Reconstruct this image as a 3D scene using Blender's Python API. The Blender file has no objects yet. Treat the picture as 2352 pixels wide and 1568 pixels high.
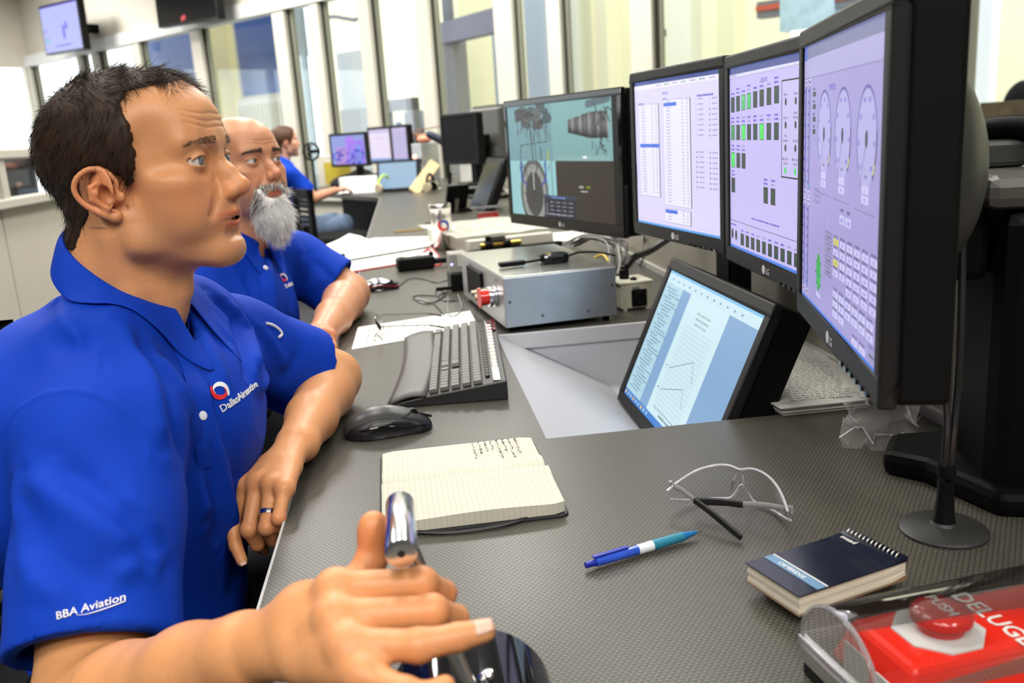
import bpy, bmesh, math, random
import numpy as np
from mathutils import Vector, Matrix
from mathutils.bvhtree import BVHTree
random.seed(7); rng = np.random.default_rng(11)
scene = bpy.context.scene
COL = scene.collection
# ------------------------------------------------------------------ camera
FPX, IW, IH = 2040.0, 2352, 1568
_d = np.array([.0663*8500, -8500, -2040.]); _up = _d/-np.linalg.norm(_d)
_y = np.array([917-1176, -(288-784), -FPX]); _y -= _up*(_y@_up); _y /= np.linalg.norm(_y)
RC = np.array([np.cross(_y, _up), _y, _up])           # world = RC @ camera axes
CAM = np.array([0, 0, 1.18])
cam_data = bpy.data.cameras.new('camera'); cam = bpy.data.objects.new('camera', cam_data); COL.objects.link(cam)
cam_data.sensor_width = 36; cam_data.lens = FPX/IW*36; cam_data.clip_start = .02; cam_data.clip_end = 200
cam.matrix_world = Matrix([[*RC[0], CAM[0]], [*RC[1], CAM[1]], [*RC[2], CAM[2]], [0, 0, 0, 1]])
cam_data.dof.use_dof = True; cam_data.dof.focus_distance = 1.13; cam_data.dof.aperture_fstop = 6.2
scene.camera = cam
_c = scene.cycles; _c.max_bounces = 5; _c.diffuse_bounces = 3; _c.glossy_bounces = 2; _c.transmission_bounces = 4; _c.use_adaptive_sampling = True; _c.adaptive_threshold = .04; _c.light_sampling_threshold = .02; _c.transparent_max_bounces = 10; _c.caustics_reflective = False; _c.caustics_refractive = False
scene.view_settings.view_transform = 'Standard'; scene.view_settings.look = 'None'
scene.view_settings.gamma = 1; scene.view_settings.use_curve_mapping = False
scene.view_settings.exposure = 0.0
# ------------------------------------------------------------------ sky (bright overcast, seen through the left windows)
world = bpy.data.worlds.new('sky'); scene.world = world; world.use_nodes = True
_bg = world.node_tree.nodes['Background']; _bg.inputs[0].default_value = (.93, .98, 1, 1); _bg.inputs[1].default_value = 2.5
# ------------------------------------------------------------------ ceiling lamps of the control room (their fittings are built further down)
CEIL = 3.85
LAMPS = [(-2.0, -1.3), (-.2, -1.4), (1.6, -1.3), (-2.0, -3.0), (-.2, -3.0), (1.6, -3.0), (-2.0, 2.1), (-.35, 2.0), (1.2, 2.6), (-.5, 4.0), (1.2, 4.6), (-.9, 6.4), (.6, 6.8), (-2.6, 4.4), (-3.0, 7.2), (-2.2, 9.6), (-4.4, 10.0), (-5.0, 12.6), (-6.6, 11.6)]  # rear and far rows added to brighten faces and the back wall
LAMP_POWER = 33
for _i, (_x, _y2) in enumerate(LAMPS):
    _l = bpy.data.lights.new('troffer_light', 'AREA'); _l.shape = 'RECTANGLE'; _l.size = .58; _l.size_y = 1.18
    _l.energy = LAMP_POWER*(3.0 if _y2 > 6 else 1.5 if _y2 < 0 else 1); _l.color = (1, .965, .9)
    _o = bpy.data.objects.new('troffer_light', _l); COL.objects.link(_o); _o.location = (_x, _y2, CEIL-.05)
# ------------------------------------------------------------------ helpers
def ray(px, py):
    d = np.array([px-1176, -(py-784), -FPX]); return RC @ (d/np.linalg.norm(d))
def onz(px, py, z=.74):
    r = ray(px, py); return CAM + r*((z-CAM[2])/r[2])
def onplane(px, py, p0, n):
    r = ray(px, py); n = np.asarray(n, float); return CAM + r*(((np.asarray(p0, float)-CAM)@n)/(r@n))
def dist(px, py, d): return CAM + ray(px, py)*d
def V(*a): return np.array(a, float)
def nrm(v): v = np.asarray(v, float); return v/max(np.linalg.norm(v), 1e-12)
def tag(o, label, cat, group=None, kind=None):
    if label: o['label'] = label
    if cat: o['category'] = cat
    if group: o['group'] = group
    if kind: o['kind'] = kind
    return o
def thing(name, label, cat, loc=(0, 0, 0), rz=0, group=None):
    o = bpy.data.objects.new(name, None); COL.objects.link(o); o.empty_display_size = .05
    o.location = loc; o.rotation_euler = (0, 0, rz); return tag(o, label, cat, group)
def structure(o): o['kind'] = 'structure'; return o
def copy_tree(o, parent=None):
    c = o.copy(); COL.objects.link(c)
    if parent: c.parent = parent
    for ch in [x for x in bpy.data.objects if x.parent == o]: copy_tree(ch, c)
    return c
def frame(z, x=None):                                  # 3x3 columns with given z axis and x hint
    z = nrm(z); x = np.array(x if x is not None else ((1, 0, 0) if abs(z[0]) < .9 else (0, 1, 0)), float)
    x = nrm(x-z*(x@z)); return np.stack([x, np.cross(z, x), z], 1)
def mat4(R3, t): return Matrix([[*R3[0], t[0]], [*R3[1], t[1]], [*R3[2], t[2]], [0, 0, 0, 1]])
# ---- materials
MATS = {}
def mat(name, col=(.5, .5, .5), rough=.5, metal=0, spec=.5, noise=None, bump=None, emit=None, estr=1, trans=0, ior=1.45, attr=False, sss=0, coat=0, alpha=1, sheen=0):
    if name in MATS: return MATS[name]
    m = bpy.data.materials.new(name); m.use_nodes = True; nt = m.node_tree; b = nt.nodes['Principled BSDF']; L = nt.links
    c4 = (*col, 1)
    b.inputs['Base Color'].default_value = c4; b.inputs['Roughness'].default_value = rough; b.inputs['Metallic'].default_value = metal
    b.inputs['Specular IOR Level'].default_value = spec; b.inputs['IOR'].default_value = ior
    b.inputs['Transmission Weight'].default_value = trans; b.inputs['Coat Weight'].default_value = coat; b.inputs['Alpha'].default_value = alpha
    b.inputs['Sheen Weight'].default_value = sheen
    if sss:
        b.inputs['Subsurface Weight'].default_value = sss; b.inputs['Subsurface Radius'].default_value = (1, .35, .2); b.inputs['Subsurface Scale'].default_value = .008
    src = None
    if attr:
        a = nt.nodes.new('ShaderNodeVertexColor'); a.layer_name = 'Col'; src = a.outputs[0]
    if noise:                                          # (scale, amount[, detail])
        tc = nt.nodes.new('ShaderNodeTexCoord'); n = nt.nodes.new('ShaderNodeTexNoise'); n.inputs['Scale'].default_value = noise[0]
        n.inputs['Detail'].default_value = noise[2] if len(noise) > 2 else 4; L.new(tc.outputs['Object'], n.inputs['Vector'])
        mr = nt.nodes.new('ShaderNodeMapRange'); mr.inputs['To Min'].default_value = 1-noise[1]; mr.inputs['To Max'].default_value = 1+noise[1]; L.new(n.outputs['Fac'], mr.inputs['Value'])
        mx = nt.nodes.new('ShaderNodeMix'); mx.data_type = 'RGBA'; mx.blend_type = 'MULTIPLY'; mx.inputs['Factor'].default_value = 1
        if src: L.new(src, mx.inputs['A'])
        else: mx.inputs['A'].default_value = c4
        L.new(mr.outputs[0], mx.inputs['B']); src = mx.outputs['Result']
    if src: L.new(src, b.inputs['Base Color'])
    if bump:                                           # (scale, strength, distance)
        tc = nt.nodes.new('ShaderNodeTexCoord'); n = nt.nodes.new('ShaderNodeTexNoise'); n.inputs['Scale'].default_value = bump[0]; n.inputs['Detail'].default_value = 3
        L.new(tc.outputs['Object'], n.inputs['Vector'])
        bp = nt.nodes.new('ShaderNodeBump'); bp.inputs['Strength'].default_value = bump[1]; bp.inputs['Distance'].default_value = bump[2] if len(bump) > 2 else .002
        L.new(n.outputs['Fac'], bp.inputs['Height']); L.new(bp.outputs[0], b.inputs['Normal'])
    if emit is not None:
        if emit == 'attr': L.new(src, b.inputs['Emission Color'])
        else: b.inputs['Emission Color'].default_value = (*emit, 1)
        b.inputs['Emission Strength'].default_value = estr
    MATS[name] = m; return m
# ---- raw mesh
def fast_mesh(name, verts, faces, mtl=None, smooth=True, col=None):
    verts = np.asarray(verts, np.float32); faces = np.asarray(faces, np.int32); n = faces.shape[1]
    me = bpy.data.meshes.new(name); me.vertices.add(len(verts)); me.vertices.foreach_set('co', verts.ravel())
    me.loops.add(faces.size); me.loops.foreach_set('vertex_index', faces.ravel())
    me.polygons.add(len(faces)); me.polygons.foreach_set('loop_start', np.arange(0, faces.size, n, dtype=np.int32)); me.polygons.foreach_set('loop_total', np.full(len(faces), n, np.int32))
    me.polygons.foreach_set('use_smooth', np.full(len(faces), smooth))
    if col is not None:
        a = me.color_attributes.new('Col', 'FLOAT_COLOR', 'POINT'); c = np.ones((len(verts), 4), np.float32); c[:, :3] = col; a.data.foreach_set('color', c.ravel())
    me.update(calc_edges=True); me.validate()
    if mtl: me.materials.append(mtl)
    return me
def link(name, me, parent=None, loc=None, rot=None, M=None):
    o = bpy.data.objects.new(name, me); COL.objects.link(o)
    if parent: o.parent = parent
    if M is not None: o.matrix_local = M
    if loc is not None: o.location = loc
    if rot is not None: o.rotation_euler = rot
    return o
class MB:
    def __init__(s): s.v = []; s.f = []; s.c = []
    def add(s, vs, fs, col=None):
        n = len(s.v); s.v += [tuple(map(float, p)) for p in vs]; s.f += [tuple(i+n for i in f) for f in fs]
        s.c += [col]*len(fs); return s
    def box(s, c, size, R=None, col=None, taper=None):
        hx, hy, hz = [k/2 for k in size]; R = np.eye(3) if R is None else np.asarray(R)
        P = []
        for z in (-1, 1):
            t = taper if (taper and z > 0) else 1
            for x, y in ((-1, -1), (1, -1), (1, 1), (-1, 1)): P.append(R @ V(x*hx*t, y*hy*t, z*hz)+np.asarray(c, float))
        return s.add(P, [(3, 2, 1, 0), (4, 5, 6, 7), (0, 1, 5, 4), (1, 2, 6, 5), (2, 3, 7, 6), (3, 0, 4, 7)], col)
    def cyl(s, a, b, ra, rb=None, n=20, caps=True, col=None, x=None):
        rb = ra if rb is None else rb; a = np.asarray(a, float); b = np.asarray(b, float); Fm = frame(b-a, x); P = []
        for c, r in ((a, ra), (b, rb)):
            for i in range(n): t = 2*math.pi*i/n; P.append(c+Fm[:, 0]*math.cos(t)*r+Fm[:, 1]*math.sin(t)*r)
        fs = [(i, (i+1) % n, n+(i+1) % n, n+i) for i in range(n)]
        if caps: fs += [tuple(range(n-1, -1, -1)), tuple(range(n, 2*n))]
        return s.add(P, fs, col)
    def lathe(s, c, prof, n=28, R=None, col=None):     # prof: (r, z) list
        R = np.eye(3) if R is None else R; P = []; m = len(prof)
        for r, z in prof:
            for i in range(n): t = 2*math.pi*i/n; P.append(R @ V(r*math.cos(t), r*math.sin(t), z)+np.asarray(c, float))
        fs = [(k*n+i, k*n+(i+1) % n, (k+1)*n+(i+1) % n, (k+1)*n+i) for k in range(m-1) for i in range(n)]
        if prof[0][0] > 1e-6: fs.append(tuple(range(n-1, -1, -1)))
        if prof[-1][0] > 1e-6: fs.append(tuple(range((m-1)*n, m*n)))
        return s.add(P, fs, col)
    def tube(s, pts, r, n=8, caps=True, col=None, flat=1.0, up=None):
        pts = [np.asarray(p, float) for p in pts]; P = []; m = len(pts); rr = r if hasattr(r, '__len__') else [r]*m
        t0 = nrm(pts[1]-pts[0]); Fm = frame(t0, up); x = Fm[:, 0]
        for k in range(m):
            t = nrm(pts[min(k+1, m-1)]-pts[max(k-1, 0)]); x = nrm(x-t*(x@t)); y = np.cross(t, x)
            for i in range(n): a = 2*math.pi*i/n; P.append(pts[k]+x*math.cos(a)*rr[k]+y*math.sin(a)*rr[k]*flat)
        fs = [(k*n+i, k*n+(i+1) % n, (k+1)*n+(i+1) % n, (k+1)*n+i) for k in range(m-1) for i in range(n)]
        if caps: fs += [tuple(range(n-1, -1, -1)), tuple(range((m-1)*n, m*n))]
        return s.add(P, fs, col)
    def prism(s, poly, z0, z1, M=None, col=None):      # poly CCW in xy, extruded along z, then M (3x3, t)
        n = len(poly); P = [V(x, y, z0) for x, y in poly]+[V(x, y, z1) for x, y in poly]
        if M is not None: P = [M[0] @ p+M[1] for p in P]
        fs = [(i, (i+1) % n, n+(i+1) % n, n+i) for i in range(n)]+[tuple(range(n-1, -1, -1)), tuple(range(n, 2*n))]
        return s.add(P, fs, col)
    def quad(s, a, b, c, d, col=None): return s.add([a, b, c, d], [(0, 1, 2, 3)], col)
    def build(s, name, mtl, parent=None, smooth=False, bevel=0, seg=2, M=None, auto=None):
        me = bpy.data.meshes.new(name); me.from_pydata(s.v, [], s.f); me.materials.append(mtl)
        if any(c is not None for c in s.c):
            a = me.color_attributes.new('Col', 'FLOAT_COLOR', 'CORNER'); k = 0; arr = []
            for c, f in zip(s.c, s.f): arr += [(*(c or (1, 1, 1)), 1)]*len(f)
            a.data.foreach_set('color', np.array(arr, np.float32).ravel())
        if bevel:
            bm = bmesh.new(); bm.from_mesh(me); bmesh.ops.remove_doubles(bm, verts=bm.verts, dist=1e-6)
            es = [e for e in bm.edges if len(e.link_faces) == 2 and e.calc_face_angle(0) > .5]
            bmesh.ops.bevel(bm, geom=es, offset=bevel, segments=seg, profile=.5, affect='EDGES', clamp_overlap=True)
            bmesh.ops.recalc_face_normals(bm, faces=bm.faces)
            bm.to_mesh(me); bm.free()
        if smooth:
            me.polygons.foreach_set('use_smooth', np.ones(len(me.polygons), bool))
            try: me.set_sharp_from_angle(angle=math.radians(auto or 40))
            except Exception: pass
        me.update(); return link(name, me, parent, M=M)
def rrect(w, h, r, n=4, cx=0, cy=0):
    P = []
    for sx, sy, a0 in ((1, -1, -90), (1, 1, 0), (-1, 1, 90), (-1, -1, 180)):
        for i in range(n+1):
            a = math.radians(a0+90*i/n); P.append((cx+sx*(w/2-r)+r*math.cos(a), cy+sy*(h/2-r)+r*math.sin(a)))
    return P
def spline(pts, n=8):                                  # Catmull-Rom
    pts = [np.asarray(p, float) for p in pts]; P = [2*pts[0]-pts[1]]+pts+[2*pts[-1]-pts[-2]]; out = []
    for i in range(1, len(P)-2):
        for k in range(n):
            t = k/n; a, b, c, d = P[i-1:i+3]
            out.append(.5*((2*b)+(-a+c)*t+(2*a-5*b+4*c-d)*t*t+(-a+3*b-3*c+d)*t**3))
    return out+[pts[-1]]
_TXT = {}
def text_geo(s, size=1, bold=0, align='LEFT', spacing=1):
    k = (s, bold, align, spacing)
    if k not in _TXT:
        cu = bpy.data.curves.new('t', 'FONT'); cu.body = s; cu.align_x = align; cu.offset = bold; cu.resolution_u = 2; cu.space_character = spacing
        o = bpy.data.objects.new('t', cu); COL.objects.link(o); dg = bpy.context.evaluated_depsgraph_get(); me = o.evaluated_get(dg).to_mesh()
        v = np.array([p.co[:2] for p in me.vertices]).reshape(-1, 2); f = [tuple(p.vertices) for p in me.polygons]
        o.evaluated_get(dg).to_mesh_clear(); bpy.data.objects.remove(o); bpy.data.curves.remove(cu); _TXT[k] = (v, f)
    v, f = _TXT[k]; return v*size, f
# ---- implicit surfaces (bodies, cloth, soft things)
def smin(a, b, k):
    if k <= 0: return np.minimum(a, b)
    h = np.clip(.5+.5*(b-a)/k, 0, 1); return b+(a-b)*h-k*h*(1-h)
class Field:
    def __init__(s, lo, hi, h):
        s.lo = np.asarray(lo, float); s.h = h; s.n = np.ceil((np.asarray(hi)-s.lo)/h).astype(int)+1
        s.ax = [(s.lo[i]+h*np.arange(s.n[i])).astype(np.float32) for i in range(3)]
        s.D = np.full(s.n, .2, np.float32)
    def sl(s, blo, bhi, m):
        a = np.maximum(np.floor((np.asarray(blo)-m-s.lo)/s.h).astype(int), 0); b = np.minimum(np.ceil((np.asarray(bhi)+m-s.lo)/s.h).astype(int)+1, s.n)
        if np.any(b <= a): return None, None
        S = tuple(slice(a[i], b[i]) for i in range(3))
        return S, (s.ax[0][S[0]][:, None, None], s.ax[1][S[1]][None, :, None], s.ax[2][S[2]][None, None, :])
    def op(s, fn, blo, bhi, k=0, sub=False):
        S, P = s.sl(blo, bhi, k+3*s.h)
        if S is None: return s
        d = fn(*P)
        s.D[S] = -smin(-s.D[S], d, k) if sub else smin(s.D[S], d, k)
        return s
    def ell(s, c, r, k=0, sub=False, R=None):
        c = np.asarray(c, float); r = np.asarray(r, float); m = r.max() if R is not None else r
        def fn(X, Y, Z):
            x, y, z = X-c[0], Y-c[1], Z-c[2]
            if R is not None: x, y, z = [R[0, i]*x+R[1, i]*y+R[2, i]*z for i in range(3)]
            k0 = np.sqrt((x/r[0])**2+(y/r[1])**2+(z/r[2])**2); k1 = np.sqrt((x/r[0]**2)**2+(y/r[1]**2)**2+(z/r[2]**2)**2)
            return k0*(k0-1)/np.maximum(k1, 1e-6)
        return s.op(fn, c-m-k, c+m+k, k, sub)
    def rc(s, a, b, ra, rb=None, k=0, sub=False):      # tapered capsule
        a = np.asarray(a, float); b = np.asarray(b, float); rb = ra if rb is None else rb; ba = b-a; l2 = ba@ba
        def fn(X, Y, Z):
            x, y, z = X-a[0], Y-a[1], Z-a[2]; t = np.clip((x*ba[0]+y*ba[1]+z*ba[2])/l2, 0, 1)
            return np.sqrt((x-ba[0]*t)**2+(y-ba[1]*t)**2+(z-ba[2]*t)**2)-(ra+(rb-ra)*t)
        m = max(ra, rb); return s.op(fn, np.minimum(a, b)-m, np.maximum(a, b)+m, k, sub)
    def chain(s, pts, rs, k=0, sub=False, kk=None):    # polyline of tapered capsules fused first, then blended in
        pts = [np.asarray(p, float) for p in pts]; lo = np.min(pts, 0)-max(rs); hi = np.max(pts, 0)+max(rs); kk = kk if kk is not None else min(rs)*.6
        def fn(X, Y, Z):
            D = None
            for i in range(len(pts)-1):
                a, b = pts[i], pts[i+1]; ba = b-a; l2 = max(ba@ba, 1e-12); x, y, z = X-a[0], Y-a[1], Z-a[2]; t = np.clip((x*ba[0]+y*ba[1]+z*ba[2])/l2, 0, 1)
                d = np.sqrt((x-ba[0]*t)**2+(y-ba[1]*t)**2+(z-ba[2]*t)**2)-(rs[i]+(rs[i+1]-rs[i])*t)
                D = d if D is None else smin(D, d, kk)
            return D
        return s.op(fn, lo, hi, k, sub)
    def halfspace(s, p, n, k=0):                       # keeps the side the normal points away from
        n = nrm(n); d = (s.ax[0][:, None, None]-p[0])*n[0]+(s.ax[1][None, :, None]-p[1])*n[1]+(s.ax[2][None, None, :]-p[2])*n[2]
        s.D = -smin(-s.D, -d, k); return s
    def grid(s): return s.ax[0][:, None, None], s.ax[1][None, :, None], s.ax[2][None, None, :]
    def mesh(s):
        D = s.D; ins = D < 0; c = np.zeros(s.n-1, np.int8)
        for i in (0, 1):
            for j in (0, 1):
                for k in (0, 1): c += ins[i:s.n[0]-1+i, j:s.n[1]-1+j, k:s.n[2]-1+k]
        act = np.argwhere((c > 0) & (c < 8)); idx = np.full(s.n-1, -1, np.int32); idx[tuple(act.T)] = np.arange(len(act))
        acc = np.zeros((len(act), 3)); cnt = np.zeros(len(act)); cor = [(i, j, k) for i in (0, 1) for j in (0, 1) for k in (0, 1)]
        val = {q: D[act[:, 0]+q[0], act[:, 1]+q[1], act[:, 2]+q[2]] for q in cor}
        for q in cor:
            for ax in range(3):
                if q[ax]: continue
                r = list(q); r[ax] = 1; r = tuple(r); a, b = val[q], val[r]; m = (a < 0) != (b < 0)
                t = np.where(m, a/np.where(a == b, 1, a-b), 0); p = np.array(q, float)[None]+0*acc; p[:, ax] += t; acc[m] += p[m]; cnt[m] += 1
        vs = s.lo+(act+acc/cnt[:, None])*s.h; qs = []
        for ax in range(3):
            u, w = (ax+1) % 3, (ax+2) % 3; sh = [slice(None)]*3; sh[ax] = slice(0, -1); s2 = list(sh); s2[ax] = slice(1, None)
            A = ins[tuple(sh)]; B = ins[tuple(s2)]; e = np.argwhere(A != B); m = (e[:, u] > 0) & (e[:, w] > 0) & (e[:, u] < s.n[u]-1) & (e[:, w] < s.n[w]-1); e = e[m]
            def cell(du, dw): g = e.copy(); g[:, u] -= du; g[:, w] -= dw; return idx[g[:, 0], g[:, 1], g[:, 2]]
            Q = np.stack([cell(1, 1), cell(0, 1), cell(0, 0), cell(1, 0)], 1); fl = ~A[tuple(e.T)]; Q[fl] = Q[fl][:, ::-1]; qs.append(Q)
        Q = np.concatenate(qs); Q = Q[(Q >= 0).all(1)]
        return vs, Q
def vnormals(v, q):
    n = np.zeros_like(v); fn = np.cross(v[q[:, 2]]-v[q[:, 0]], v[q[:, 3 % q.shape[1]]]-v[q[:, 1]])
    for i in range(q.shape[1]): np.add.at(n, q[:, i], fn)
    return n/np.maximum(np.linalg.norm(n, axis=1), 1e-12)[:, None]
def relax(v, q, it=1, lam=.5):
    for _ in range(it):
        s = np.zeros_like(v); c = np.zeros(len(v))
        for i in range(4):
            np.add.at(s, q[:, i], v[q[:, (i+1) % 4]]+v[q[:, (i-1) % 4]]); np.add.at(c, q[:, i], 2)
        v = v+lam*(s/np.maximum(c, 1)[:, None]-v)
    return v
def strands(roots, dirs, normals, length, r, seg=4, curl=0, gravity=None, seed=1, lift=.35):
    """thin tapered hairs as real three-sided tubes; dirs = combing direction per root"""
    g = np.random.default_rng(seed); n = len(roots); L = length*(.7+.6*g.random(n)); V0 = []; p = roots-normals*.001; d = dirs+normals*lift; d /= np.linalg.norm(d, axis=1)[:, None]
    side = np.cross(d, normals); side /= np.maximum(np.linalg.norm(side, axis=1), 1e-6)[:, None]; up = np.cross(side, d); jit = g.normal(size=(n, 3))*curl
    for k in range(seg+1):
        rr = r*(1-.8*k/seg)
        for a in range(3):
            t = 2*math.pi*a/3; V0.append(p+side*math.cos(t)*rr+up*math.sin(t)*rr)
        d = d+jit*(.5+g.random((n, 1)))+(dirs-d)*.25
        if gravity is not None: d = d+np.asarray(gravity)
        d /= np.linalg.norm(d, axis=1)[:, None]; p = p+d*(L/seg)[:, None]
    A = np.stack(V0, 1); ns = 3*(seg+1); base = (np.arange(n)*ns)[:, None]; F = []
    for k in range(seg):
        for a in range(3): F.append(np.array([k*3+a, k*3+(a+1) % 3, (k+1)*3+(a+1) % 3, (k+1)*3+a]))
    return A.reshape(-1, 3), (base[:, None, :]+np.array(F)[None]).reshape(-1, 4)
def ptin(poly, x, y):
    poly = np.asarray(poly); ins = np.zeros(x.shape, bool); j = len(poly)-1
    for i in range(len(poly)):
        (xi, yi), (xj, yj) = poly[i], poly[j]; c = ((yi > y) != (yj > y)) & (x < (xj-xi)*(y-yi)/((yj-yi) or 1e-9)+xi); ins ^= c; j = i
    return ins
def gauss(p, c, s): return np.exp(-(((p-np.asarray(c))/np.asarray(s))**2).sum(1))
def rot3(yaw, pitch, roll):
    cy, sy, cp, sp, cr, sr = math.cos(yaw), math.sin(yaw), math.cos(pitch), math.sin(pitch), math.cos(roll), math.sin(roll)
    return np.array([[cy, -sy, 0], [sy, cy, 0], [0, 0, 1]]) @ np.array([[cp, 0, -sp], [0, 1, 0], [sp, 0, cp]]) @ np.array([[1, 0, 0], [0, cr, -sr], [0, sr, cr]])
# ------------------------------------------------------------------ the room
CREAM = mat('cream_wall_paint', (.70, .66, .57), rough=.8, noise=(3, .04)); HALLC = mat('hall_cream_paint', (.88, .83, .60), rough=.8, noise=(1.5, .05))
ALU = mat('cream_aluminium', (.66, .63, .55), rough=.4, spec=.5, noise=(8, .03)); GASK = mat('dark_gasket', (.035, .037, .022), rough=.6); WHITE = mat('white_paint', (.80, .80, .78), rough=.5, noise=(6, .03))
BLACK = mat('black_plastic', (.004, .004, .0045), rough=.38, spec=.22, noise=(60, .15)); BLACKM = mat('matt_black_plastic', (.0045, .0045, .0042), rough=.6, spec=.14, bump=(1200, .15, .0005)); BLACKG = mat('gloss_black', (.006, .006, .008), rough=.07, spec=.6)
STEEL = mat('brushed_steel', (.62, .61, .60), rough=.25, metal=1, noise=(14, .08)); CHROME = mat('chrome', (.80, .80, .82), rough=.18, metal=1, noise=(30, .03))
def thin_glass(name, tint=(1, 1, 1), k=.07, rough=.02):
    m = bpy.data.materials.new(name); m.use_nodes = True; nt = m.node_tree; nt.nodes.clear(); o = nt.nodes.new('ShaderNodeOutputMaterial'); mx = nt.nodes.new('ShaderNodeMixShader'); t = nt.nodes.new('ShaderNodeBsdfTransparent'); g = nt.nodes.new('ShaderNodeBsdfGlossy')
    t.inputs[0].default_value = (*tint, 1); g.inputs['Roughness'].default_value = rough; fr = nt.nodes.new('ShaderNodeFresnel'); fr.inputs[0].default_value = 1.45; mu = nt.nodes.new('ShaderNodeMath'); mu.operation = 'MULTIPLY'; mu.inputs[1].default_value = k/.04*.5
    nt.links.new(fr.outputs[0], mu.inputs[0]); nt.links.new(mu.outputs[0], mx.inputs[0]); nt.links.new(t.outputs[0], mx.inputs[1]); nt.links.new(g.outputs[0], mx.inputs[2]); nt.links.new(mx.outputs[0], o.inputs[0]); return m
PANE = thin_glass('window_glass', (.97, .985, .98), .014)
P0w, P1w = onz(69, 143, 2.7), onz(650, 8, 2.7); UW = nrm((P1w-P0w)*V(1, 1, 0)); NW = V(-UW[1], UW[0], 0); NW = NW if NW[1] > 0 else -NW
RW = np.stack([UW, NW, V(0, 0, 1)], 1)
def wp(s, off, z): return V(P0w[0], P0w[1], 0)+UW*s+NW*off+V(0, 0, z)
def ws(px, py, off=0): p = onplane(px, py, wp(0, off, 0), NW); return (p-V(P0w[0], P0w[1], 0))@UW, p[2]
def wbox(mb, s0, s1, off, th, z0, z1): mb.box(wp((s0+s1)/2, off, (z0+z1)/2), (s1-s0, th, z1-z0), RW); return mb
FL = mat('grey_carpet', (.022, .022, .024), rough=.95, noise=(40, .3)); HALLF = mat('hall_floor', (.55, .55, .52), rough=.5, noise=(2, .1))
structure(MB().prism([(-12, -4), (7.5, -4), (7.5, 1.5), (-5.76, 15.69), (-12, 9.9)], -.05, 0).build('floor', FL))
structure(MB().prism([(-12, -4), (7.5, -4), (7.5, 1.55), (-5.76, 15.72), (-12, 9.9)], CEIL, CEIL+.08).build('ceiling', mat('ceiling_tile', (.62, .61, .58), rough=.9, noise=(2, .03))))
structure(wbox(MB(), -.2, 19.4, .02, .12, 2.78, CEIL).build('wall_back', CREAM)); structure(wbox(MB(), -.2, 19.4, .02, .10, 0, .55).build('wall_back_sill', CREAM))
DARKW = mat('unseen_wall_dark', (.07, .07, .075), rough=.8, noise=(3, .05)); structure(MB().box((-2.2, -4.05, 1.93), (19.6, .1, 3.86)).build('wall_rear', DARKW)); structure(MB().box((7.5, -1.2, 1.93), (.1, 5.6, 3.86)).build('wall_right', DARKW)); structure(MB().box((-12.05, 3, 1.93), (.1, 14, 3.86)).build('wall_side', DARKW))  # unseen walls kept dark to cut fill light and raise contrast
# left wall with its windows, square to the glass wall
RL = np.stack([-NW, UW, V(0, 0, 1)], 1); PL = lambda t, o, z: V(P0w[0], P0w[1], 0)-NW*t+UW*o+V(0, 0, z)
def lbox(mb, t0, t1, o, th, z0, z1): mb.box(PL((t0+t1)/2, o, (z0+z1)/2), (t1-t0, th, z1-z0), RL); return mb
structure(lbox(MB(), 0, 8.6, -.05, .1, 2.62, CEIL).build('wall_left', CREAM)); structure(lbox(MB(), 0, 8.6, -.05, .1, 0, .5).build('wall_left_sill', CREAM))
for i, (a, b) in enumerate(((.12, 1.5), (1.6, 3.0), (3.1, 4.5), (4.6, 6.0))):
    w = structure(bpy.data.objects.new('window_%d' % (i+20), None)); COL.objects.link(w)
    lbox(MB(), a-.1, a, -.02, .14, .5, 2.62).build('mullion', ALU, w); lbox(MB(), a, b, -.05, .008, .5, 2.62).build('pane', PANE, w)
# long glass wall to the engine hall
structure(wbox(MB(), -.05, 19.4, -.03, .16, 2.62, 2.78).build('trim_1', WHITE)); structure(wbox(MB(), -.05, 19.4, -.03, .16, .52, .60).build('trim_2', ALU))
MULL = [(0, .14, .10), (1.78, .12, .04), (2.24, .16, .10), (3.40, .20, .05), (4.88, .22, .05), (6.60, .22, .06), (7.27, .15, .05), (8.05, .17, .05), (8.90, .16, .05), (9.88, .21, .04), (10.48, .14, .04), (11.32, .20, .05), (13.66, .06, .14), (15.6, .2, .05), (17.4, .2, .05)]
for i, (s, w, gk) in enumerate(MULL):
    o = structure(bpy.data.objects.new('window_%d' % (i+1), None)); COL.objects.link(o)
    wbox(MB(), s, s+w, -.03, .12, .6, 2.62).build('mullion', ALU, o, bevel=.006); wbox(MB(), s+w, s+w+gk*.6, -.01, .06, .6, 2.62).build('gasket', GASK, o); wbox(MB(), s+w+gk*.6, s+w+gk, 0, .05, .6, 2.62).build('glazing_bead', mat('grey_bead', (.28, .28, .22), rough=.5), o)
    nx = MULL[i+1][0] if i+1 < len(MULL) else 19.4
    wbox(MB(), s+w+gk, nx, 0, .008, .6, 2.62).build('pane', PANE, o)
# ceiling lamp fittings
for i, (x, y) in enumerate(LAMPS):
    t = thing('ceiling_light', 'recessed ceiling light with a white frame and flat diffuser', 'light', (x, y, CEIL-.03), 0, 'ceiling lights of the control room'); fm = MB()
    for dx, dy, sx, sy in ((0, .61, .66, .04), (0, -.61, .66, .04), (.31, 0, .04, 1.18), (-.31, 0, .04, 1.18)): fm.box((dx, dy, 0), (sx, sy, .05))
    fm.build('frame', WHITE, t)
    MB().box((0, 0, .012), (.58, 1.18, .01)).build('diffuser', mat('lamp_diffuser', (.9, .9, .88), rough=.6, emit=(1, .97, .92), estr=2.5), t)
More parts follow.
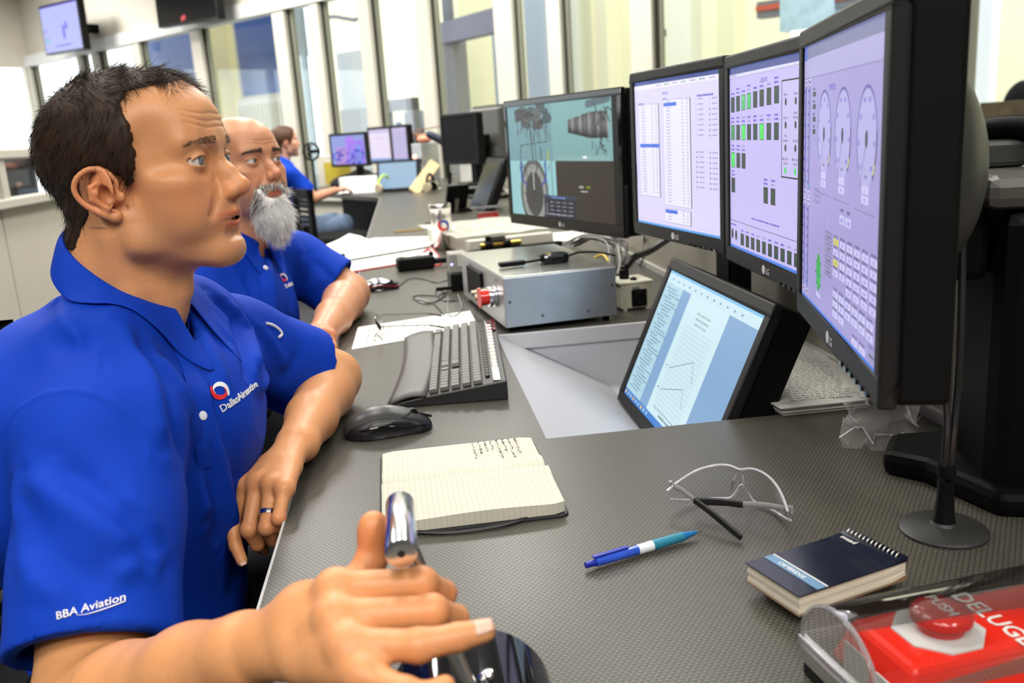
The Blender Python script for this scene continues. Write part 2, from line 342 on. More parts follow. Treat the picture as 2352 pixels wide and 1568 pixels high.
# ------------------------------------------------------------------ engine hall beyond the glass
structure(MB().prism([(-6, 15.9), (7.6, 1.4), (20, 14), (6, 28)], -.05, 0).build('floor_hall', HALLF)); structure(wbox(MB(), -4, 26, 9.5, .2, 0, 9).build('wall_hall', HALLC))
structure(MB().box(wp(22, 5, 4), (.2, 9, 8), RW).build('wall_hall_end', HALLC)); structure(MB().box(wp(4.3, 7.5, 3.5), (.2, 4.2, 7), RW).build('wall_hall_side', HALLC))
def hbox(name, label, cat, px0, px1, py, off, z0, z1, th, m, **k):
    s0, s1 = ws(px0, py, off)[0], ws(px1, py, off)[0]; return tag(wbox(MB(), s0, s1, off, th, z0, z1).build(name, m, bevel=min(.01, th/3)), label, cat, **k)
BLUE = mat('blue_tinted_panel', (.035, .11, .42), rough=.12, spec=.6, noise=(1.2, .25))
def zat(px, py, off): return ws(px, py, off)[1]
def framed_panel(px0, px1, off, z0, z1, label, m=None):
    s0, s1 = ws(px0, 150, off)[0], ws(px1, 150, off)[0]; t = thing('blue_window', label, 'window', wp((s0+s1)/2, off, z0)); b = wp((s0+s1)/2, off, z0)
    def part(nm, a, b2, c, d, th, mt, dy=0): mb = MB(); mb.box(RW @ V((a+b2)/2, dy, (c+d)/2), (b2-a, th, d-c), RW); mb.build(nm, mt, t)
    w = (s1-s0)/2; part('panel', -w, w, 0, z1-z0, .03, m or BLUE)
    for a, b2, c, d in ((-w-.05, -w, -.05, z1-z0+.05), (w, w+.05, -.05, z1-z0+.05), (-w, w, -.05, 0), (-w, w, z1-z0, z1-z0+.05)): part('frame_bar', a, b2, c, d, .06, ALU)
framed_panel(330, 452, 1.2, .9, 3.4, 'tall blue tinted window left of the pale yellow column'); framed_panel(552, 652, 1.2, zat(600, 218, 1.2), 3.2, 'blue tinted window right of the pale yellow column')
hbox('yellow_column', 'pale yellow column between the two blue windows', 'column', 474, 545, 150, 1.25, 0, 4.5, .3, mat('pale_yellow_paint', (.80, .72, .40), rough=.7, noise=(2, .04)))
rp = thing('ribbed_panel', 'white vertically ribbed wall panel under the blue window', 'panel', wp(ws(609, 250, 1.1)[0], 1.1, 0)); a0, a1, zt = ws(550, 250, 1.1)[0], ws(668, 250, 1.1)[0], zat(600, 224, 1.1)
MB().box((0, 0, zt/2), (a1-a0, .03, zt), RW).build('backing', WHITE, rp)
for k in range(14): MB().box(RW @ V((k-6.5)*(a1-a0)/14, -.03, zt/2-.03), ((a1-a0)/14*.72, .04, zt-.1), RW).build('rib', mat('rib_white', (.74, .73, .64), rough=.6), rp)
for px, off, lb in ((690, 2.5, 'left of two tall lit tubes standing behind the glass'), (722, 2.5, 'right of two tall lit tubes standing behind the glass')):  # glowing strips stand in for lamps reflected in the glass
    s, _ = ws(px, 200, off); t = thing('tube_reflection', lb, 'light', wp(s, off, 0)); MB().cyl((0, 0, .3), (0, 0, zat(px, 128, off)), .05, n=16).build('tube', mat('lamp_reflection', (.8, .9, .9), emit=(.92, 1, 1), estr=1.6), t, True)
    MB().box((.10, .06, 1.9), (.16, .08, 3.8), RW).build('post', mat('grey_post', (.32, .37, .40), rough=.5), t); MB().cyl((0, 0, 0), (0, 0, .3), .07, n=16).build('socket', STEEL, t, True)
GREYP = mat('grey_steel_paint', (.20, .20, .23), rough=.5, noise=(4, .1))
def ipath(name, label, cat, pts, r, m, off, n=8): return tag(MB().tube([onplane(px, py, wp(0, off, 0), NW) for px, py in pts], r, n).build(name, m, None, True), label, cat)
ipath('wall_bracket', 'dark bent wall bracket high behind the glass', 'bracket', [(752, 40), (770, 38), (790, 42), (815, 46), (826, 40)], .035, GREYP, 4)
g = thing('gantry_frame', 'grey steel gantry frame with sloping beam behind the glass', 'gantry', wp(ws(1045, 200, 4.5)[0], 4.5, 0)); gp = lambda px, py, o=4.5: onplane(px, py, wp(0, o, 0), NW)-wp(ws(1045, 200, 4.5)[0], 4.5, 0)
c0 = gp(1040, 78); PUR = mat('purple_grey_steel', (.17, .16, .22), rough=.5, noise=(3, .1))
MB().box((0, 0, c0[2]/2), (.36, .30, c0[2]), RW).build('column', mat('grey_column', (.26, .25, .25), rough=.5), g); a, b = gp(1022, 78), gp(1178, 38, 3.6); Fm = frame(b-a, V(0, 0, 1)); MB().box((a+b)/2, (.32, .25, np.linalg.norm(b-a)), Fm).build('beam', PUR, g); MB().box(c0+V(-.05, 0, .35), (.14, .12, .7), RW).build('bracket', GREYP, g)
hbox('grey_post', 'plain grey post right of the gantry frame behind the glass', 'post', 1142, 1160, 150, 5.5, 0, zat(1150, 62, 5.5), .2, mat('grey_post', (.32, .37, .40)))
d = thing('hall_doorway', 'grey door frame with open white door behind the far screens', 'door', wp(ws(918, 250, 7)[0], 7, 0)); zt = zat(915, 228, 7); ww = ws(955, 250, 7)[0]-ws(880, 250, 7)[0]
for x in (-ww/2+.09, ww/2-.09): MB().box(RW @ V(x, 0, zt/2), (.18, .2, zt), RW).build('jamb', GREYP, d)
MB().box((0, 0, zt-.12), (ww, .2, .25), RW).build('head', GREYP, d); MB().box(RW @ V(.02, .12, zt/2-.25), (ww*.36, .05, zt-.6), RW).build('door_leaf', WHITE, d); MB().box(RW @ V(-ww*.28, .2, zt/2-.2), (ww*.16, .05, zt-.5), RW).build('blue_curtain', mat('blue_curtain', (.25, .33, .62), rough=.8), d); MB().box(RW @ V(0, .4, zt/2-.1), (ww-.4, .02, zt-.3), RW).build('back_panel', mat('mid_grey', (.45, .47, .52), rough=.7), d)
hbox('white_board', 'large white board standing behind the glass', 'board', 782, 846, 200, 3, .2, zat(800, 118, 3), .06, mat('board_white', (.86, .89, .92), rough=.4)); hbox('equipment_cabinet', 'grey cabinet below the white board behind the glass', 'cabinet', 800, 846, 270, 2.8, .1, zat(820, 250, 2.8), .3, mat('mid_grey', (.45, .47, .52)))
for px0, px1, off, lb, cc in ((1305, 1345, 4, 'broad cream pilaster left of the narrow one behind the glass', (.84, .83, .70)), (1385, 1412, 4, 'narrow cream pilaster behind the wide-screen monitor', (.84, .78, .55)), (1545, 1600, 5, 'pale pilaster behind the second monitor', (.87, .86, .74)), (1660, 1700, 5, 'yellow cream pilaster behind the third monitor', (.82, .78, .52)), (1225, 1268, 3.4, 'blue grey pilaster left of the wide-screen monitor', (.42, .47, .56)), (2252, 2286, 4, 'white pillar right of the nearest monitor', (.85, .87, .93))):
    hbox('hall_pilaster', lb, 'pillar', px0, px1, 100, off, 0, 6, .35, mat('pil_%d' % px0, cc, rough=.7))
t = thing('overhead_crane', 'overhead crane girder with red stripe and pale blue trolley', 'crane', wp(ws(1840, 20, 6)[0], 6, 0)); b0 = wp(ws(1840, 20, 6)[0], 6, 0); cp = lambda px, py, o=6: onplane(px, py, wp(0, o, 0), NW)-b0
a, b = cp(1745, 25), cp(1990, -8); L_ = np.linalg.norm(b-a); Fm = frame(b-a, V(0, 0, 1)); MB().box((a+b)/2, (.22, .2, L_), Fm).build('girder', GREYP, t); MB().box((a+b)/2+V(0, 0, .02)-NW*.12, (.07, .03, L_), Fm).build('red_stripe', mat('crane_red', (.55, .10, .06), rough=.5), t)
MB().box(cp(1862, 18), (.75, .3, .55), RW).build('trolley', mat('pale_blue_steel', (.45, .60, .72), rough=.5, noise=(6, .3)), t); MB().box(cp(1860, 62), (.5, .1, .62), RW).build('lamp_box', mat('lit_white', (.9, .9, .9), emit=(1, 1, 1), estr=1.3), t); MB().box(cp(1925, 10), (.1, .1, .9), RW @ rot3(0, .5, 0)).build('strut', mat('pale_blue_steel'), t)
for px, py, cc, lb in ((1537, 75, (.10, .07, .07), 'small dark red-topped box on the hall wall'), (1541, 120, (.75, .74, .66), 'small pale box on the hall wall'), (1548, 150, (.13, .13, .15), 'small dark box low on the hall wall')): s, z = ws(px, py, 5); tag(MB().box(wp(s, 5, z), (.10, .1, .10), RW).build('wall_box', mat('wb_%d' % py, cc, rough=.5), bevel=.01), lb, 'box')
t = thing('cart', 'blue framed cart seen through the glass at the right edge', 'cart', wp(ws(2345, 300, 1.2)[0], 1.2, 0)); bb = wp(ws(2345, 300, 1.2)[0], 1.2, 0); kp = lambda px, py: onplane(px, py, wp(0, 1.2, 0), NW)-bb; CB = mat('cart_blue', (.12, .30, .62), rough=.4)
mb = MB(); mb.tube([kp(2318, 322), kp(2322, 250), kp(2400, 250), kp(2400, 322), kp(2318, 322)], .02, 8); mb.build('frame', CB, t, True)
for px in (2318, 2400): MB().cyl(kp(px, 322), kp(px, 322)*V(1, 1, 0), .02, n=10).build('leg', CB, t, True)
MB().box((kp(2322, 255)+kp(2400, 318))/2, (.6, .3, .36), RW).build('crate', mat('dark_crate', (.10, .07, .04), rough=.8, noise=(14, .6)), t)
t = thing('stool', 'black round-backed seat above the blue cart behind the glass', 'chair', wp(ws(2345, 230, 2.4)[0], 2.4, 0)); bb2 = wp(ws(2345, 230, 2.4)[0], 2.4, 0); sp = onplane(2352, 238, wp(0, 2.4, 0), NW)-bb2
F = Field(sp-.35, sp+.35, .02); F.ell(sp+V(0, 0, -.05), (.19, .12, .25)); v, q = F.mesh(); link('backrest', fast_mesh('backrest', v, q, BLACKM), t); MB().cyl(sp*V(1, 1, 0), sp, .025, n=10).build('post', STEEL, t, True)
ipath('wire_rail', 'thin bent wire rail beside the cart behind the glass', 'rail', [(2268, 330), (2268, 250), (2272, 243), (2322, 242)], .008, mat('grey_post'), 1.1); hbox('grey_bin', 'small grey bin beside the cart behind the glass', 'bin', 2287, 2300, 290, 1.3, .3, zat(2290, 272, 1.3), .2, mat('mid_grey'))
# ------------------------------------------------------------------ partition on the left with a screen behind its glass strip
XP = -1.40; pt = thing('office_partition', 'cream office partition with narrow glass strip behind the man in front', 'partition', (XP, 3.0, 0)); zp = lambda px, py: onplane(px, py, (XP, 0, 0), (1, 0, 0))
yv = zp(5, 500)[1]; zs = zp(60, 467)[2]; ztp = zp(60, 352)[2]; PARC = mat('partition_cream', (.66, .62, .53), rough=.7, noise=(5, .03))
for ya, yb in ((.2, yv-.004), (yv+.004, 6.0)): MB().box((-.02, (ya+yb)/2-3, zs/2), (.04, yb-ya, zs)).build('panel', PARC, pt, bevel=.003)
MB().box((.0, .1, zs+.012), (.07, 5.8, .035)).build('sill_rail', ALU, pt, bevel=.006); MB().box((0, .1, ztp), (.07, 5.8, .035)).build('top_rail', ALU, pt, bevel=.006)
MB().box((0, zp(0, 420)[1]-3-.02, (zs+ztp)/2), (.05, .05, ztp-zs)).build('post', ALU, pt); MB().box((-.01, .1, (zs+ztp)/2), (.006, 5.7, ztp-zs-.04)).build('pane', PANE, pt)
bm = thing('desk_monitor', 'black monitor back with round badge behind the partition glass', 'monitor', (XP-.16, zp(75, 430)[1]+.12, 0)); MB().box((0, 0, zs-.01), (.04, .62, .36)).build('housing', BLACK, bm, bevel=.01); MB().box((0, 0, .55), (.03, .06, .7)).build('stand', BLACK, bm)
yl = zp(15, 407); rr = MB(); rr.lathe((0, 0, 0), [(.024, 0), (.028, 0), (.028, .002), (.024, .002), (.024, 0)], 28); rr.build('badge_ring', STEEL, bm, M=mat4(frame(V(1, 0, 0)), V(.021, yl[1]-bm.location[1]+.09, yl[2]-.01)))
MB().box((.0215, yl[1]-bm.location[1]+.09, yl[2]-.01), (.002, .036, .010)).build('badge_bar', STEEL, bm)
# wall screens
def wall_screen(c4, off, name, label, face, red=False):
    a, b, c = [onplane(px, py, wp(0, off, 0), NW) for px, py in c4]; x = b-a; y = a-c; ctr = (b+c)/2
    w, h = np.linalg.norm(x), np.linalg.norm(y); Fm = frame(np.cross(x, y), x); t = thing(name, label, 'screen', ctr); t.matrix_world = mat4(Fm, ctr); t.rotation_mode = 'XYZ'
    MB().box((0, 0, -.05), (w, h, .10)).build('housing', BLACK, t, bevel=.01); MB().box((0, 0, -.35), (.12, .12, .5)).build('wall_arm', BLACKM, t); return t, w, h
TV1 = wall_screen([(79, 22), (166, 1), (114, 122)], -.55, 'wall_screen', 'lit screen with gauges hung high on the cream wall', None)
TV2 = wall_screen([(333, -62), (470, -95), (376, 57)], -.45, 'wall_screen', 'switched-off black screen hung high above the blue window', None)
MB().box((0, 0, .001), (TV2[1]*.95, TV2[2]*.93, .002)).build('panel', BLACKG, TV2[0]); MB().box((-.05*TV2[1], -.40*TV2[2], .003), (.10, .05, .002), rot3(.25, 0, 0)).build('red_indicator', mat('red_glow', (.3, .01, .01), emit=(.30, .01, .012), estr=.6), TV2[0])
# ------------------------------------------------------------------ worktop with woven-look laminate
def laminate():
    m = bpy.data.materials.new('woven_laminate'); m.use_nodes = True; nt = m.node_tree; b = nt.nodes['Principled BSDF']; N = nt.nodes.new; L = nt.links.new
    tc = N('ShaderNodeTexCoord'); sp = N('ShaderNodeSeparateXYZ'); L(tc.outputs['Object'], sp.inputs[0])
    def M(op, a, c=None):
        n = N('ShaderNodeMath'); n.operation = op
        for i, k in ((0, a), (1, c)):
            if k is None: continue
            if isinstance(k, (int, float)): n.inputs[i].default_value = k
            else: L(k, n.inputs[i])
        return n.outputs[0]
    p = .0060; y = M('DIVIDE', sp.outputs[1], p*.66); row = M('FLOOR', y); x = M('ADD', M('DIVIDE', sp.outputs[0], p), M('MULTIPLY', M('MODULO', row, 2), .5)); fx = M('SUBTRACT', M('FRACT', x), .5); fy = M('SUBTRACT', M('FRACT', y), .5)
    arc = M('ABSOLUTE', M('SUBTRACT', fy, M('SUBTRACT', M('MULTIPLY', M('MULTIPLY', fx, fx), 2.6), .28))); mk = M('LESS_THAN', arc, .20); mk = M('MULTIPLY', mk, M('LESS_THAN', M('ABSOLUTE', fx), .43))
    nz = N('ShaderNodeTexNoise'); nz.inputs['Scale'].default_value = 5; L(tc.outputs['Object'], nz.inputs['Vector'])
    mx = N('ShaderNodeMix'); mx.data_type = 'RGBA'; mx.inputs['A'].default_value = (.090, .084, .066, 1); mx.inputs['B'].default_value = (.010, .0095, .009, 1); L(mk, mx.inputs['Factor'])
    L(mx.outputs['Result'], b.inputs['Base Color']); r = M('ADD', M('MULTIPLY', mk, .10), M('ADD', .30, M('MULTIPLY', nz.outputs['Fac'], .06))); L(r, b.inputs['Roughness'])
    b.inputs['Specular IOR Level'].default_value = .3; bp = N('ShaderNodeBump'); bp.inputs['Strength'].default_value = .12; bp.inputs['Distance'].default_value = .0003; L(mk, bp.inputs['Height']); bp.invert = True; L(bp.outputs[0], b.inputs['Normal']); return m
LAM = laminate(); EDGE = mat('edge_band', (.42, .41, .40), rough=.3); WMET = mat('white_coated_metal', (.50, .51, .54), rough=.38, noise=(7, .05))
XE, XB, DZ = -.178, .72, .74; RX0, RX1, RY0, RY1 = .17, .70, 1.208, 1.905
desk = thing('control_desk', 'long dark control desk with woven-look top in front of the men', 'desk', (0, 0, 0))
mb = MB()
def slab(x0, x1, y0, y1): mb.box(((x0+x1)/2, (y0+y1)/2, DZ-.015), (x1-x0, y1-y0, .03))
slab(XE, RX0, -.3, 3.05); slab(RX0, XB, -.3, RY0); slab(RX0, XB, RY1, 3.05); slab(-.62, XB, 3.05, 3.88); slab(-.19, XB, 3.88, 6.75); slab(-.19, XB, 6.75, 9.2); mb.prism([(-.19, 6.75), (-.19, 9.2), (-1.3, 9.2), (-.72, 7.9)], DZ-.03, DZ)
mb.build('worktop', LAM, desk)
for a, b in (((XE, -.3), (XE, 3.05)), ((-.62, 3.05), (-.62, 3.88)), ((-.19, 3.88), (-.19, 6.75))): MB().box((a[0]-.0015, (a[1]+b[1])/2, DZ-.014), (.003, b[1]-a[1], .03)).build('edge_strip', EDGE, desk)
for x0, x1, y in ((-.62, -.178, 3.05),): MB().box(((x0+x1)/2, y-.0015, DZ-.014), (x1-x0, .003, .03)).build('edge_strip', EDGE, desk)
MB().box((.735, 4.1, .86), (.03, 9.0, .30)).build('back_panel', mat('desk_back_beige', (.40, .37, .31), rough=.6, noise=(4, .05)), desk, bevel=.004); MB().box((.716, 4.1, .748), (.012, 9.0, .016)).build('back_trim', mat('trim_white', (.6, .58, .54), rough=.5), desk)
MB().box((.66, 4.1, .37), (.04, 8.9, .70)).build('modesty_panel', BLACKM, desk)
for y in (-.25, 2.5, 4.4, 6.9): MB().box((.28, y, .36), (.70, .05, .70)).build('support_panel', BLACKM, desk, bevel=.005)
MB().box((-.02, 5.3, .355), (.04, 2.8, .70)).build('shade_panel', BLACKM, desk); MB().box((-.26, 7.45, .355), (.04, 1.30, .70), rot3(.45, 0, 0)).build('shade_panel', BLACKM, desk)  # black panels added for the dark shade under the far desk
# sunk bay for the tilted monitor
bay = MB(); zb = .60; xb = .42
bay.quad((RX0, RY0, DZ-.002), (xb, RY0, zb), (xb, RY1, zb), (RX0, RY1, DZ-.002)); bay.quad((xb, RY0, zb), (RX1, RY0, zb), (RX1, RY1, zb), (xb, RY1, zb)); bay.build('bay_floor', mat('bay_white', (.48, .49, .52), rough=.42, noise=(6, .06)), desk)
w2 = MB(); w2.add([(RX0, RY1, DZ), (RX1, RY1, DZ), (RX1, RY1, zb), (xb, RY1, zb)], [(0, 3, 2, 1)]); w2.add([(RX0, RY0, DZ), (RX1, RY0, DZ), (RX1, RY0, zb), (xb, RY0, zb)], [(0, 1, 2, 3)]); w2.quad((RX1, RY0, DZ), (RX1, RY1, DZ), (RX1, RY1, zb), (RX1, RY0, zb)); w2.build('bay_wall', WMET, desk)
MB().box(((RX0+RX1)/2, RY1-.004, DZ-.018), (RX1-RX0, .008, .036)).build('bay_lip', mat('lip_white', (.52, .52, .53), rough=.35), desk, bevel=.002)
# ------------------------------------------------------------------ monitors
def screen_mat(name, k):
    m = bpy.data.materials.new(name); m.use_nodes = True; b = m.node_tree.nodes['Principled BSDF']; b.inputs['Base Color'].default_value = (.01, .01, .012, 1); b.inputs['Roughness'].default_value = .35; b.inputs['Specular IOR Level'].default_value = .3
    a = m.node_tree.nodes.new('ShaderNodeVertexColor'); a.layer_name = 'Col'; m.node_tree.links.new(a.outputs[0], b.inputs['Emission Color']); b.inputs['Emission Strength'].default_value = k; return m
SCR = screen_mat('lit_display', 1.0); BEZ = mat('charcoal_bezel', (.014, .0132, .0128), rough=.5, spec=.25, bump=(900, .2, .0004), noise=(30, .1))
def lin(r, g, b): return tuple((c/255/12.92 if c/255 <= .04045 else ((c/255+.055)/1.055)**2.4) for c in (r, g, b))
class Pane:
    """draws flat figures on a w x h display; u right, v down, both 0..1"""
    def __init__(s, w, h, bg): s.w, s.h, s.mb, s.z = w, h, MB(), 0; s.R(0, 0, 1, 1, bg)
    def p(s, u, v): return (u*s.w, (1-v)*s.h, s.z)
    def R(s, u0, v0, u1, v1, c, lay=1):
        s.z = .00008*lay if len(s.mb.v) else 0; s.mb.quad(s.p(u0, v1), s.p(u1, v1), s.p(u1, v0), s.p(u0, v0), c); return s
    def box(s, u0, v0, u1, v1, c, t=.003, lay=2):
        a = t*s.h/s.w
        for q in ((u0, v0, u1, v0+t), (u0, v1-t, u1, v1), (u0, v0, u0+a, v1), (u1-a, v0, u1, v1)): s.R(*q, c, lay)
    def T(s, txt, u, v, size, c, lay=5, align='LEFT', ang=0, bold=0.01):
        g, f = text_geo(txt, size*s.h, bold, align); s.z = .00008*lay; P = []
        for x, y in g:
            if ang: x, y = x*math.cos(ang)-y*math.sin(ang), x*math.sin(ang)+y*math.cos(ang)
            P.append((u*s.w+x, (1-v)*s.h+y, s.z))
        s.mb.add(P, f, c)
    def C(s, u, v, r, c, lay=3, n=20, r2=None, sx=1, a0=0, a1=360):
        s.z = .00008*lay; P = []; ks = range(n+1) if (r2 is not None or a1-a0 < 360) else range(n)
        for k in ks:
            a = math.radians(a0+(a1-a0)*k/n); P.append((u*s.w+math.cos(a)*r*s.h*sx, (1-v)*s.h+math.sin(a)*r*s.h, s.z))
        if r2 is None: s.mb.add(P, [tuple(range(len(P)))], c)
        else:
            Q = [(u*s.w+math.cos(math.radians(a0+(a1-a0)*k/n))*r2*s.h*sx, (1-v)*s.h+math.sin(math.radians(a0+(a1-a0)*k/n))*r2*s.h, s.z) for k in range(n+1)]; m = len(P); s.mb.add(P+Q, [(k, k+1, m+k+1, m+k) for k in range(n)], c)
    def L(s, u0, v0, u1, v1, t, c, lay=3):
        a = V(u0*s.w, (1-v0)*s.h); b = V(u1*s.w, (1-v1)*s.h); d = nrm(b-a); n = V(-d[1], d[0])*t*s.h/2; s.z = .00008*lay
        s.mb.add([(*(a-n), s.z), (*(b-n), s.z), (*(b+n), s.z), (*(a+n), s.z)], [(0, 1, 2, 3)], c)
    def greek(s, u, v, wdt, c, h=.008, g=None):        # unreadably small print
        g = g or random; x = u
        while x < u+wdt:
            k = g.uniform(.006, .02); s.R(x, v, min(x+k, u+wdt), v+h, c, 4); x += k+.005
PB = lin(70, 60, 190); INK = lin(60, 60, 80); FAINT = lin(150, 145, 190)
def scr_tables(p):
    p.R(0, 0, 1, .035, lin(58, 78, 150)); p.R(.0, .035, 1, .065, lin(235, 232, 250)); p.R(.2, .0, .9, .035, lin(45, 62, 140), 2)
    for k in range(7): p.greek(.30+k*.1, .045, .055, lin(90, 150, 110) if k % 2 else FAINT)
    p.T('PW535E', .37, .115, .026, PB); p.greek(.05, .155, .08, PB)
    for u0, u1, v0, v1, hl, hw in ((.05, .325, .165, .80, .435, 1), (.375, .70, .150, .845, .168, .5), (.37, .69, .865, 1.01-.05, .872, .5)):
        p.R(u0, v0, u1, v1, lin(238, 235, 252), 1); p.box(u0, v0, u1, v1, lin(130, 128, 160), .0022); p.R(u1-.012, v0, u1, v1, lin(120, 120, 140), 3)
        n = int((v1-v0)/.0205)
        for k in range(n):
            v = v0+.008+k*.0205; p.L(u0, v+.013, u1-.012, v+.013, .0012, lin(205, 202, 228)); p.greek(u0+.04, v, .05, FAINT, .006); p.greek(u1-.10, v, .02, FAINT, .006); p.greek(u1-.05, v, .02, FAINT, .006)
        p.R(u0+.01, hl, u0+(u1-u0)*hw, hl+.024, lin(60, 110, 225), 5)
    p.greek(.375, .138, .05, PB); p.greek(.77, .140, .17, PB, .012)
    for k in range(8):
        for c, u in ((0, .76), (1, .90)):
            for v0, dk in ((.165, False), (.485, True)):
                v = v0+k*.031+c*.003; on = dk or (c and k > 1); p.C(u, v, .0075, lin(70, 75, 80) if on else lin(185, 185, 205), 4, 12, sx=.75); p.greek(u+.025, v-.004, .05, FAINT)
    p.R(0, .985, 1, 1, lin(90, 165, 235), 3); p.R(0, .58, .004, .72, lin(30, 30, 60), 3); p.L(0, .965, 1, .965, .002, lin(190, 188, 215))
def scr_buttons(p):
    p.R(0, 0, 1, .045, lin(70, 82, 150)); p.R(0, .045, 1, .062, lin(215, 212, 242)); p.greek(.01, .048, .09, FAINT); p.L(0, .065, 1, .058, .002, lin(130, 128, 170)); p.T('PW535E', .42, .108, .028, PB)
    DG, GR, G2 = lin(38, 62, 46), lin(75, 225, 90), lin(80, 190, 110)
    def btn(u, v, c, w=.052, h=.082, n=2):
        p.R(u, v, u+w, v+h, c, 3); p.box(u, v, u+w, v+h, lin(24, 36, 30), .003, 4); p.R(u+.012, v+.012, u+.026, v+.03, tuple(min(1, x*1.5+.02) for x in c), 4)
        for k in range(n): p.greek(u+.004, v-.022-.02*k, w-.008, PB if (int(u*50)+k) % 3 else FAINT, .010)
    us = [.02, .095, .17, .245, .325, .405, .490, .575]
    for k, u in enumerate(us): btn(u, .165-.004*k, G2 if k in (2, 3) else DG, n=1+(k % 2)); btn(u, .315-.001*k, GR if k in (2, 5) else (lin(70, 150, 80) if k == 0 else DG))
    for k, u in enumerate(us[:3]): btn(u, .465, GR if k == 0 else DG)
    btn(.02, .605, DG); btn(.455, .625, DG); btn(.54, .625, DG)
    p.box(.655, .115, .99, .565, lin(30, 30, 40), .007); p.R(.66, .12, .985, .56, lin(198, 190, 238), 1)
    for k, (a, b) in enumerate((('Ignition', 'Starter'), ('Ign Aux', 'Engine\nRunning'), ('PSB\nFeedback', 'Wing A/I'), ('Main Door\nLocked', 'Main Door\nSealed'))):
        v = .215+k*.105
        for u, t in ((.70, a), (.80, b)):
            p.C(u, v, .017, lin(60, 215, 105) if k == 3 else lin(45, 62, 55), 4, 18, sx=.8)
            for j, ln in enumerate(t.split('\n')[::-1]): p.T(ln, u, v-.028-.020*j, .018, lin(70, 70, 90), align='CENTER')
    p.greek(.30, .80, .34, PB, .008); p.L(0, .845, 1, .85, .003, lin(60, 60, 90)); p.C(.27, .875, .008, lin(225, 205, 70), 4)
    p.greek(.01, .865, .08, PB); p.C(.03, .922, .030, DG, 4, sx=.7); p.C(.085, .925, .030, DG, 4, sx=.7)
    for k in range(10): btn(.15+k*.072, .905, DG, .046, .065, 1)
    p.R(0, .985, 1, 1, lin(80, 130, 225), 3)
def scr_gauges(p, big=True):
    p.R(0, 0, 1, .055, lin(118, 122, 165)); p.R(0, .055, 1, .125, lin(170, 165, 215)); p.R(0, .0, .06, .06, lin(90, 110, 190), 2); p.L(0, .128, 1, .128, .002, lin(110, 105, 150)); p.T('PW535E', .40, .185, .028, PB)
    for gx, gv, vals in ((.335, .335, 9), (.58, .335, 8), (.84, .340, 8)):
        r = .155; p.C(gx, gv, r, lin(95, 92, 165), 3, 40, r2=r-.010, sx=.80, a0=-40, a1=220); p.C(gx, gv, r-.012, lin(176, 172, 222), 2, 32, sx=.80)
        p.C(gx, gv, r+.002, lin(40, 40, 70), 4, 16, r2=r-.012, sx=.80, a0=-48, a1=10); p.C(gx, gv, r-.002, lin(215, 210, 60), 5, 6, r2=r-.014, sx=.80, a0=-42, a1=-28); p.C(gx, gv, .026, lin(48, 46, 66), 5, 20, sx=.62); p.L(gx, gv, gx-.055, gv+.145, .004, lin(70, 68, 95), 4)
        for k in range(vals): a = math.radians(225-k*270/(vals-1)); p.T(str((k+1)*20 if gx < .5 else (k+1)*100), gx+math.cos(a)*.118*.80*p.h/p.w, gv-math.sin(a)*.118+.006, .020, PB, align='CENTER')
        for dv, tx in ((.095, '%'), (.115, 'RPM')): p.T(tx, gx, gv+dv, .016, lin(80, 75, 110), align='CENTER')
        for dv in (.135, .165): p.R(gx-.035, gv+dv, gx+.035, gv+dv+.025, lin(200, 195, 238), 5); p.T('971' if dv > .14 else '1', gx, gv+dv+.020, .018, PB, 6, 'CENTER')
        p.L(gx-.11, gv+.215, gx+.10, gv+.215, .0025, lin(110, 106, 150))
    for u in (.035, .10):
        for v0, v1 in ((.16, .555), (.62, .95)):
            p.R(u-.006, v0, u+.002, v1, lin(52, 48, 110), 3); p.R(u+.006, v0, u+.012, v1, lin(120, 150, 215), 3); p.R(u-.02, v0-.03, u+.02, v0-.006, lin(195, 190, 232), 3); p.greek(u-.014, v0-.022, .03, INK, .010)
            n = 9
            for k in range(n): p.greek(u-.026, v0+.01+k*(v1-v0)/n, .014, PB, .012)
            p.R(u+.004, v1-.02, u+.016, v1-.008, lin(90, 190, 225), 4); p.R(u-.02, v1+.006, u+.02, v1+.028, lin(195, 190, 232), 3); p.greek(u-.012, v1+.012, .026, INK, .010)
    for k in range(4): v = .17+k*.046; p.R(.155, v+.012, .20, v+.030, lin(45, 58, 52), 3); p.greek(.158, v-.002, .03, INK, .008)
    for k, tx in enumerate(('N 100% = 100', 'N 100% = 100', 'ITT Lim = 100')): p.T(tx, .20, .60-.02+k*.022-.03, .019, lin(95, 90, 130))
    for k, tx in enumerate(('.0007', '1.482')): u = .565+k*.075; p.R(u, .63-.035, u+.06, .66-.035, lin(200, 195, 238), 3); p.T(tx, u+.03, .653-.035, .02, PB, 5, 'CENTER'); p.greek(u+.015, .608-.035, .03, INK, .010)
    for k, tx in enumerate(('Instrument', 'Save All', 'Reset Max', 'Reset All')): v = .675+k*.042; p.R(.385, v, .475, v+.034, lin(150, 146, 190), 3); p.box(.385, v, .475, v+.034, lin(90, 86, 130), .003, 4); p.T(tx, .43, v+.023, .017, lin(40, 38, 60), 5, 'CENTER')
    p.L(.37, .62, .37, .86, .002, lin(90, 86, 130)); g = random.Random(4)
    def cell(u, v, tx, yel=False): p.R(u, v, u+.062, v+.022, lin(215, 210, 70) if yel else lin(205, 200, 240), 3); p.T(tx, u+.031, v+.017, .017, PB, 5, 'CENTER'); p.greek(u+.004, v-.013, .054, lin(95, 90, 130), .009)
    for r in range(5):
        for c_ in range(6):
            if r == 4 and c_ < 2: continue
            cell(.495+c_*.083, .685+r*.036-c_*.002, ('%.2f' % g.uniform(0, 20)), c_ == 0 and r in (0, 2))
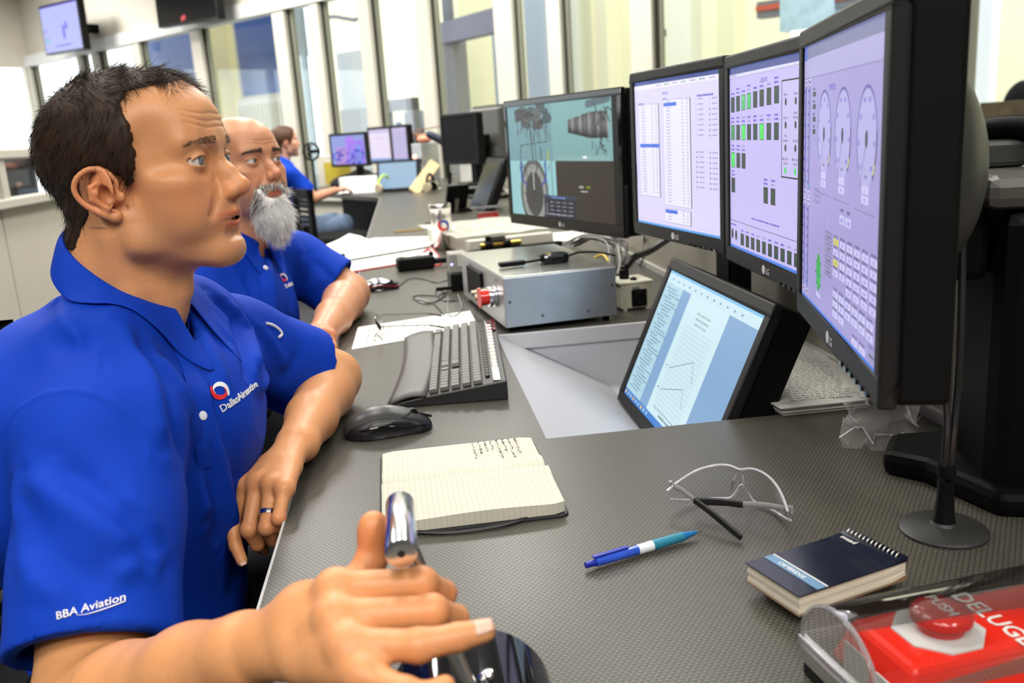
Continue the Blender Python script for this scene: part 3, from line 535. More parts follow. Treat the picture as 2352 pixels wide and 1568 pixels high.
    for r, (u, n) in enumerate(((.50, 6), (.50, 6), (.50, 2))):
        for c_ in range(n): cell(u+c_*.078, .868+r*.035+(.006 if r == 2 else 0)*0, '%.1f' % g.uniform(0, 99))
    cell(.74, .965, '0.0'); cell(.82, .965, '0.0'); p.R(.91, .925, .985, .985, lin(150, 146, 190), 3); p.T('Equipment', .947, .94, .016, PB, 6, 'CENTER'); p.greek(.92, .96, .05, INK)
    p.box(.235, .76, .335, .955, lin(130, 126, 170), .002); p.C(.285, .85, .072, lin(55, 175, 85), 4, 32, sx=.62); p.L(.285, .785, .285, .86, .004, lin(30, 60, 60), 5); p.C(.285, .862, .008, lin(30, 50, 160), 6, 12)
    for a in range(0, 360, 45): p.greek(.285+math.cos(math.radians(a))*.040-.006, .85-math.sin(math.radians(a))*.058, .012, lin(20, 70, 60), .010)
    p.R(.255, .93, .315, .948, lin(200, 195, 238), 5); p.T('15', .285, .944, .016, PB, 6, 'CENTER'); p.R(0, .99, 1, 1, lin(80, 130, 225), 3)
def scr_document(p):
    p.R(0, 0, 1, .03, lin(120, 190, 235)); p.R(0, .03, 1, .10, lin(200, 228, 240)); p.R(.0, .10, .22, .95, lin(176, 212, 228)); p.R(.22, .10, .32, .95, lin(125, 165, 205)); p.R(.74, .10, 1, .95, lin(125, 165, 205)); p.R(.32, .10, .74, .95, lin(205, 232, 240), 1); p.R(0, .95, 1, 1, lin(55, 125, 205), 2)
    for k in range(9): p.R(.01+k*.04, .963, .03+k*.04, .988, lin(150, 190, 225) if k % 3 else lin(220, 180, 110), 3)
    g = random.Random(9)
    for k in range(34): p.greek(.03+.02*(k % 3), .13+k*.0235, g.uniform(.09, .16), lin(95, 130, 150), .009, g)
    for k in range(12): p.greek(.06+k*.07, .06, .02, lin(110, 150, 175), .014, g)
    for k, tx in enumerate(('PRATT & WHITNEY CANADA', 'TURBOFAN ENGINE MANUAL', 'GENERAL DATA - FIGURE')): p.T(tx, .53, .20+k*.035, .019, lin(70, 95, 110), align='CENTER')
    for k in range(19): u = .385+k*.0165; p.L(u, .30, u, .86, .0012, lin(120, 150, 160), 3)
    for k in range(20): v = .30+k*.0295; p.L(.385, v, .682, v, .0012, lin(120, 150, 160), 3)
    for a in (((.385, .615), (.60, .475)), ((.60, .475), (.655, .60)), ((.385, .77), (.60, .665)), ((.60, .665), (.65, .78))): p.L(*a[0], *a[1], .004, lin(55, 80, 90), 4)
    for k in range(13): p.greek(.39+k*.023, .885, .008, lin(80, 110, 120), .016, g)
    p.greek(.47, .915, .14, lin(80, 110, 120), .014, g); p.greek(.35, .60, .02, lin(80, 110, 120)); p.greek(.35, .76, .02, lin(80, 110, 120))
def cctv(w, h):
    nx, ny = 220, 150; u, v = np.meshgrid(np.linspace(0, 1, nx), np.linspace(0, 1, ny)); im = np.zeros((ny, nx, 3)); r = np.random.default_rng(3)
    S = lambda *c: np.array(lin(*c))
    def put(m, c, a=1): im[m] = im[m]*(1-a)+np.asarray(c)*a
    def ell(cu, cv, ru, rv): return ((u-cu)/ru)**2+((v-cv)/rv)**2
    def seg(u0, v0, u1, v1, t): d = np.array([u1-u0, v1-v0]); tt = np.clip(((u-u0)*d[0]+(v-v0)*d[1])/(d@d), 0, 1); return np.hypot((u-u0-d[0]*tt)*1.5, v-v0-d[1]*tt) < t
    im[:] = S(128, 172, 172); put(u < .45, S(118, 158, 165)); im *= (1.08-.25*v)[..., None]
    # engine hung from above, hoses
    for k in range(26): a, b = r.uniform(.10, .42), r.uniform(.02, .2); put(ell(a, b, r.uniform(.02, .06), r.uniform(.01, .05)) < 1, S(*(r.integers(40, 110)*np.array([1, .95, .95])).astype(int)), .8)
    for k in range(22): a = r.uniform(.08, .42); pu, pv = a, r.uniform(.05, .15); qu, qv = a+r.uniform(-.07, .07), r.uniform(.2, .34); put(seg(pu, pv, qu, qv, .004), S(55, 60, 62), .85)
    put(seg(.23, .18, .25, .5, .007), S(50, 55, 60)); put(seg(.27, .15, .28, .5, .004), S(60, 62, 64)); put(seg(.13, .36, .40, .33, .005), S(60, 95, 85)); put(seg(.13, .36, .12, .48, .006), S(60, 70, 70)); put(seg(.33, .38, .33, .5, .006), S(60, 70, 70)); put(seg(.40, .42, .40, .5, .012), S(160, 175, 90))
    # exhaust cone
    for k in range(60): t = k/59; cu = .60+.32*t; hh = .052+.055*min(1, t*1.6); put(np.abs(u-cu) < .006, 0, 0); m = (np.abs(u-cu) < .0045) & (np.abs(v-.215) < hh); sh = 1-((v-.19)/hh)**2*.75; im[m] = (S(*(int(95+60*math.sin(t*14)**8+30*(k % 9 == 0)),)*3)[None]*np.clip(sh[m], .15, 1)[:, None])
    for k in range(30): a, b = r.uniform(.80, .93), r.uniform(.04, .42); put(seg(a, b, a+r.uniform(-.05, .05), b+r.uniform(.03, .10), .005), S(50, 52, 50), .8)
    for a, b, c, d in ((.60, .26, .80, .235, ), ): pass
    put((v > .46) & (v < .5) & (u > .45) & (u < .93), S(150, 185, 180), .5); put(ell(.73, .47, .018, .012) < 1, S(245, 250, 250)); put(seg(.77, .05, .93, .02, .03), S(70, 60, 80), .7)
    # lower left: intake seen head on
    lo = v > .5; put(lo & (u < .47), S(150, 200, 205)); e = ell(.245, .80, .135, .30)
    put(lo & (e < 1.12), S(95, 96, 92)); put(lo & (e < .80), S(150, 152, 148)); put(lo & (e < .45), S(72, 70, 66))
    for k in range(16): a = k*math.pi/8; put(lo & (e < .95) & (e > .04) & seg(.245, .80, .245+.13*math.cos(a), .80+.29*math.sin(a), .0022), S(45, 44, 42), .7)
    put(lo & seg(.245, .56, .245, .80, .005), S(190, 195, 195)); put(lo & (ell(.245, .80, .02, .04) < 1), S(60, 58, 56))
    for uu in (.12, .37): put(lo & seg(uu, .5, uu+(.0), .68, .012), S(60, 80, 165)); put(lo & seg(uu, .66, uu+(.05 if uu < .2 else -.05), .72, .010), S(70, 85, 165))
    for k in range(16): a = r.uniform(.08, .42); put(lo & seg(a, r.uniform(.5, .55), a+r.uniform(-.05, .05), r.uniform(.56, .66), .004), S(60, 62, 60), .8)
    put(lo & seg(.43, .5, .43, 1, .005), S(70, 80, 90))
    put((v > .5) & (u > .47), S(56, 49, 40)); put(u > .955, S(20, 18, 16)); put((v > .80) & (u > .34) & (u < .64), S(40, 42, 52)); put((v > .80) & (v < .83) & (u > .34) & (u < .64), S(58, 66, 92))
    im *= (1+r.normal(size=(ny, nx, 1))*.04); im = np.clip(im, 0, 1); idx = np.arange(nx*ny).reshape(ny, nx)
    P = np.stack([u*w, (1-v)*h, 0*u], 2).reshape(-1, 3); Fq = np.stack([idx[1:, :-1], idx[1:, 1:], idx[:-1, 1:], idx[:-1, :-1]], 2).reshape(-1, 4); return P, Fq, im.reshape(-1, 3)
def monitor(name, label, left, right, z0, h, paint=None, bg=(.5, .5, .5), bz=.018, bzb=.026, depth=.05, lean=0, stand=None, gloss=False, logo=True, bulge=True, badge=None, group=None):
    left = V(left[0], left[1], z0); right = V(right[0], right[1], z0); X = nrm(right-left); w = np.linalg.norm(right-left); Y = V(0, 0, 1); Zv = np.cross(X, Y)
    if lean: Y = Y*math.cos(lean)-Zv*math.sin(lean); Zv = np.cross(X, Y)
    R3 = np.stack([X, Y, Zv], 1); t = thing(name, label, 'monitor', left, 0, group); t.matrix_world = mat4(R3, left); sw, sh = w-2*bz, h-bz-bzb
    bm = BLACKG if gloss else BEZ; f = MB()
    for cx, cy, sx, sy in ((w/2, bzb/2, w, bzb), (w/2, h-bz/2, w, bz), (bz/2, bzb+sh/2, bz, sh), (w-bz/2, bzb+sh/2, bz, sh)): f.box((cx, cy, -.004), (sx, sy, .016))
    f.build('bezel', bm, t, bevel=.003)
    bk = MB(); bk.box((w/2, h/2, -.012-depth/2+.004), (w-.004, h-.004, depth-.004)); bk.build('housing', BLACKM, t, bevel=.006)
    if bulge:
        F = Field((w*.1, h*.1, -.16), (w*.9, h*.9, -.02), .006); F.ell((w/2, h*.55, -depth), (w*.36, h*.36, .080)); v, q = F.mesh(); link('rear_bulge', fast_mesh('rear_bulge', v, q, mat('dark_grey_plastic', (.035, .034, .030), rough=.45)), t)
    if paint == 'cctv':
        P, Fq, c = cctv(sw, sh); s = link('screen', fast_mesh('screen', P, Fq, SCR, False, c), t, loc=(bz, bzb, .001)); pp = Pane(sw, sh, None); pp.mb = MB()
        pp.T('H.264', .67, .725, .030, lin(225, 225, 215)); pp.T('DVR', .735, .725, .030, lin(170, 200, 60)); pp.greek(.685, .745, .06, lin(190, 190, 180), .012)
        for r_ in range(4):
            for k in range(4): pp.greek(.40+k*.058, .855+r_*.035, .035, lin(150, 155, 170), .010)
        for vv in (.89, .935): pp.C(.365, vv, .020, lin(140, 145, 160), 4, 18, r2=.014)
        for k in range(6): pp.greek(.415+k*.022, .812, .015, lin(130, 160, 230), .014)
        pp.greek(.35, .965, .24, lin(170, 175, 185), .008); o = pp.mb.build('screen_text', SCR, s); o['kind'] = 'stuff'
    elif paint:
        p = Pane(sw, sh, bg); paint(p); p.mb.build('screen', SCR, t, M=Matrix.Translation((bz, bzb, .0005)))
    else: MB().box((w/2, bzb+sh/2, 0), (sw, sh, .002)).build('screen', mat('screen_off', (.006, .006, .008), rough=.5, spec=.2), t)
    if logo:
        g, fc = text_geo('LG', .013, .02); mb = MB(); mb.add([(x+w/2+.004, y+bzb/2-.005, .0046) for x, y in g], fc); mb.build('brand_lettering', mat('silver_print', (.55, .55, .55), rough=.4), t)
        mb = MB(); mb.lathe((w/2-.006, bzb/2, .0042), [(.0068, 0), (.0068, .0004), (.0001, .0004)], 20); mb.build('brand_disc', mat('silver_print'), t)
        for k in range(6): MB().box((w*.66+k*.021, .004, .0045), (.009, .004, .003)).build('button', BLACKG, t)
    if stand: stand(t, w, h, depth)
    return t, w, h
def arm_stand(z_base):
    def f(t, w, h, d):
        dz = z_base
        MB().box((w/2, dz/2+.02, -d-.075), (.075, dz+h*.55-.02+.0, .05)).build('column', BLACK, t, bevel=.01) if False else MB().box((w/2, (dz+h*.55)/2, -d-.075), (.07, h*.55-dz, .05)).build('column', BLACK, t, bevel=.01)
        MB().box((w/2, h*.5, -d-.035), (.10, .10, .06)).build('mount', BLACKM, t, bevel=.008)
        MB().prism(rrect(.26, .20, .03, 4, w/2, d+.09), 0, .022, (np.array([[1, 0, 0], [0, 0, 1], [0, -1, 0]], float).T @ np.eye(3) if False else np.array([[1., 0, 0], [0, 0, 1], [0, -1, 0]]), V(0, dz, 0))).build('base', BLACK, t, bevel=.006)
    return f
def rear_arm(t, w, h, d):
    MB().box((w/2, h*.5, -d-.02), (.10, .10, .03)).build('mount', BLACKM, t, bevel=.006); MB().box((w/2, h*.5, -d-.10), (.05, .05, .15)).build('support_arm', BLACK, t, bevel=.01)
zb2 = .935; HM = .337
M2 = monitor('monitor', 'black monitor showing two long tables, second from the left', (.495, 1.912), (.552, 1.505), zb2+.004, HM, scr_tables, lin(222, 214, 250), stand=arm_stand(DZ-zb2-.004))  # background colours of these screens carry the viewing-angle falloff
M3 = monitor('monitor', 'black monitor with green and dark push buttons on its screen', (.545, 1.478), (.516, 1.067), zb2, HM, scr_buttons, lin(196, 186, 240), stand=rear_arm)
M4 = monitor('monitor', 'nearest black monitor with three round gauges on a lavender screen', (.489, 1.069), (.381, .672), zb2-.006, HM+.004, scr_gauges, lin(160, 150, 206), stand=None)
M1 = monitor('monitor', 'glossy wide-screen monitor showing camera views of a jet engine', (.308, 2.655), (.515, 2.085), .905, .352, 'cctv', gloss=True, bz=.016, bzb=.030, stand=rear_arm)
tl, br = V(.398, 1.73, .618), V(.523, 1.73, .905); lean = math.atan2(.125, .287)
M5 = monitor('monitor', 'monitor leaning back in the sunk bay with a chart document', (.400, 1.735), (.400, 1.222), .618, .313, scr_document, lin(200, 226, 238), lean=lean, logo=False, bz=.020, bzb=.022, depth=.06, bulge=False)
# wall screen picture
p = Pane(TV1[1]*.95, TV1[2]*.93, lin(186, 192, 250)); PBt = lin(110, 110, 235)
for k in range(3): p.C(.40+k*.24, .18, .085, lin(150, 160, 225), 3, 24, r2=.078, sx=.95); p.C(.40+k*.24, .18, .012, lin(90, 150, 220), 4)
p.C(.10, .72, .055, lin(60, 200, 140), 3, 20, sx=.9); p.R(.62, .40, .68, .55, PBt); p.R(.54, .46, .60, .74, PBt); p.R(.30, .86, .72, .89, PBt); p.R(0, 0, 1, .03, lin(80, 60, 190)); p.R(.02, .52, .12, .54, PBt); p.C(.30, .60, .02, lin(170, 190, 150), 3); p.C(.15, .87, .02, lin(150, 180, 150), 3)
p.mb.build('screen', SCR, TV1[0], M=Matrix.Translation((-TV1[1]*.475, -TV1[2]*.465, .001)))
# tall monitor stand behind the nearest screen
st = thing('monitor_stand', 'massive black monitor stand on wide base behind the nearest screen', 'stand', (.65, .89, DZ)); STB = mat('stand_black', (.0025, .0025, .0023), rough=.45, spec=.12)
q = [(-.105, .068), (-.074, .030), (-.052, -.075), (.02, -.10), (.058, -.06), (.060, .12), (-.06, .13)]; MB().prism([(x, y) for x, y in q], 0, .030).build('base', STB, st, bevel=.010)
MB().box((.010, .0, .17), (.085, .125, .32), rot3(-.27, 0, 0)).build('column', STB, st, bevel=.02); MB().box((.0, .0, .345), (.11, .14, .035), rot3(-.27, 0, 0)).build('head_block', mat('grey_plastic', (.07, .068, .06), rough=.4), st, bevel=.012)
MB().box((-.06, .03, .30), (.06, .10, .10), rot3(-.27, 0, 0)).build('mount_plate', STB, st, bevel=.01); MB().box((-.01, .06, .378), (.10, .035, .030), rot3(-.27, 0, 0)).build('clamp', mat('dark_grey_plastic'), st, bevel=.006)
MB().tube(spline([(-.03, .10, .385), (.01, .06, .405), (.04, .01, .400), (.05, -.03, .38), (.05, -.07, .34)], 6), .013, 10).build('arm_tube', STB, st, True)
# ------------------------------------------------------------------ people
SKIN = mat('skin', (.6, .32, .17), rough=.42, attr=True, noise=(220, .10, 6), bump=(900, .12, .0006), sss=.12, spec=.45)
HAIRM = {}
def hair_mat(name, c):
    return mat(name, c, rough=.55, spec=.35, noise=(60, .35, 2))
POLO = mat('blue_polo_cloth', (.003, .044, .44), rough=.74, spec=.16, noise=(30, .06, 3), bump=(2600, .10, .0005))
THREAD_W = mat('white_thread', (.82, .82, .84), rough=.7, bump=(2500, .3, .0004)); THREAD_R = mat('red_thread', (.75, .02, .03), rough=.7)
def head_mesh(h, o):
    """o: shape options in metres. Local axes: x forward, y left, z up, origin between the ear canals."""
    F = Field((-.135, -.115, -.205), (.14, .115, .145), h); g = o.get
    F.ell((-.020, 0, .050), (.100, .076, .080)); F.ell((-.045, 0, .035), (.082, .070, .070), .02)
    F.ell((.030, 0, .056), (.060, .063, .062), .03)                                   # forehead
    F.ell((.042, 0, -.018), (.050, .059, .052), .022)                                 # mid face
    F.ell((.074, 0, -.040), (.026, .033, .030), .022)                                # muzzle
    for s in (-1, 1):
        F.rc((-.004, s*.052, -.035), (.004, s*.051, -.060), .017, .015, .025)         # ramus
        F.rc((.004, s*.049, -.060), (.078, s*.014, -.078), .016, .0165, .022)         # jaw body
        F.ell((.052, s*.047, .004), (.026, .020, .016), .022)                         # cheek bone
        F.ell((.050, s*.040, -.030), (.030, .020, .030), .025)                        # cheek
        F.rc((.0815, s*.015, .0475), (.064, s*.047, .047), .0068, .0085, .018)           # brow
        F.ell((.046, s*.070, .048), (.018, .008, .022), .02, sub=True)                # temple
    F.ell((.082, 0, -.078), (.021, .023, .0155), .016)                                # chin
    F.ell((.030, 0, -.080), (.045, .032, .014), .022)                                  # floor of the mouth
    for s in (-1, 1):
        F.ell((.094, s*.031, .026), (.020, .017, .0125), .014, sub=True)              # orbit
    # nose
    F.chain([(.080, 0, .042), (.0875, 0, .026), (.0985, 0, .012), (.1095, 0, -.001)], [.0065, .0062, .0078, .0088], .012)
    F.rc((.092, 0, .012), (.098, 0, -.008), .010, .013, .008)
    F.ell((.1115, 0, -.0050), (.0100, .0105, .0095), .006)
    for s in (-1, 1):
        F.ell((.1005, s*.0115, -.0095), (.0105, .0065, .0085), .005)
        F.ell((.106, s*.0062, -.019), (.0060, .0032, .0055), .003, sub=True)
        F.rc((.0955, s*.021, -.006), (.0875, s*.036, -.034), .0010, .0006, .012, sub=True)  # smile fold
    F.rc((.098, 0, -.021), (.101, 0, -.029), .003, .004, .006, sub=False)
    # eyes: lids wrap the ball, slit between
    for s in (-1, 1):
        e = V(.0715, s*.0335, .0275)
        F.ell(e, (.0145, .0155, .0142), .005)
        F.ell(e+V(.0090, s*.0022, .0002), (.0130, .0155, g('slit', .0046)), .0015, sub=True, R=rot3(s*.24, 0, 0))
        F.chain([e+V(.0085, -s*.0125, .0035), e+V(.0125, -s*.003, .0072), e+V(.0115, s*.007, .0062), e+V(.006, s*.0145, .001)], [.0012, .0016, .0016, .0012], .002)
    # mouth
    op = g('open', .0016)
    F.chain([(.077, -.031, -.0395), (.0935, -.017, -.0355), (.0992, -.005, -.0335), (.0985, 0, -.0345), (.0992, .005, -.0335), (.0935, .017, -.0355), (.077, .031, -.0395)], [.003, .0042, .0048, .0046, .0048, .0042, .003], .004)
    F.chain([(.077, -.030, -.0410), (.0905, -.016, -.0465), (.0955, 0, -.0480), (.0905, .016, -.0465), (.077, .030, -.0410)], [.003, .0048, .0056, .0048, .003], .004)
    F.chain([(.076, -.034, -.0400), (.092, -.018, -.0408), (.101, 0, -.0412), (.092, .018, -.0408), (.076, .034, -.0400)], [.001, .0013+op*.75, .0010+op*.8, .0013+op*.75, .001], .0018, sub=True)
    F.rc((.097, -.012, -.0585), (.097, .012, -.0585), .004, .004, .010, sub=True)      # groove under the lip
    # ears
    for s in (-1, 1):
        ey = lambda x: s*(.0705-.42*x) if x < 0 else s*.0715
        P = lambda x, z, dy=0: V(x*.93, ey(x*.93)+s*dy, z*.93)
        F.ell(P(-.022, -.001, -.003), (.0235, .0045, .0275), .004, R=rot3(s*.40, 0, 0) @ rot3(0, -.22, 0))
        F.rc((-.016, s*.062, -.002), P(-.018, -.002, -.004), .016, .014, .006)
        F.ell(P(-.011, -.005, .004), (.0105, .0085, .0125), .004, sub=True); F.ell(P(-.024, .010, .005), (.010, .005, .008), .003, sub=True)
        sp_ = spline([P(-.004, -.002, .001), P(-.001, .010, .003), P(-.010, .0225, .003), P(-.026, .0265, .002), P(-.041, .017, .001), P(-.046, .002, 0), P(-.039, -.013, 0), P(-.024, -.025, 0), P(-.010, -.032, -.001)], 3); F.chain(sp_, list(np.interp(np.linspace(0, 1, len(sp_)), np.linspace(0, 1, 9), [.0022, .0026, .0030, .0032, .0031, .0030, .0032, .0042, .0055])), .003)
        F.chain([P(-.014, .015, .001), P(-.028, .005, .003), P(-.028, -.009, .003), P(-.016, -.019, .002)], [.002, .0032, .0032, .0028], .004)
        F.ell(P(.002, -.008, .003), (.0055, .0045, .0065), .004)
        F.ell(P(-.010, -.030, -.002), (.0085, .0045, .0075), .004)
    # neck
    F.chain([(-.045, 0, -.03), (-.055, 0, -.10), (-.072, 0, -.20)], [.058, .056, .062], .02)
    F.chain([(.006, 0, -.082), (-.018, 0, -.14), (-.045, 0, -.20)], [.030, .036, .042], .03)
    F.ell((.019, 0, -.124), (.013, .011, .015), .014)                                  # larynx
    for s in (-1, 1): F.chain([(-.028, s*.052, -.055), (-.02, s*.045, -.12), (-.02, s*.028, -.185)], [.014, .014, .012], .02)
    if 'extra' in o: o['extra'](F)
    v, q = F.mesh(); v = relax(v, q, 1, .4)
    wf = (np.clip((v[:, 2]-.052)/.012, 0, 1)*np.clip((v[:, 0]-.0)/.03, 0, 1))[:, None]
    for _ in range(40): v = v*(1-wf)+relax(v, q, 1, .9)*wf
    for zc in o.get('wrinkles', ()): v[:, 0] -= .0010*np.exp(-((v[:, 2]-zc-.004*(v[:, 1]/.04)**2-.0012*np.sin(v[:, 1]*120+zc*900))/.0016)**2)*np.clip((.052-np.abs(v[:, 1]))/.02, 0, 1)*(v[:, 0] > .04)
    base = np.array(o['skin']); c = np.tile(base, (len(v), 1)); m = np.abs(v[:, 1])
    def mix(w, col): nonlocal c; c = c*(1-w[:, None])+np.array(col)[None]*w[:, None]
    red = base*V(1.02, .62, .52)
    for s in (-1, 1):
        mix(.45*gauss(v, (.060, s*.045, -.010), (.03, .025, .022)), red); mix(.5*gauss(v, (-.022, s*.085, 0), (.035, .018, .04)), red)
    mix(.45*gauss(v, (.112, 0, -.008), (.016, .016, .014)), red)
    lip = np.maximum(gauss(v, (.096, 0, -.0350), (.016, .026, .0042)), gauss(v, (.095, 0, -.0470), (.016, .023, .0052))); mix(np.clip(lip*1.5, 0, 1)*.85, base*V(.85, .42, .42))
    st = o.get('stubble')
    if st:
        w = np.maximum.reduce([gauss(v, (.075, 0, -.075), (.045, .05, .030)), gauss(v, (.098, 0, -.026), (.014, .028, .008)), *[.8*gauss(v, (.02, s*.055, -.055), (.045, .03, .03)) for s in (-1, 1)]]); mix(w*st[0]*(1-np.clip(lip*2, 0, 1)), st[1])
    inner = gauss(v, (.094, 0, -.041), (.008, .022, .0018)); mix(np.clip(inner*1.2, 0, 1)*(op > .001), (.12, .03, .03))
    return v, q, np.clip(c, 0, 1)
def eyeball(name, parent, Mh, s, iris, gaze):
    n, m = 28, 20; vs = []; cs = []; c0 = V(.0715, s*.0335, .0275); r = .0129; Fm = frame(gaze)
    for j in range(m+1):
        th = math.pi*j/m
        for i in range(n):
            ph = 2*math.pi*i/n; p = Fm @ V(math.sin(th)*math.cos(ph), math.sin(th)*math.sin(ph), math.cos(th)); vs.append(Mh[0] @ (c0+p*r)+Mh[1])
            a = math.degrees(th); cs.append((.01, .01, .01) if a < 12 else iris if a < 24 else tuple(k*.35 for k in iris) if a < 30 else (.80, .74, .70))
    fs = [(j*n+i, j*n+(i+1) % n, (j+1)*n+(i+1) % n, (j+1)*n+i) for j in range(m) for i in range(n)]
    me = fast_mesh(name, vs, [f[::-1] for f in fs], mat('eye', rough=.08, attr=True, coat=1), True, np.array(cs)); return link(name, me, parent)
def face_hair(v, q, nr, mask, n, seed):
    """area-uniform roots on the masked part of a surface"""
    g = np.random.default_rng(seed); k = mask[q].all(1); Q = q[k]
    if not len(Q): return None
    a = np.linalg.norm(np.cross(v[Q[:, 2]]-v[Q[:, 0]], v[Q[:, 3]]-v[Q[:, 1]]), axis=1); f = g.choice(len(Q), n, p=a/a.sum()); s, t = g.random((2, n, 1)); Q = Q[f]
    P = (v[Q[:, 0]]*(1-s)+v[Q[:, 1]]*s)*(1-t)+(v[Q[:, 3]]*(1-s)+v[Q[:, 2]]*s)*t; N = nr[Q[:, 0]]; return P, N
def tangent(d, N):
    d = np.broadcast_to(np.asarray(d, float), N.shape); d = d-N*(d*N).sum(1)[:, None]; return d/np.maximum(np.linalg.norm(d, axis=1), 1e-6)[:, None]
def patch(v, q, mask, off, nr):
    k = mask[q].any(1); Q = q[k]; u, inv = np.unique(Q, return_inverse=True); return v[u]+nr[u]*off[u][:, None], inv.reshape(Q.shape)
def brows(v, q, nr, to_w, parent, mtl, n, seed, r=.00035, L=.009, dz=0.0):
    for s in (-1, 1):
        t = np.clip((v[:, 1]*s-.010)/.042, 0, 1); zc = .0485+dz+.006*t-.0085*t*t; m = (v[:, 0] > .045) & (v[:, 1]*s > .009) & (v[:, 1]*s < .052) & (np.abs(v[:, 2]-zc) < .0052*(1-.5*t))
        rt = face_hair(v, q, nr, m, n, seed+s)
        if rt is None: continue
        P, N = rt; d = tangent(np.stack([-.5*np.ones(n), s*np.ones(n), .25-.5*((P[:, 1]*s-.01)/.04)], 1), N); a, f = strands(P, d, N, L, r, 3, .06, seed=seed, lift=.5)
        link('eyebrow', fast_mesh('eyebrow', to_w(a), f, mtl), parent)
# ---- hands: joints per finger, palm from knuckles to wrist
def hand(F, wrist, mcp, fingers, thumb, rad=.0085, k=.006, palm_t=.011, nails=None):
    """mcp: four knuckles index..little; fingers: lists of joints beyond the knuckle; thumb: [base, mcp, ip, tip]"""
    wr = np.asarray(wrist); m = [np.asarray(p) for p in mcp]
    for i, p in enumerate(m):
        F.rc(wr+(p-wr)*.12+(p-np.mean(m, 0))*.12, p, palm_t*1.15, palm_t, .012)
    for i in range(3): F.rc(m[i]*.98+wr*.02, m[i+1]*.98+wr*.02, palm_t*.8, palm_t*.8, .008); F.rc(m[i]*.5+wr*.5, m[i+1]*.5+wr*.5, palm_t*1.05, palm_t*1.05, .01)
    F.chain([wr+(np.asarray(thumb[0])-wr)*.25, thumb[0], thumb[1]], [palm_t*1.3, palm_t*1.35, palm_t*1.1], .014)
    sc = [1, 1.03, .97, .84]
    for i, f in enumerate(fingers):
        P = [m[i]]+[np.asarray(p) for p in f]; r0 = rad*sc[i]; rs = [r0*1.22, r0*1.08, r0*.94, r0*.80]
        F.chain(P, rs[:len(P)], k, kk=.003)
        F.ell(m[i], (r0*1.28,)*3, .007); F.ell(P[1], (r0*1.13,)*3, .004)
    F.chain([np.asarray(p) for p in thumb], [palm_t*1.25, rad*1.28, rad*1.12, rad*.95], .006, kk=.004); F.ell(thumb[2], (rad*1.2,)*3, .004)
def nail(parent, tip, d, up, w=.0105, L=.012):
    R = np.stack([nrm(np.cross(d, up)), nrm(d), nrm(np.cross(np.cross(d, up), d))], 1); P = []; n, mm = 7, 6
    for j in range(mm):
        for i in range(n):
            x = (i/(n-1)-.5)*w*(1-.25*(j/(mm-1))**2); y = (j/(mm-1)-.5)*L; P.append(R @ V(x, y, -x*x*55-.0003*(j == mm-1))+np.asarray(tip))
    f = [(j*n+i, j*n+i+1, (j+1)*n+i+1, (j+1)*n+i) for j in range(mm-1) for i in range(n-1)]
    o = link('fingernail', fast_mesh('fingernail', P, f, mat('nail', (.78, .47, .36), rough=.25, spec=.6)), parent); md = o.modifiers.new('s', 'SOLIDIFY'); md.thickness = .0006; return o
def join_meshes(parts):
    vs, qs, cs, n = [], [], [], 0
    for v, q, c in parts: vs.append(v); qs.append(q+n); cs.append(np.broadcast_to(np.asarray(c), v.shape)); n += len(v)
    return np.concatenate(vs), np.concatenate(qs), np.concatenate(cs)
def bvh(v, q): return BVHTree.FromPolygons([tuple(p) for p in v.tolist()], [tuple(f) for f in q.tolist()])
def hit(B, px, py):
    r = ray(px, py); h = B.ray_cast(Vector(CAM), Vector(r)); return (np.array(h[0]), np.array(h[1])) if h[0] is not None else (None, None)
def segdist(v, a, b):
    ba = b-a; t = np.clip(((v-a) @ ba)/max(ba@ba, 1e-12), 0, 1); return np.linalg.norm(v-(a+t[:, None]*ba), axis=1)
def fold(v, nr, pts, amp, w):
    if len(pts) < 2: return v
    d = np.min([segdist(v, pts[i], pts[i+1]) for i in range(len(pts)-1)], 0)
    e = np.minimum(np.linalg.norm(v-pts[0], axis=1), np.linalg.norm(v-pts[-1], axis=1)); fade = np.clip(e/(2.2*w)+.15, 0, 1)
    return v+nr*(amp*np.exp(-(d/w)**2)*fade)[:, None]
def emblem(B, parent, origin, right, normal, items, name, mtl, lift=.0012):
    """flat figures laid on the cloth: items = list of (verts2d, faces); projected along -normal"""
    normal = nrm(normal); right = nrm(np.asarray(right)-normal*(np.asarray(right)@normal)); up = np.cross(normal, right); mb = MB()
    for v2, fs in items:
        P = []
        for x, y in v2:
            p = np.asarray(origin)+right*x+up*y; h = B.ray_cast(Vector(p+normal*.05), Vector(-normal)); p2 = np.array(h[0]) if h[0] is not None else p; P.append(p2+normal*lift)
        mb.add(P, fs)
    o = mb.build(name, mtl, parent); md = o.modifiers.new('s', 'SOLIDIFY'); md.thickness = .0011; md.offset = 0; return o
def swirl(r, half):
    """one arm of a round two-arm swirl"""
    V2, Fs, n = [], [], 22
    for i in range(n+1):
        t = i/n; a = math.pi*(half)+math.radians(-60+245*t); w = math.sin(math.pi*min(1, t*1.15+.04))**.8*.42*r if t < .9 else .42*r*(1-t)*6*.16
        ro = r*(.98-.42*t*t); V2 += [(ro*math.cos(a), ro*math.sin(a)), ((ro-w-.04*r)*math.cos(a), (ro-w-.04*r)*math.sin(a))]
    for i in range(n): Fs.append((2*i, 2*i+1, 2*i+3, 2*i+2))
    return np.array(V2), Fs
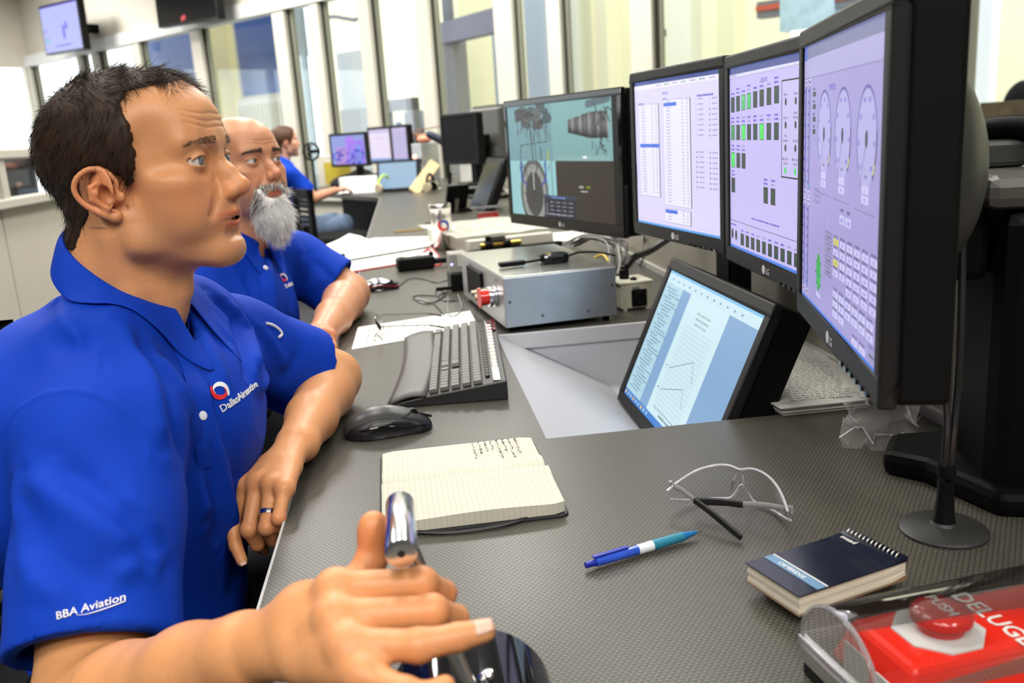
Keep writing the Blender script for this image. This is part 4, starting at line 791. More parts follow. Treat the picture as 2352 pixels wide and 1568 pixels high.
# ------------------------------------------------------------------ things on the desk
Z = onz
def put(o, p, R3=None): o.matrix_world = mat4(np.eye(3) if R3 is None else R3, p); return o
def R2(x, y=None): x = nrm(V(*x, 0)); return np.stack([x, np.cross(V(0, 0, 1), x), V(0, 0, 1)], 1)
def sdf_part(name, m, parent, lo, hi, h, fn, it=1):
    F = Field(lo, hi, h); fn(F); v, q = F.mesh(); v = relax(v, q, it, .4); return link(name, fast_mesh(name, v, q, m), parent)
# keyboard: x along its length (away from the camera), y from the hands towards the screens... local frame
KL = nrm(V(.030, .485, 0)); Kd = V(KL[1], -KL[0], 0); KR = np.stack([Kd, KL, V(0, 0, 1)], 1); kb = put(thing('keyboard', 'black and silver computer keyboard with padded palm rest', 'keyboard'), V(-.050, 1.428, DZ), KR)
kz = lambda d: .010+.024*(d/.19)
KBM = mat('keyboard_body', (.020, .020, .021), rough=.35); KEY = mat('key_grey', (.13, .127, .118), rough=.30, spec=.6); PALM = mat('palm_rest', (.085, .083, .080), rough=.38, bump=(1500, .5, .0006))
KLn = .490
MB().add([(0, 0, 0), (.19, 0, 0), (.19, KLn, 0), (0, KLn, 0), (.002, .002, .008), (.05, .002, kz(.05)), (.19, .002, kz(.19)), (.19, KLn-.002, kz(.19)), (.05, KLn-.002, kz(.05)), (.002, KLn-.002, .008)], [(3, 2, 1, 0), (0, 1, 6, 5, 4), (1, 2, 7, 6), (2, 3, 9, 8, 7), (3, 0, 4, 9), (4, 5, 8, 9), (5, 6, 7, 8)]).build('body', KBM, kb, bevel=.003)
pm = MB(); n = 14
for i in range(n+1):
    for j in range(7): t = j/6; d = -.012+.066*t+.010*math.sin(math.pi*i/n); pm.v.append((d, KLn*i/n, .006+.0155*math.sin(math.pi*min(1, t*.62+.05))))
pm.f = [(i*7+j, i*7+j+1, (i+1)*7+j+1, (i+1)*7+j) for i in range(n) for j in range(6)]; pm.f += []; pm.c = [None]*len(pm.f); o = pm.build('palm_rest', PALM, kb, True); md = o.modifiers.new('s', 'SOLIDIFY'); md.thickness = .005
def key_mesh(nm, w, l, h, m):
    b = MB(); b.box((0, 0, h/2), (w, l, h), taper=.84); o = b.build(nm, m, None, bevel=.0012); me = o.data; bpy.data.objects.remove(o); return me
KM1, KMw, KMf, KMs = key_mesh('key', .0158, .0158, .0075, KEY), key_mesh('key_wide', .0158, .036, .0075, KEY), key_mesh('key_small', .009, .013, .004, mat('key_dark', (.03, .03, .03), rough=.25)), key_mesh('key_space', .0158, .105, .0075, KEY)
sl = math.atan(.024/.19)
def addkey(me, d, l): link('key', me, kb, M=Matrix.Translation((d, l, kz(d)+.001)) @ Matrix.Rotation(-sl, 4, 'Y'))
for r in range(5):
    d = .066+r*.0188; l = .014
    while l < KLn-.010:
        if r in (1, 2) and .105 < l < .150: l += .0178; continue                # gap round the arrow keys
        if r == 0 and abs(l-.330) < .009: addkey(KMs, d, l+.045); l += .112; continue
        if (r in (1, 2) and .150 < l < .168): addkey(KMw, d, l+.010); l += .038; continue
        addkey(KM1, d, l); l += .0178
for k in range(24): addkey(KMf, .1585, .045+k*.0178)
addkey(KM1, .085, .128)
MB().box((.1735, KLn/2, kz(.1735)+.002), (.014, KLn-.012, .004), rot3(0, 0, 0)).build('chrome_strip', CHROME, kb, bevel=.0015)
for k in range(13): MB().box((.1735, .10+k*.0275, kz(.1735)+.005), (.011, .020, .004)).build('media_key', mat('bright_chrome', (.82, .81, .76), rough=.12, metal=1), kb, bevel=.0015)
MB().box((.184, KLn-.06, kz(.184)+.003), (.008, .10, .004)).build('red_window', mat('dark_red_gloss', (.10, .004, .006), rough=.1), kb, bevel=.001)
# mice
def mouse(name, label, p, ang, L, m_top, m_side, red=None):
    t = put(thing(name, label, 'mouse'), p, rot3(ang, 0, 0)); k = L/.118
    def body(F): F.ell((-.012*k, 0, .004*k), (.056*k, .036*k, .036*k)); F.ell((.022*k, 0, .003*k), (.042*k, .032*k, .024*k), .012*k); F.rc((-.02*k, -.04*k, .010*k), (.03*k, -.038*k, .008*k), .010*k, k=.014*k, sub=True); F.halfspace((0, 0, 0), (0, 0, -1))
    sdf_part('body', m_side, t, (-.08*k, -.05*k, -.004), (.08*k, .05*k, .05*k), .0016*k, body)
    def top(F): F.ell((-.012*k, 0, .0045*k), (.0565*k, .034*k, .0375*k)); F.ell((.024*k, 0, .0035*k), (.042*k, .030*k, .0255*k), .012*k); F.halfspace((0, 0, .020*k), (.25, 0, -1))
    sdf_part('top_shell', m_top, t, (-.08*k, -.05*k, -.004), (.08*k, .05*k, .05*k), .0016*k, top)
    MB().cyl((.036*k, -.004*k, .024*k), (.036*k, .004*k, .024*k), .008*k, n=18).build('scroll_wheel', BLACK, t, True); MB().box((.048*k, 0, .0215*k), (.034*k, .002*k, .004*k), rot3(0, -.33, 0)).build('button_gap', BLACKG, t)
    MB().tube([(-.045*k, -.031*k, .017*k), (-.01*k, -.036*k, .021*k), (.03*k, -.031*k, .015*k), (.058*k, -.018*k, .009*k)], .0013*k, 6).build('side_trim', red or BLACKG, t, True); return t
mouse('computer_mouse', 'large matt black mouse beside the palm rest of the keyboard', (Z(895, 1000)+V(0, .018, 0)), .10, .122, mat('mouse_top', (.035, .035, .036), rough=.35), mat('mouse_side', (.008, .008, .009), rough=.4))
m2 = mouse('computer_mouse', 'small silver and black wired mouse near the bearded man', Z(876, 665), .12, .100, mat('silver_plastic', (.42, .42, .43), rough=.2, metal=.6), BLACKG, mat('mouse_red', (.5, .02, .02), rough=.3))
# open notebook
PAPER = mat('ivory_paper', (.80, .78, .66), rough=.85)
def ruled():
    m = bpy.data.materials.new('ruled_paper'); m.use_nodes = True; nt = m.node_tree; b = nt.nodes['Principled BSDF']; b.inputs['Roughness'].default_value = .85; tc = nt.nodes.new('ShaderNodeTexCoord'); sp = nt.nodes.new('ShaderNodeSeparateXYZ'); nt.links.new(tc.outputs['Object'], sp.inputs[0])
    md = nt.nodes.new('ShaderNodeMath'); md.operation = 'PINGPONG'; md.inputs[1].default_value = .00325; nt.links.new(sp.outputs[0], md.inputs[0]); lt = nt.nodes.new('ShaderNodeMath'); lt.operation = 'LESS_THAN'; lt.inputs[1].default_value = .00017; nt.links.new(md.outputs[0], lt.inputs[0])
    mx = nt.nodes.new('ShaderNodeMix'); mx.data_type = 'RGBA'; mx.inputs['A'].default_value = (.57, .55, .45, 1); mx.inputs['B'].default_value = (.33, .33, .30, 1); nt.links.new(lt.outputs[0], mx.inputs['Factor']); nt.links.new(mx.outputs['Result'], b.inputs['Base Color']); return m
RUL = ruled(); nb = put(thing('notebook', 'open ivory notebook with ruled pages and black cover', 'notebook'), V(.043, 1.070, DZ), rot3(.02, 0, 0)); w2 = .1055
def page_block(s):
    b = MB(); nx, ny = 16, 14; th = lambda y: (.014 if s < 0 else .006)*min(1, y/.02+.25)+(.004*math.sin(min(1, y/.05)*math.pi))*(1 if s < 0 else 1.5)
    for j in range(ny+1):
        y = .128*j/ny
        for i in range(nx+1):
            x = -w2+2*w2*i/nx; cr = max(0, abs(x)-(w2-.008))/.008; yy = min(y, .128-.006*cr**2); wv = .0015*math.sin(x*28+1.2) if s < 0 else 0; b.v.append((x, s*yy, .003+th(y)+wv*y/.128))
    for j in range(ny):
        for i in range(nx): f = (j*(nx+1)+i, j*(nx+1)+i+1, (j+1)*(nx+1)+i+1, (j+1)*(nx+1)+i); b.f.append(f if s > 0 else f[::-1])
    k = len(b.v)                                            # skirt down to the cover
    rim = [(0*(nx+1)+i) for i in range(0)]+[j*(nx+1)+nx for j in range(ny+1)]+[ny*(nx+1)+i for i in range(nx-1, -1, -1)]+[j*(nx+1) for j in range(ny-1, -1, -1)]
    for r in rim: x, y, z = b.v[r]; b.v.append((x, y, .003))
    for i in range(len(rim)-1): f = (rim[i], k+i, k+i+1, rim[i+1]); b.f.append(f if s > 0 else f[::-1])
    b.c = [None]*len(b.f); return b.build('page_block', RUL, nb, True, auto=50)
page_block(1); page_block(-1); MB().prism(rrect(2*w2+.008, .266, .012), 0, .0028).build('cover', mat('notebook_black', (.010, .010, .011), rough=.5), nb, bevel=.001); MB().tube(spline([(.06, -.128, .003), (.02, -.140, .003), (-.03, -.140, .0025), (-.07, -.128, .003)], 5), .004, 6, flat=.3).build('elastic_strap', mat('notebook_black'), nb, True)
hw = MB(); g = random.Random(5)
for k in range(8):
    x = .080-k*.0085; y0 = .128-.012; y = y0; pts = []; lnn = g.uniform(.04, .085)
    while y > y0-lnn:
        pts.append(V(x+g.uniform(-.0022, .0022), y, 0)); y -= g.uniform(.0008, .0022)
        if g.random() < .12 and len(pts) > 2:
            hw.tube([p+V(0, 0, .0135+.0008) for p in pts], .0004, 4); pts = []; y -= .0025
    if len(pts) > 2: hw.tube([p+V(0, 0, .0135+.0008) for p in pts], .0004, 4)
hwo = hw.build('handwriting', mat('ink_grey', (.10, .10, .12), rough=.7), nb); hwo['kind'] = 'stuff'
# pen
a, b = Z(1345, 1298, .746), Z(1610, 1219, .747); pn = thing('ballpoint_pen', 'blue and teal click pen lying on the desk', 'pen', a); ax = nrm(b-a); L = np.linalg.norm(b-a); PF = frame(ax, V(0, 0, 1)); pn.matrix_world = mat4(PF, a); TB = mat('clear_blue_plastic', (.03, .09, .55), rough=.12, spec=.7, noise=(90, .4)); TL_ = mat('teal_rubber', (.02, .20, .30), rough=.45)
for nm, z0, z1, r0, r1, m in (('clicker', 0, .012, .0032, .0036, mat('blue_plastic', (.01, .02, .32), rough=.25)), ('rear_barrel', .012, .062, .0046, .0052, TB), ('label_band', .062, .080, .0054, .0055, mat('pen_label', (.75, .78, .80), rough=.3)), ('grip', .080, .118, .0055, .0050, TL_), ('nose', .118, .136, .0048, .0018, mat('clear_teal', (.02, .16, .40), rough=.1)), ('tip', .136, L, .0014, .0006, STEEL)): MB().cyl((0, 0, z0), (0, 0, z1), r0, r1, 18).build(nm, m, pn, True)
MB().box((.0062, -.001, .030), (.002, .005, .042)).build('clip', mat('blue_plastic'), pn, bevel=.0008)
for k, (tx, sz) in enumerate((('G2', .006), ('0.7', .004))): gq, fc = text_geo(tx, sz, .02); mb = MB(); mb.add([(V(.0, 0, .064+k*.009)+V(math.cos(y/.0055+.2)*.00565, math.sin(y/.0055+.2)*.00565*-1, x)) for x, y in gq], fc); mb.build('label_print', mat('ink_dark', (.02, .04, .10)), pn)
# spiral notepad
c4 = [Z(*q, z=.772) for q in ((1725, 1290), (1822, 1368), (2078, 1290), (1958, 1212))]; o0 = (c4[0]+c4[1])/2; np_ = thing('spiral_notepad', 'small dark spiral notepad with light blue band', 'notepad'); ux = nrm(((c4[2]+c4[3])/2-o0)*V(1, 1, 0)); nR = np.stack([ux, np.cross(V(0, 0, 1), ux), V(0, 0, 1)], 1); nL = np.linalg.norm((c4[2]+c4[3])/2-o0); nWd = (np.linalg.norm(c4[1]-c4[0])+np.linalg.norm(c4[2]-c4[3]))/2; put(np_, V(o0[0], o0[1], DZ+.012), nR)
curl = lambda x: .004*max(0, x/nL-.75)**2*16
def slabx(b, z0, z1, ins, nx=10):
    for i in range(nx+1): x = ins+(nL-2*ins)*i/nx; b.v += [(x, -nWd/2+ins, z0), (x, nWd/2-ins, z0), (x, nWd/2-ins, z1+curl(x)), (x, -nWd/2+ins, z1+curl(x))]
    for i in range(nx):
        q = i*4; b.f += [(q, q+4, q+5, q+1), (q+1, q+5, q+6, q+2), (q+2, q+6, q+7, q+3), (q+3, q+7, q+4, q)]
    b.f += [(0, 1, 2, 3), tuple(nx*4+k for k in (3, 2, 1, 0))]; b.c = [None]*len(b.f); return b
for k in range(4): slabx(MB(), .001+k*.0042, .001+(k+.85)*.0042, .0012+.0006*(k % 2)).build('page_bundle', mat('notepad_paper', (.66, .60, .48), rough=.8, noise=(60, .12)), np_)
slabx(MB(), .0182, .0192, 0).build('cover', mat('navy_card', (.006, .009, .020), rough=.22, bump=(40, .25, .002), spec=.55), np_); slabx(MB(), -.0006, .0004, 0).build('back_board', mat('brown_card', (.20, .13, .08), rough=.8), np_)
MB().box((.026, 0, .0195), (.010, nWd*.98, .0006)).build('blue_band', mat('band_blue', (.10, .21, .34), rough=.4), np_); MB().box((.0325, 0, .0195), (.0012, nWd*.98, .0006)).build('white_line', mat('white_print', (.75, .75, .72), rough=.5), np_)
for tx, x, y, sz in (('CAMBRIDGE', .0238, .020, .0062), ('mead', .108, .029, .0085)):
    gq, fc = text_geo(tx, sz, .012); mb = MB(); mb.add([(x+yy, y-xx, .0200+curl(x)) for xx, yy in gq], fc); mb.build('cover_lettering', mat('white_print'), np_)
for k in range(13): y = -nWd/2+.006+k*(nWd-.012)/12; MB().tube([(nL-.004+.0055*math.cos(t)*1.0, y+.0008*t/6, .014+curl(nL)+.0075*math.sin(t)) for t in np.linspace(0, 2*math.pi, 15)], .0005, 5, caps=False).build('wire_ring', mat('spiral_wire', (.50, .46, .38), rough=.3, metal=1), np_, True)
ph = put(thing('black_case', 'dark flat case underneath the spiral notepad', 'case'), V(o0[0], o0[1], DZ)+nR @ V(nL*.52, .0, 0), nR); MB().prism(rrect(nL*.86, nWd*.86, .012), 0, .0115).build('body', mat('dark_olive_case', (.030, .026, .014), rough=.5), ph, bevel=.003); MB().prism(rrect(nL*.80, nWd*.80, .010), .0115, .0118).build('lid', BLACKM, ph)
# clear safety glasses in front
LENS = thin_glass('clear_lens', (.96, .96, .965), .10, .03); CLEAR = mat('clear_plastic', (.80, .79, .82), rough=.12, trans=.75, ior=1.35, spec=.6)
hl, hr = Z(1540, 1112, .772), Z(1816, 1170, .766); sg = thing('safety_glasses', 'clear wrap-around safety glasses with black temple tips', 'glasses', (hl+hr)/2*V(1, 1, 0)+V(0, 0, DZ)); so = (hl+hr)/2*V(1, 1, 0)+V(0, 0, DZ); gx = nrm((hr-hl)*V(1, 1, 0)); gy = np.cross(V(0, 0, 1), gx); gw = np.linalg.norm((hr-hl)[:2])/2
def lens_pt(t, v):                                       # t -1..1 across, v 0..1 up
    b = (1-abs(t)**2.4); y = .050*b; nose = math.exp(-(t/.13)**2); zb = .004+.020*nose+.010*abs(t)**6; zt = .050*(1-.45*abs(t)**3.2)-.004*nose; z = zb+(zt-zb)*v; return gx*(gw*t)+gy*(y-.010*v)+V(0, 0, z)
nx, nv = 40, 8; lv = [lens_pt(-1+2*i/nx, j/nv) for i in range(nx+1) for j in range(nv+1)]; lf = [(i*(nv+1)+j, (i+1)*(nv+1)+j, (i+1)*(nv+1)+j+1, i*(nv+1)+j+1) for i in range(nx) for j in range(nv)]
link('lens', fast_mesh('lens', lv, lf, LENS), sg)
for v_, nm in ((1, 'upper_rim'), (0, 'lower_rim')): MB().tube([lens_pt(-1+2*i/nx, v_) for i in range(nx+1)], .0015, 6).build(nm, mat('rim_clear', (.80, .78, .84), rough=.15, trans=.4, ior=1.3), sg, True)
MB().tube([lens_pt(-.16, .25)+gy*-.004, lens_pt(-.09, .55)+gy*-.010, lens_pt(-.05, .8)+gy*-.004], .0014, 6).build('nose_pad', CLEAR, sg, True); MB().tube([lens_pt(.16, .25)+gy*-.004, lens_pt(.09, .55)+gy*-.010, lens_pt(.05, .8)+gy*-.004], .0014, 6).build('nose_pad', CLEAR, sg, True)
TIPB = mat('temple_rubber', (.010, .010, .010), rough=.5)
for h0, mid, end in ((hl, Z(1598, 1150, .764), Z(1702, 1234, .746)), (hr, Z(1702, 1158, .760), Z(1594, 1150, .757))):
    h0, mid, end = h0-so, mid-so, end-so; m1 = h0*.45+mid*.55; MB().tube(spline([h0, h0*.5+mid*.5+V(0, 0, .002), mid], 6), .0035, 8, flat=.45, up=V(0, 0, 1)).build('temple_arm', mat('frosted_clear', (.52, .50, .50), rough=.3, trans=.5), sg, True); MB().tube(spline([mid-(mid-h0)*.04, mid*.6+end*.4+V(0, 0, .001), end], 6), [.0042]*6+[.0046]*6+[.0040], 8, flat=.55, up=V(0, 0, 1)).build('temple_tip', TIPB, sg, True); MB().box(h0, (.006, .006, .009)).build('hinge', CLEAR, sg, bevel=.0015)
# small round stand with a cable tied to it
c = (Z(2042, 1205)+Z(2240, 1205))/2; c = V(.528, .803, DZ); gm = thing('cable_stand', 'small round black stand with two upright cables tied together', 'stand', c); MB().lathe((0, 0, 0), [(.0435, 0), (.0435, .003), (.041, .0055), (.014, .009), (.012, .012), (.0001, .012)], 40).build('base', mat('stand_disc', (.022, .022, .020), rough=.5), gm, True)
MB().lathe((0, 0, .008), [(.0125, 0), (.0105, .008), (.0085, .03), (.008, .05), (.0001, .05)], 20).build('socket', BLACK, gm, True)
for k, dx in enumerate((-.004, .004)): MB().tube(spline([(dx, 0, .03), (dx*.8, 0, .07), (dx+.003, .002, .12), (dx*2+.006, .010, .20), (.02+dx, .03, .30)], 6), .0038, 8).build('cable', mat('cable_black', (.016, .016, .017), rough=.25), gm, True)
MB().lathe((0, 0, .062), [(.0088, 0), (.0092, .006), (.0088, .012), (.0001, .012)], 18).build('cable_tie', BLACKM, gm, True)
# printed sheets behind the sunk monitor
sk = thing('paper_stack', 'stack of printed sheets lying behind the leaning monitor', 'paper', Z(1850, 900)); sk0 = Z(1850, 900); cs = [Z(*q)-sk0 for q in ((1748, 925), (1800, 956), (1996, 936), (1880, 806), (1770, 810))]; PW = mat('print_paper', (.66, .66, .60), rough=.85, noise=(9, .05))
for k in range(6): j = V(.003*math.sin(k*2.1), .003*math.cos(k*1.7), 0); MB().prism([(p+j*(k/2))[:2] for p in cs], .0008+k*.0024, .0026+k*.0024).build('sheet', PW, sk)
pt2 = MB(); g = random.Random(2); e1 = cs[2]-cs[1]; e2 = cs[0]-cs[1]; e3 = cs[3]-cs[2]
for k in range(26):
    s_ = .06+k*.033; st = cs[1]+(cs[3]-cs[2])*s_+e1*.10; x = 0
    while x < .72: ln = g.uniform(.03, .10); q0 = st+e1*x; q1 = st+e1*min(x+ln, .8); up_ = (cs[3]-cs[2])*.007; pt2.quad(*[p+V(0, 0, .0158) for p in (q0, q1, q1+up_, q0+up_)]); x += ln+.02
o = pt2.build('print_lines', mat('faint_print', (.36, .36, .33), rough=.9), sk); o['kind'] = 'stuff'
gq, fc = text_geo('72-00-00', .0085, .02); tx = nrm(e1); ty = nrm(np.cross(V(0, 0, 1), tx)); MB().add([cs[1]+e1*.62+ty*.012+tx*x+ty*y+V(0, 0, .0160) for x, y in gq], fc).build('sheet_number', mat('ink_dark'), sk)
# crumpled clear bag under the near monitor
bg0 = Z(2018, 1040); bg = thing('plastic_bag', 'crumpled clear plastic bag hanging under the nearest monitor', 'bag', bg0); g = np.random.default_rng(4); nb_ = 9; P_ = []
for i in range(nb_):
    for j in range(nb_): u, v_ = i/(nb_-1), j/(nb_-1); P_.append(V(-.035+.075*u+.006*g.normal(), .03-.05*u+.007*g.normal(), .002+.085*v_*(1-.25*u)+.006*g.normal()))
o = link('film', fast_mesh('film', P_, [(i*nb_+j, (i+1)*nb_+j, (i+1)*nb_+j+1, i*nb_+j+1) for i in range(nb_-1) for j in range(nb_-1)], mat('bag_film', (.75, .75, .74), rough=.22, alpha=.28), True), bg); MB().tube([P_[nb_*i+2]+V(0, -.001, .001) for i in range(nb_)], .0011, 5).build('zip_strip', mat('zip_white', (.6, .6, .6), rough=.4), bg, True)
# emergency push button under a clear cover
ea = nrm(V(.985, .12, 0)); eR = np.stack([ea, np.cross(V(0, 0, 1), ea), V(0, 0, 1)], 1); es = put(thing('deluge_button_box', 'red DELUGE push button box under an arched clear cover', 'button'), V(.287, .556, DZ), eR); RED = mat('red_plastic', (.72, .022, .010), rough=.22, spec=.5, coat=.3)
MB().box((.125, 0, .006), (.25, .094, .012)).build('base_plate', BLACK, es, bevel=.002)
MB().add([(.022, -.046, .012), (.26, -.046, .012), (.26, .046, .012), (.022, .046, .012), (.036, -.036, .048), (.26, -.036, .048), (.26, .036, .048), (.036, .036, .048)], [(3, 2, 1, 0), (4, 5, 6, 7), (0, 1, 5, 4), (1, 2, 6, 5), (2, 3, 7, 6), (3, 0, 4, 7)]).build('red_housing', RED, es, bevel=.005)
oc = [(.086+.034*math.cos(math.radians(22.5+45*k)), .034*math.sin(math.radians(22.5+45*k))) for k in range(8)]; MB().prism(oc, .0475, .0492).build('white_recess', mat('grey_white', (.55, .55, .54), rough=.4), es)
MB().lathe((.088, 0, .048), [(.017, 0), (.017, .006), (.0225, .010), (.0225, .0145), (.020, .0175), (.010, .0195), (.0001, .020)], 36).build('push_button', mat('button_red', (.55, .025, .02), rough=.18, coat=.5), es, True)
def etext(tx, x, y, z, size, m, nm):
    gq, fc = text_geo(tx, size, .014, 'CENTER'); MB().add([(x+yy, y-xx, z) for xx, yy in gq], fc).build(nm, m, es)
etext('PUSH', .084, 0, .0683, .0125, mat('white_print'), 'button_lettering'); etext('DELUGE', .128, 0, .0486, .021, mat('white_print'), 'housing_lettering')
MB().lathe((.030, .020, .022), [(.004, 0), (.004, .006), (.002, .008), (.0001, .008)], 14, frame(V(-1, 0, 0))).build('screw', CHROME, es, True); MB().box((.020, .006, .026), (.001, .030, .030)).build('paper_tag', mat('tag_white', (.62, .62, .60), rough=.6), es); MB().box((.0205, -.028, .024), (.001, .022, .026)).build('paper_tag', mat('tag_white'), es)
cv = MB(); n = 20; L0, L1 = 0, .26
def arch(k, r): t = math.pi*k/n; return (r*math.cos(t), .034+.044*math.sin(t)) if True else None
for x in (L0, L1):
    for k in range(n+1): y, z = arch(k, .048); cv.v.append((x, y, z))
cv.f = [(k, n+1+k, n+2+k, k+1) for k in range(n)]; cv.f.append(tuple(range(n+1))); cv.c = [None]*len(cv.f); COVER = thin_glass('clear_cover', (.95, .96, .955), .06, .02); cv.build('clear_cover', COVER, es, True, auto=60)
MB().tube([(L0, *arch(k, .048)) for k in range(n+1)], .0020, 6).build('cover_edge', CLEAR, es, True); MB().box((.13, .049, .031), (.26, .004, .008)).build('cover_flange', CLEAR, es, bevel=.001); MB().box((L0-.001, 0, .031), (.005, .098, .008)).build('cover_flange', CLEAR, es, bevel=.001); MB().box((L0+.001, 0, .018), (.003, .092, .012)).build('hinge_strip', STEEL, es)
# lever with steel T-handle in the front man's hand
kn, kf = dist(922, 1272, .606), dist(918, 1158, .664); lv = thing('throttle_lever', 'steel T-handled lever on black drum held in the front hand', 'lever', V(*(kn[:2]), DZ)); lo = V(kn[0], kn[1], DZ); mid = (kn+kf)/2; kfl = kn+nrm((kf-kn)*V(1, 1, .25))*.078
o = MB().cyl(kn-lo, kfl-lo, .0108, n=40).build('t_handle', CHROME, lv, True, bevel=.0012); ax = nrm(kfl-kn); MB().cyl(kn-lo-ax*.0003, kn-lo+ax*.0002, .0026, n=16).build('end_hole', mat('hole_dark', (.01, .01, .01), rough=.6), lv)
bt = V(.015, .5475, .725); MB().tube([(kn*.45+kfl*.55)-lo, (kn*.3+kfl*.7)-lo+V(.012, 0, -.05), bt-lo+V(.0, .02, .06)], .0062, 12).build('shaft', STEEL, lv, True)
dm = MB(); rD = .068; n = 28; ctr = bt-lo
for y in (-.0975, .0975):
    for k in range(n+1): t = math.pi*k/n; dm.v.append(tuple(ctr+V(rD*math.cos(t), y, rD*.98*math.sin(t))))
dm.f = [(k, k+1, n+2+k, n+1+k) for k in range(n)]+[tuple(range(n, -1, -1)), tuple(range(n+1, 2*n+2))]+[(0, n+1, 2*n+1, n)]; dm.c = [None]*len(dm.f); dm.build('drum', BLACKG, lv, True, auto=35)
for y in (): MB().tube([ctr+V((rD+.0012)*math.cos(t), y, (rD*.98+.0012)*math.sin(t)) for t in np.linspace(.25, 2.9, 20)], .0022, 6).build('drum_rib', BLACK, lv, True)
MB().lathe(ctr+V(.012, .030, rD*.96), [(.006, 0), (.006, .003), (.003, .0045), (.0001, .0045)], 14, frame(V(-.35, 0, 1))).build('screw', CHROME, lv, True)
# ---- middle of the desk
GALV = mat('galvanised_steel', (.52, .55, .58), rough=.38, metal=.85, noise=(22, .16, 5)); GALVT = mat('galvanised_top', (.55, .55, .50), rough=.25, metal=.9, noise=(12, .14, 5))
f0, f1 = Z(1163, 766), Z(1418, 735); bx = nrm(f1-f0); bw = np.linalg.norm(f1-f0); bR = np.stack([bx, np.cross(V(0, 0, 1), bx), V(0, 0, 1)], 1); bz0 = .012; bh = .112; bd = .46; sb = put(thing('steel_box', 'galvanised steel equipment box with red capped connector', 'box'), V(f0[0], f0[1], DZ), bR)
MB().box((bw/2, bd/2, bz0+bh/2), (bw, bd, bh)).build('case', mat('galv_side', (.50, .52, .52), rough=.4, metal=.8, noise=(16, .1)), sb, bevel=.002); MB().box((bw/2, -.001, bz0+bh/2), (bw-.002, .003, bh-.002)).build('front_plate', GALV, sb, bevel=.001); MB().box((bw/2, bd/2, bz0+bh+.001), (bw, bd, .003)).build('top_plate', GALVT, sb, bevel=.001)
for x, z in ((.012, .058), (bw-.012, .072), (.085, .020), (bw-.070, .018)): MB().lathe((x, -.003, bz0+z), [(.0035, 0), (.0032, .002), (.0001, .0025)], 12, frame(V(0, -1, 0))).build('screw', mat('dark_screw', (.15, .15, .14), rough=.4, metal=.6), sb, True)
for x, y in ((.02, .02), (bw-.02, .02), (.02, bd-.02), (bw-.02, bd-.02)): MB().cyl((x, y, 0), (x, y, bz0), .008, n=14).build('rubber_foot', BLACKM, sb, True)
cy_ = .075; cz_ = bz0+.060
MB().lathe((-.001, cy_, cz_), [(.024, 0), (.024, .006), (.021, .007), (.021, .012), (.023, .013), (.023, .018), (.020, .019)], 28, frame(V(-1, 0, 0))).build('connector_ring', CHROME, sb, True); MB().lathe((-.019, cy_, cz_), [(.018, 0), (.018, .018), (.0235, .019), (.0235, .021), (.0001, .021)], 28, frame(V(-1, 0, 0))).build('red_cap', RED, sb, True)
for y, z, r in ((.135, .05, .013), (.175, .055, .010)): MB().lathe((-.001, y, bz0+z), [(r, 0), (r, .022), (r*.6, .023), (r*.6, .036), (.0001, .036)], 18, frame(V(-1, 0, 0))).build('connector', mat('brass_grey', (.42, .38, .28), rough=.3, metal=1), sb, True)
MB().box((-.004, .28, bz0+.060), (.008, .16, .07)).build('socket_panel', BLACKM, sb, bevel=.002)
for y in (.06, .2, .34): MB().lathe((-.002, y, bz0+.100), [(.003, 0), (.0001, .002)], 10, frame(V(-1, 0, 0))).build('screw', mat('dark_screw'), sb, True)
def sbp(x, y, z): return V(f0[0], f0[1], DZ)+bR @ V(x, y, bz0+bh+.0025+z)
# adapter and dongle on the steel box
ad = put(thing('usb_adapter', 'black oval adapter with short plug lying on the steel box', 'adapter'), sbp(.158, .13, 0), bR @ rot3(.08, 0, 0)); MB().prism(rrect(.072, .048, .02), 0, .022).build('body', BLACKG, ad, bevel=.006); MB().box((-.105, .0, .009), (.062, .020, .012)).build('plug', BLACK, ad, bevel=.003); MB().tube([(-.074, 0, .008), (-.055, 0, .009), (-.036, 0, .010)], .0028, 8).build('short_lead', BLACKM, ad, True); MB().box((-.012, 0, .0222), (.010, .012, .0006)).build('yellow_mark', mat('gold_print', (.5, .38, .08), rough=.4), ad); MB().tube(spline([(.036, .005, .010), (.075, .02, .014), (.115, .0, .012), (.14, -.04, .006)], 6), .0025, 7).build('lead', BLACKM, ad, True)
# flat white unit wrapped in film, black tray and brass fitting behind the box
wq = [Z(1080, 592), Z(1292, 568)]; wx = nrm(wq[1]-wq[0]); wR = np.stack([wx, np.cross(V(0, 0, 1), wx), V(0, 0, 1)], 1); wl = np.linalg.norm(wq[1]-wq[0]); wu = put(thing('white_unit', 'flat white unit in clear film on a black tray', 'box'), wq[0], wR)
MB().box((wl/2, .012, .014), (wl, .03, .020)).build('black_tray', BLACK, wu, bevel=.002); MB().box((wl/2-.01, .32, .030), (wl-.03, .60, .055)).build('case', mat('ivory_case', (.66, .65, .56), rough=.4), wu, bevel=.004); F = MB(); g = np.random.default_rng(8)
for i in range(15):
    for j in range(11): F.v.append((-.03+(wl+.04)*i/14, .06+.60*j/10, .066+.006*g.random()))
F.f = [(i*11+j, (i+1)*11+j, (i+1)*11+j+1, i*11+j+1) for i in range(14) for j in range(10)]; F.c = [None]*len(F.f); o = F.build('film', mat('film_white', (.80, .79, .70), rough=.2, alpha=.85), wu)
bp_ = put(thing('brass_fitting', 'brass fitting with black clamps lying on the black tray', 'fitting'), wq[0]+wR @ V(.045, .012, .024), wR @ rot3(.02, 0, 0)); MB().cyl((0, 0, .012), (.155, 0, .012), .009, n=16).build('brass_rod', mat('brass', (.62, .42, .10), rough=.25, metal=1), bp_, True)
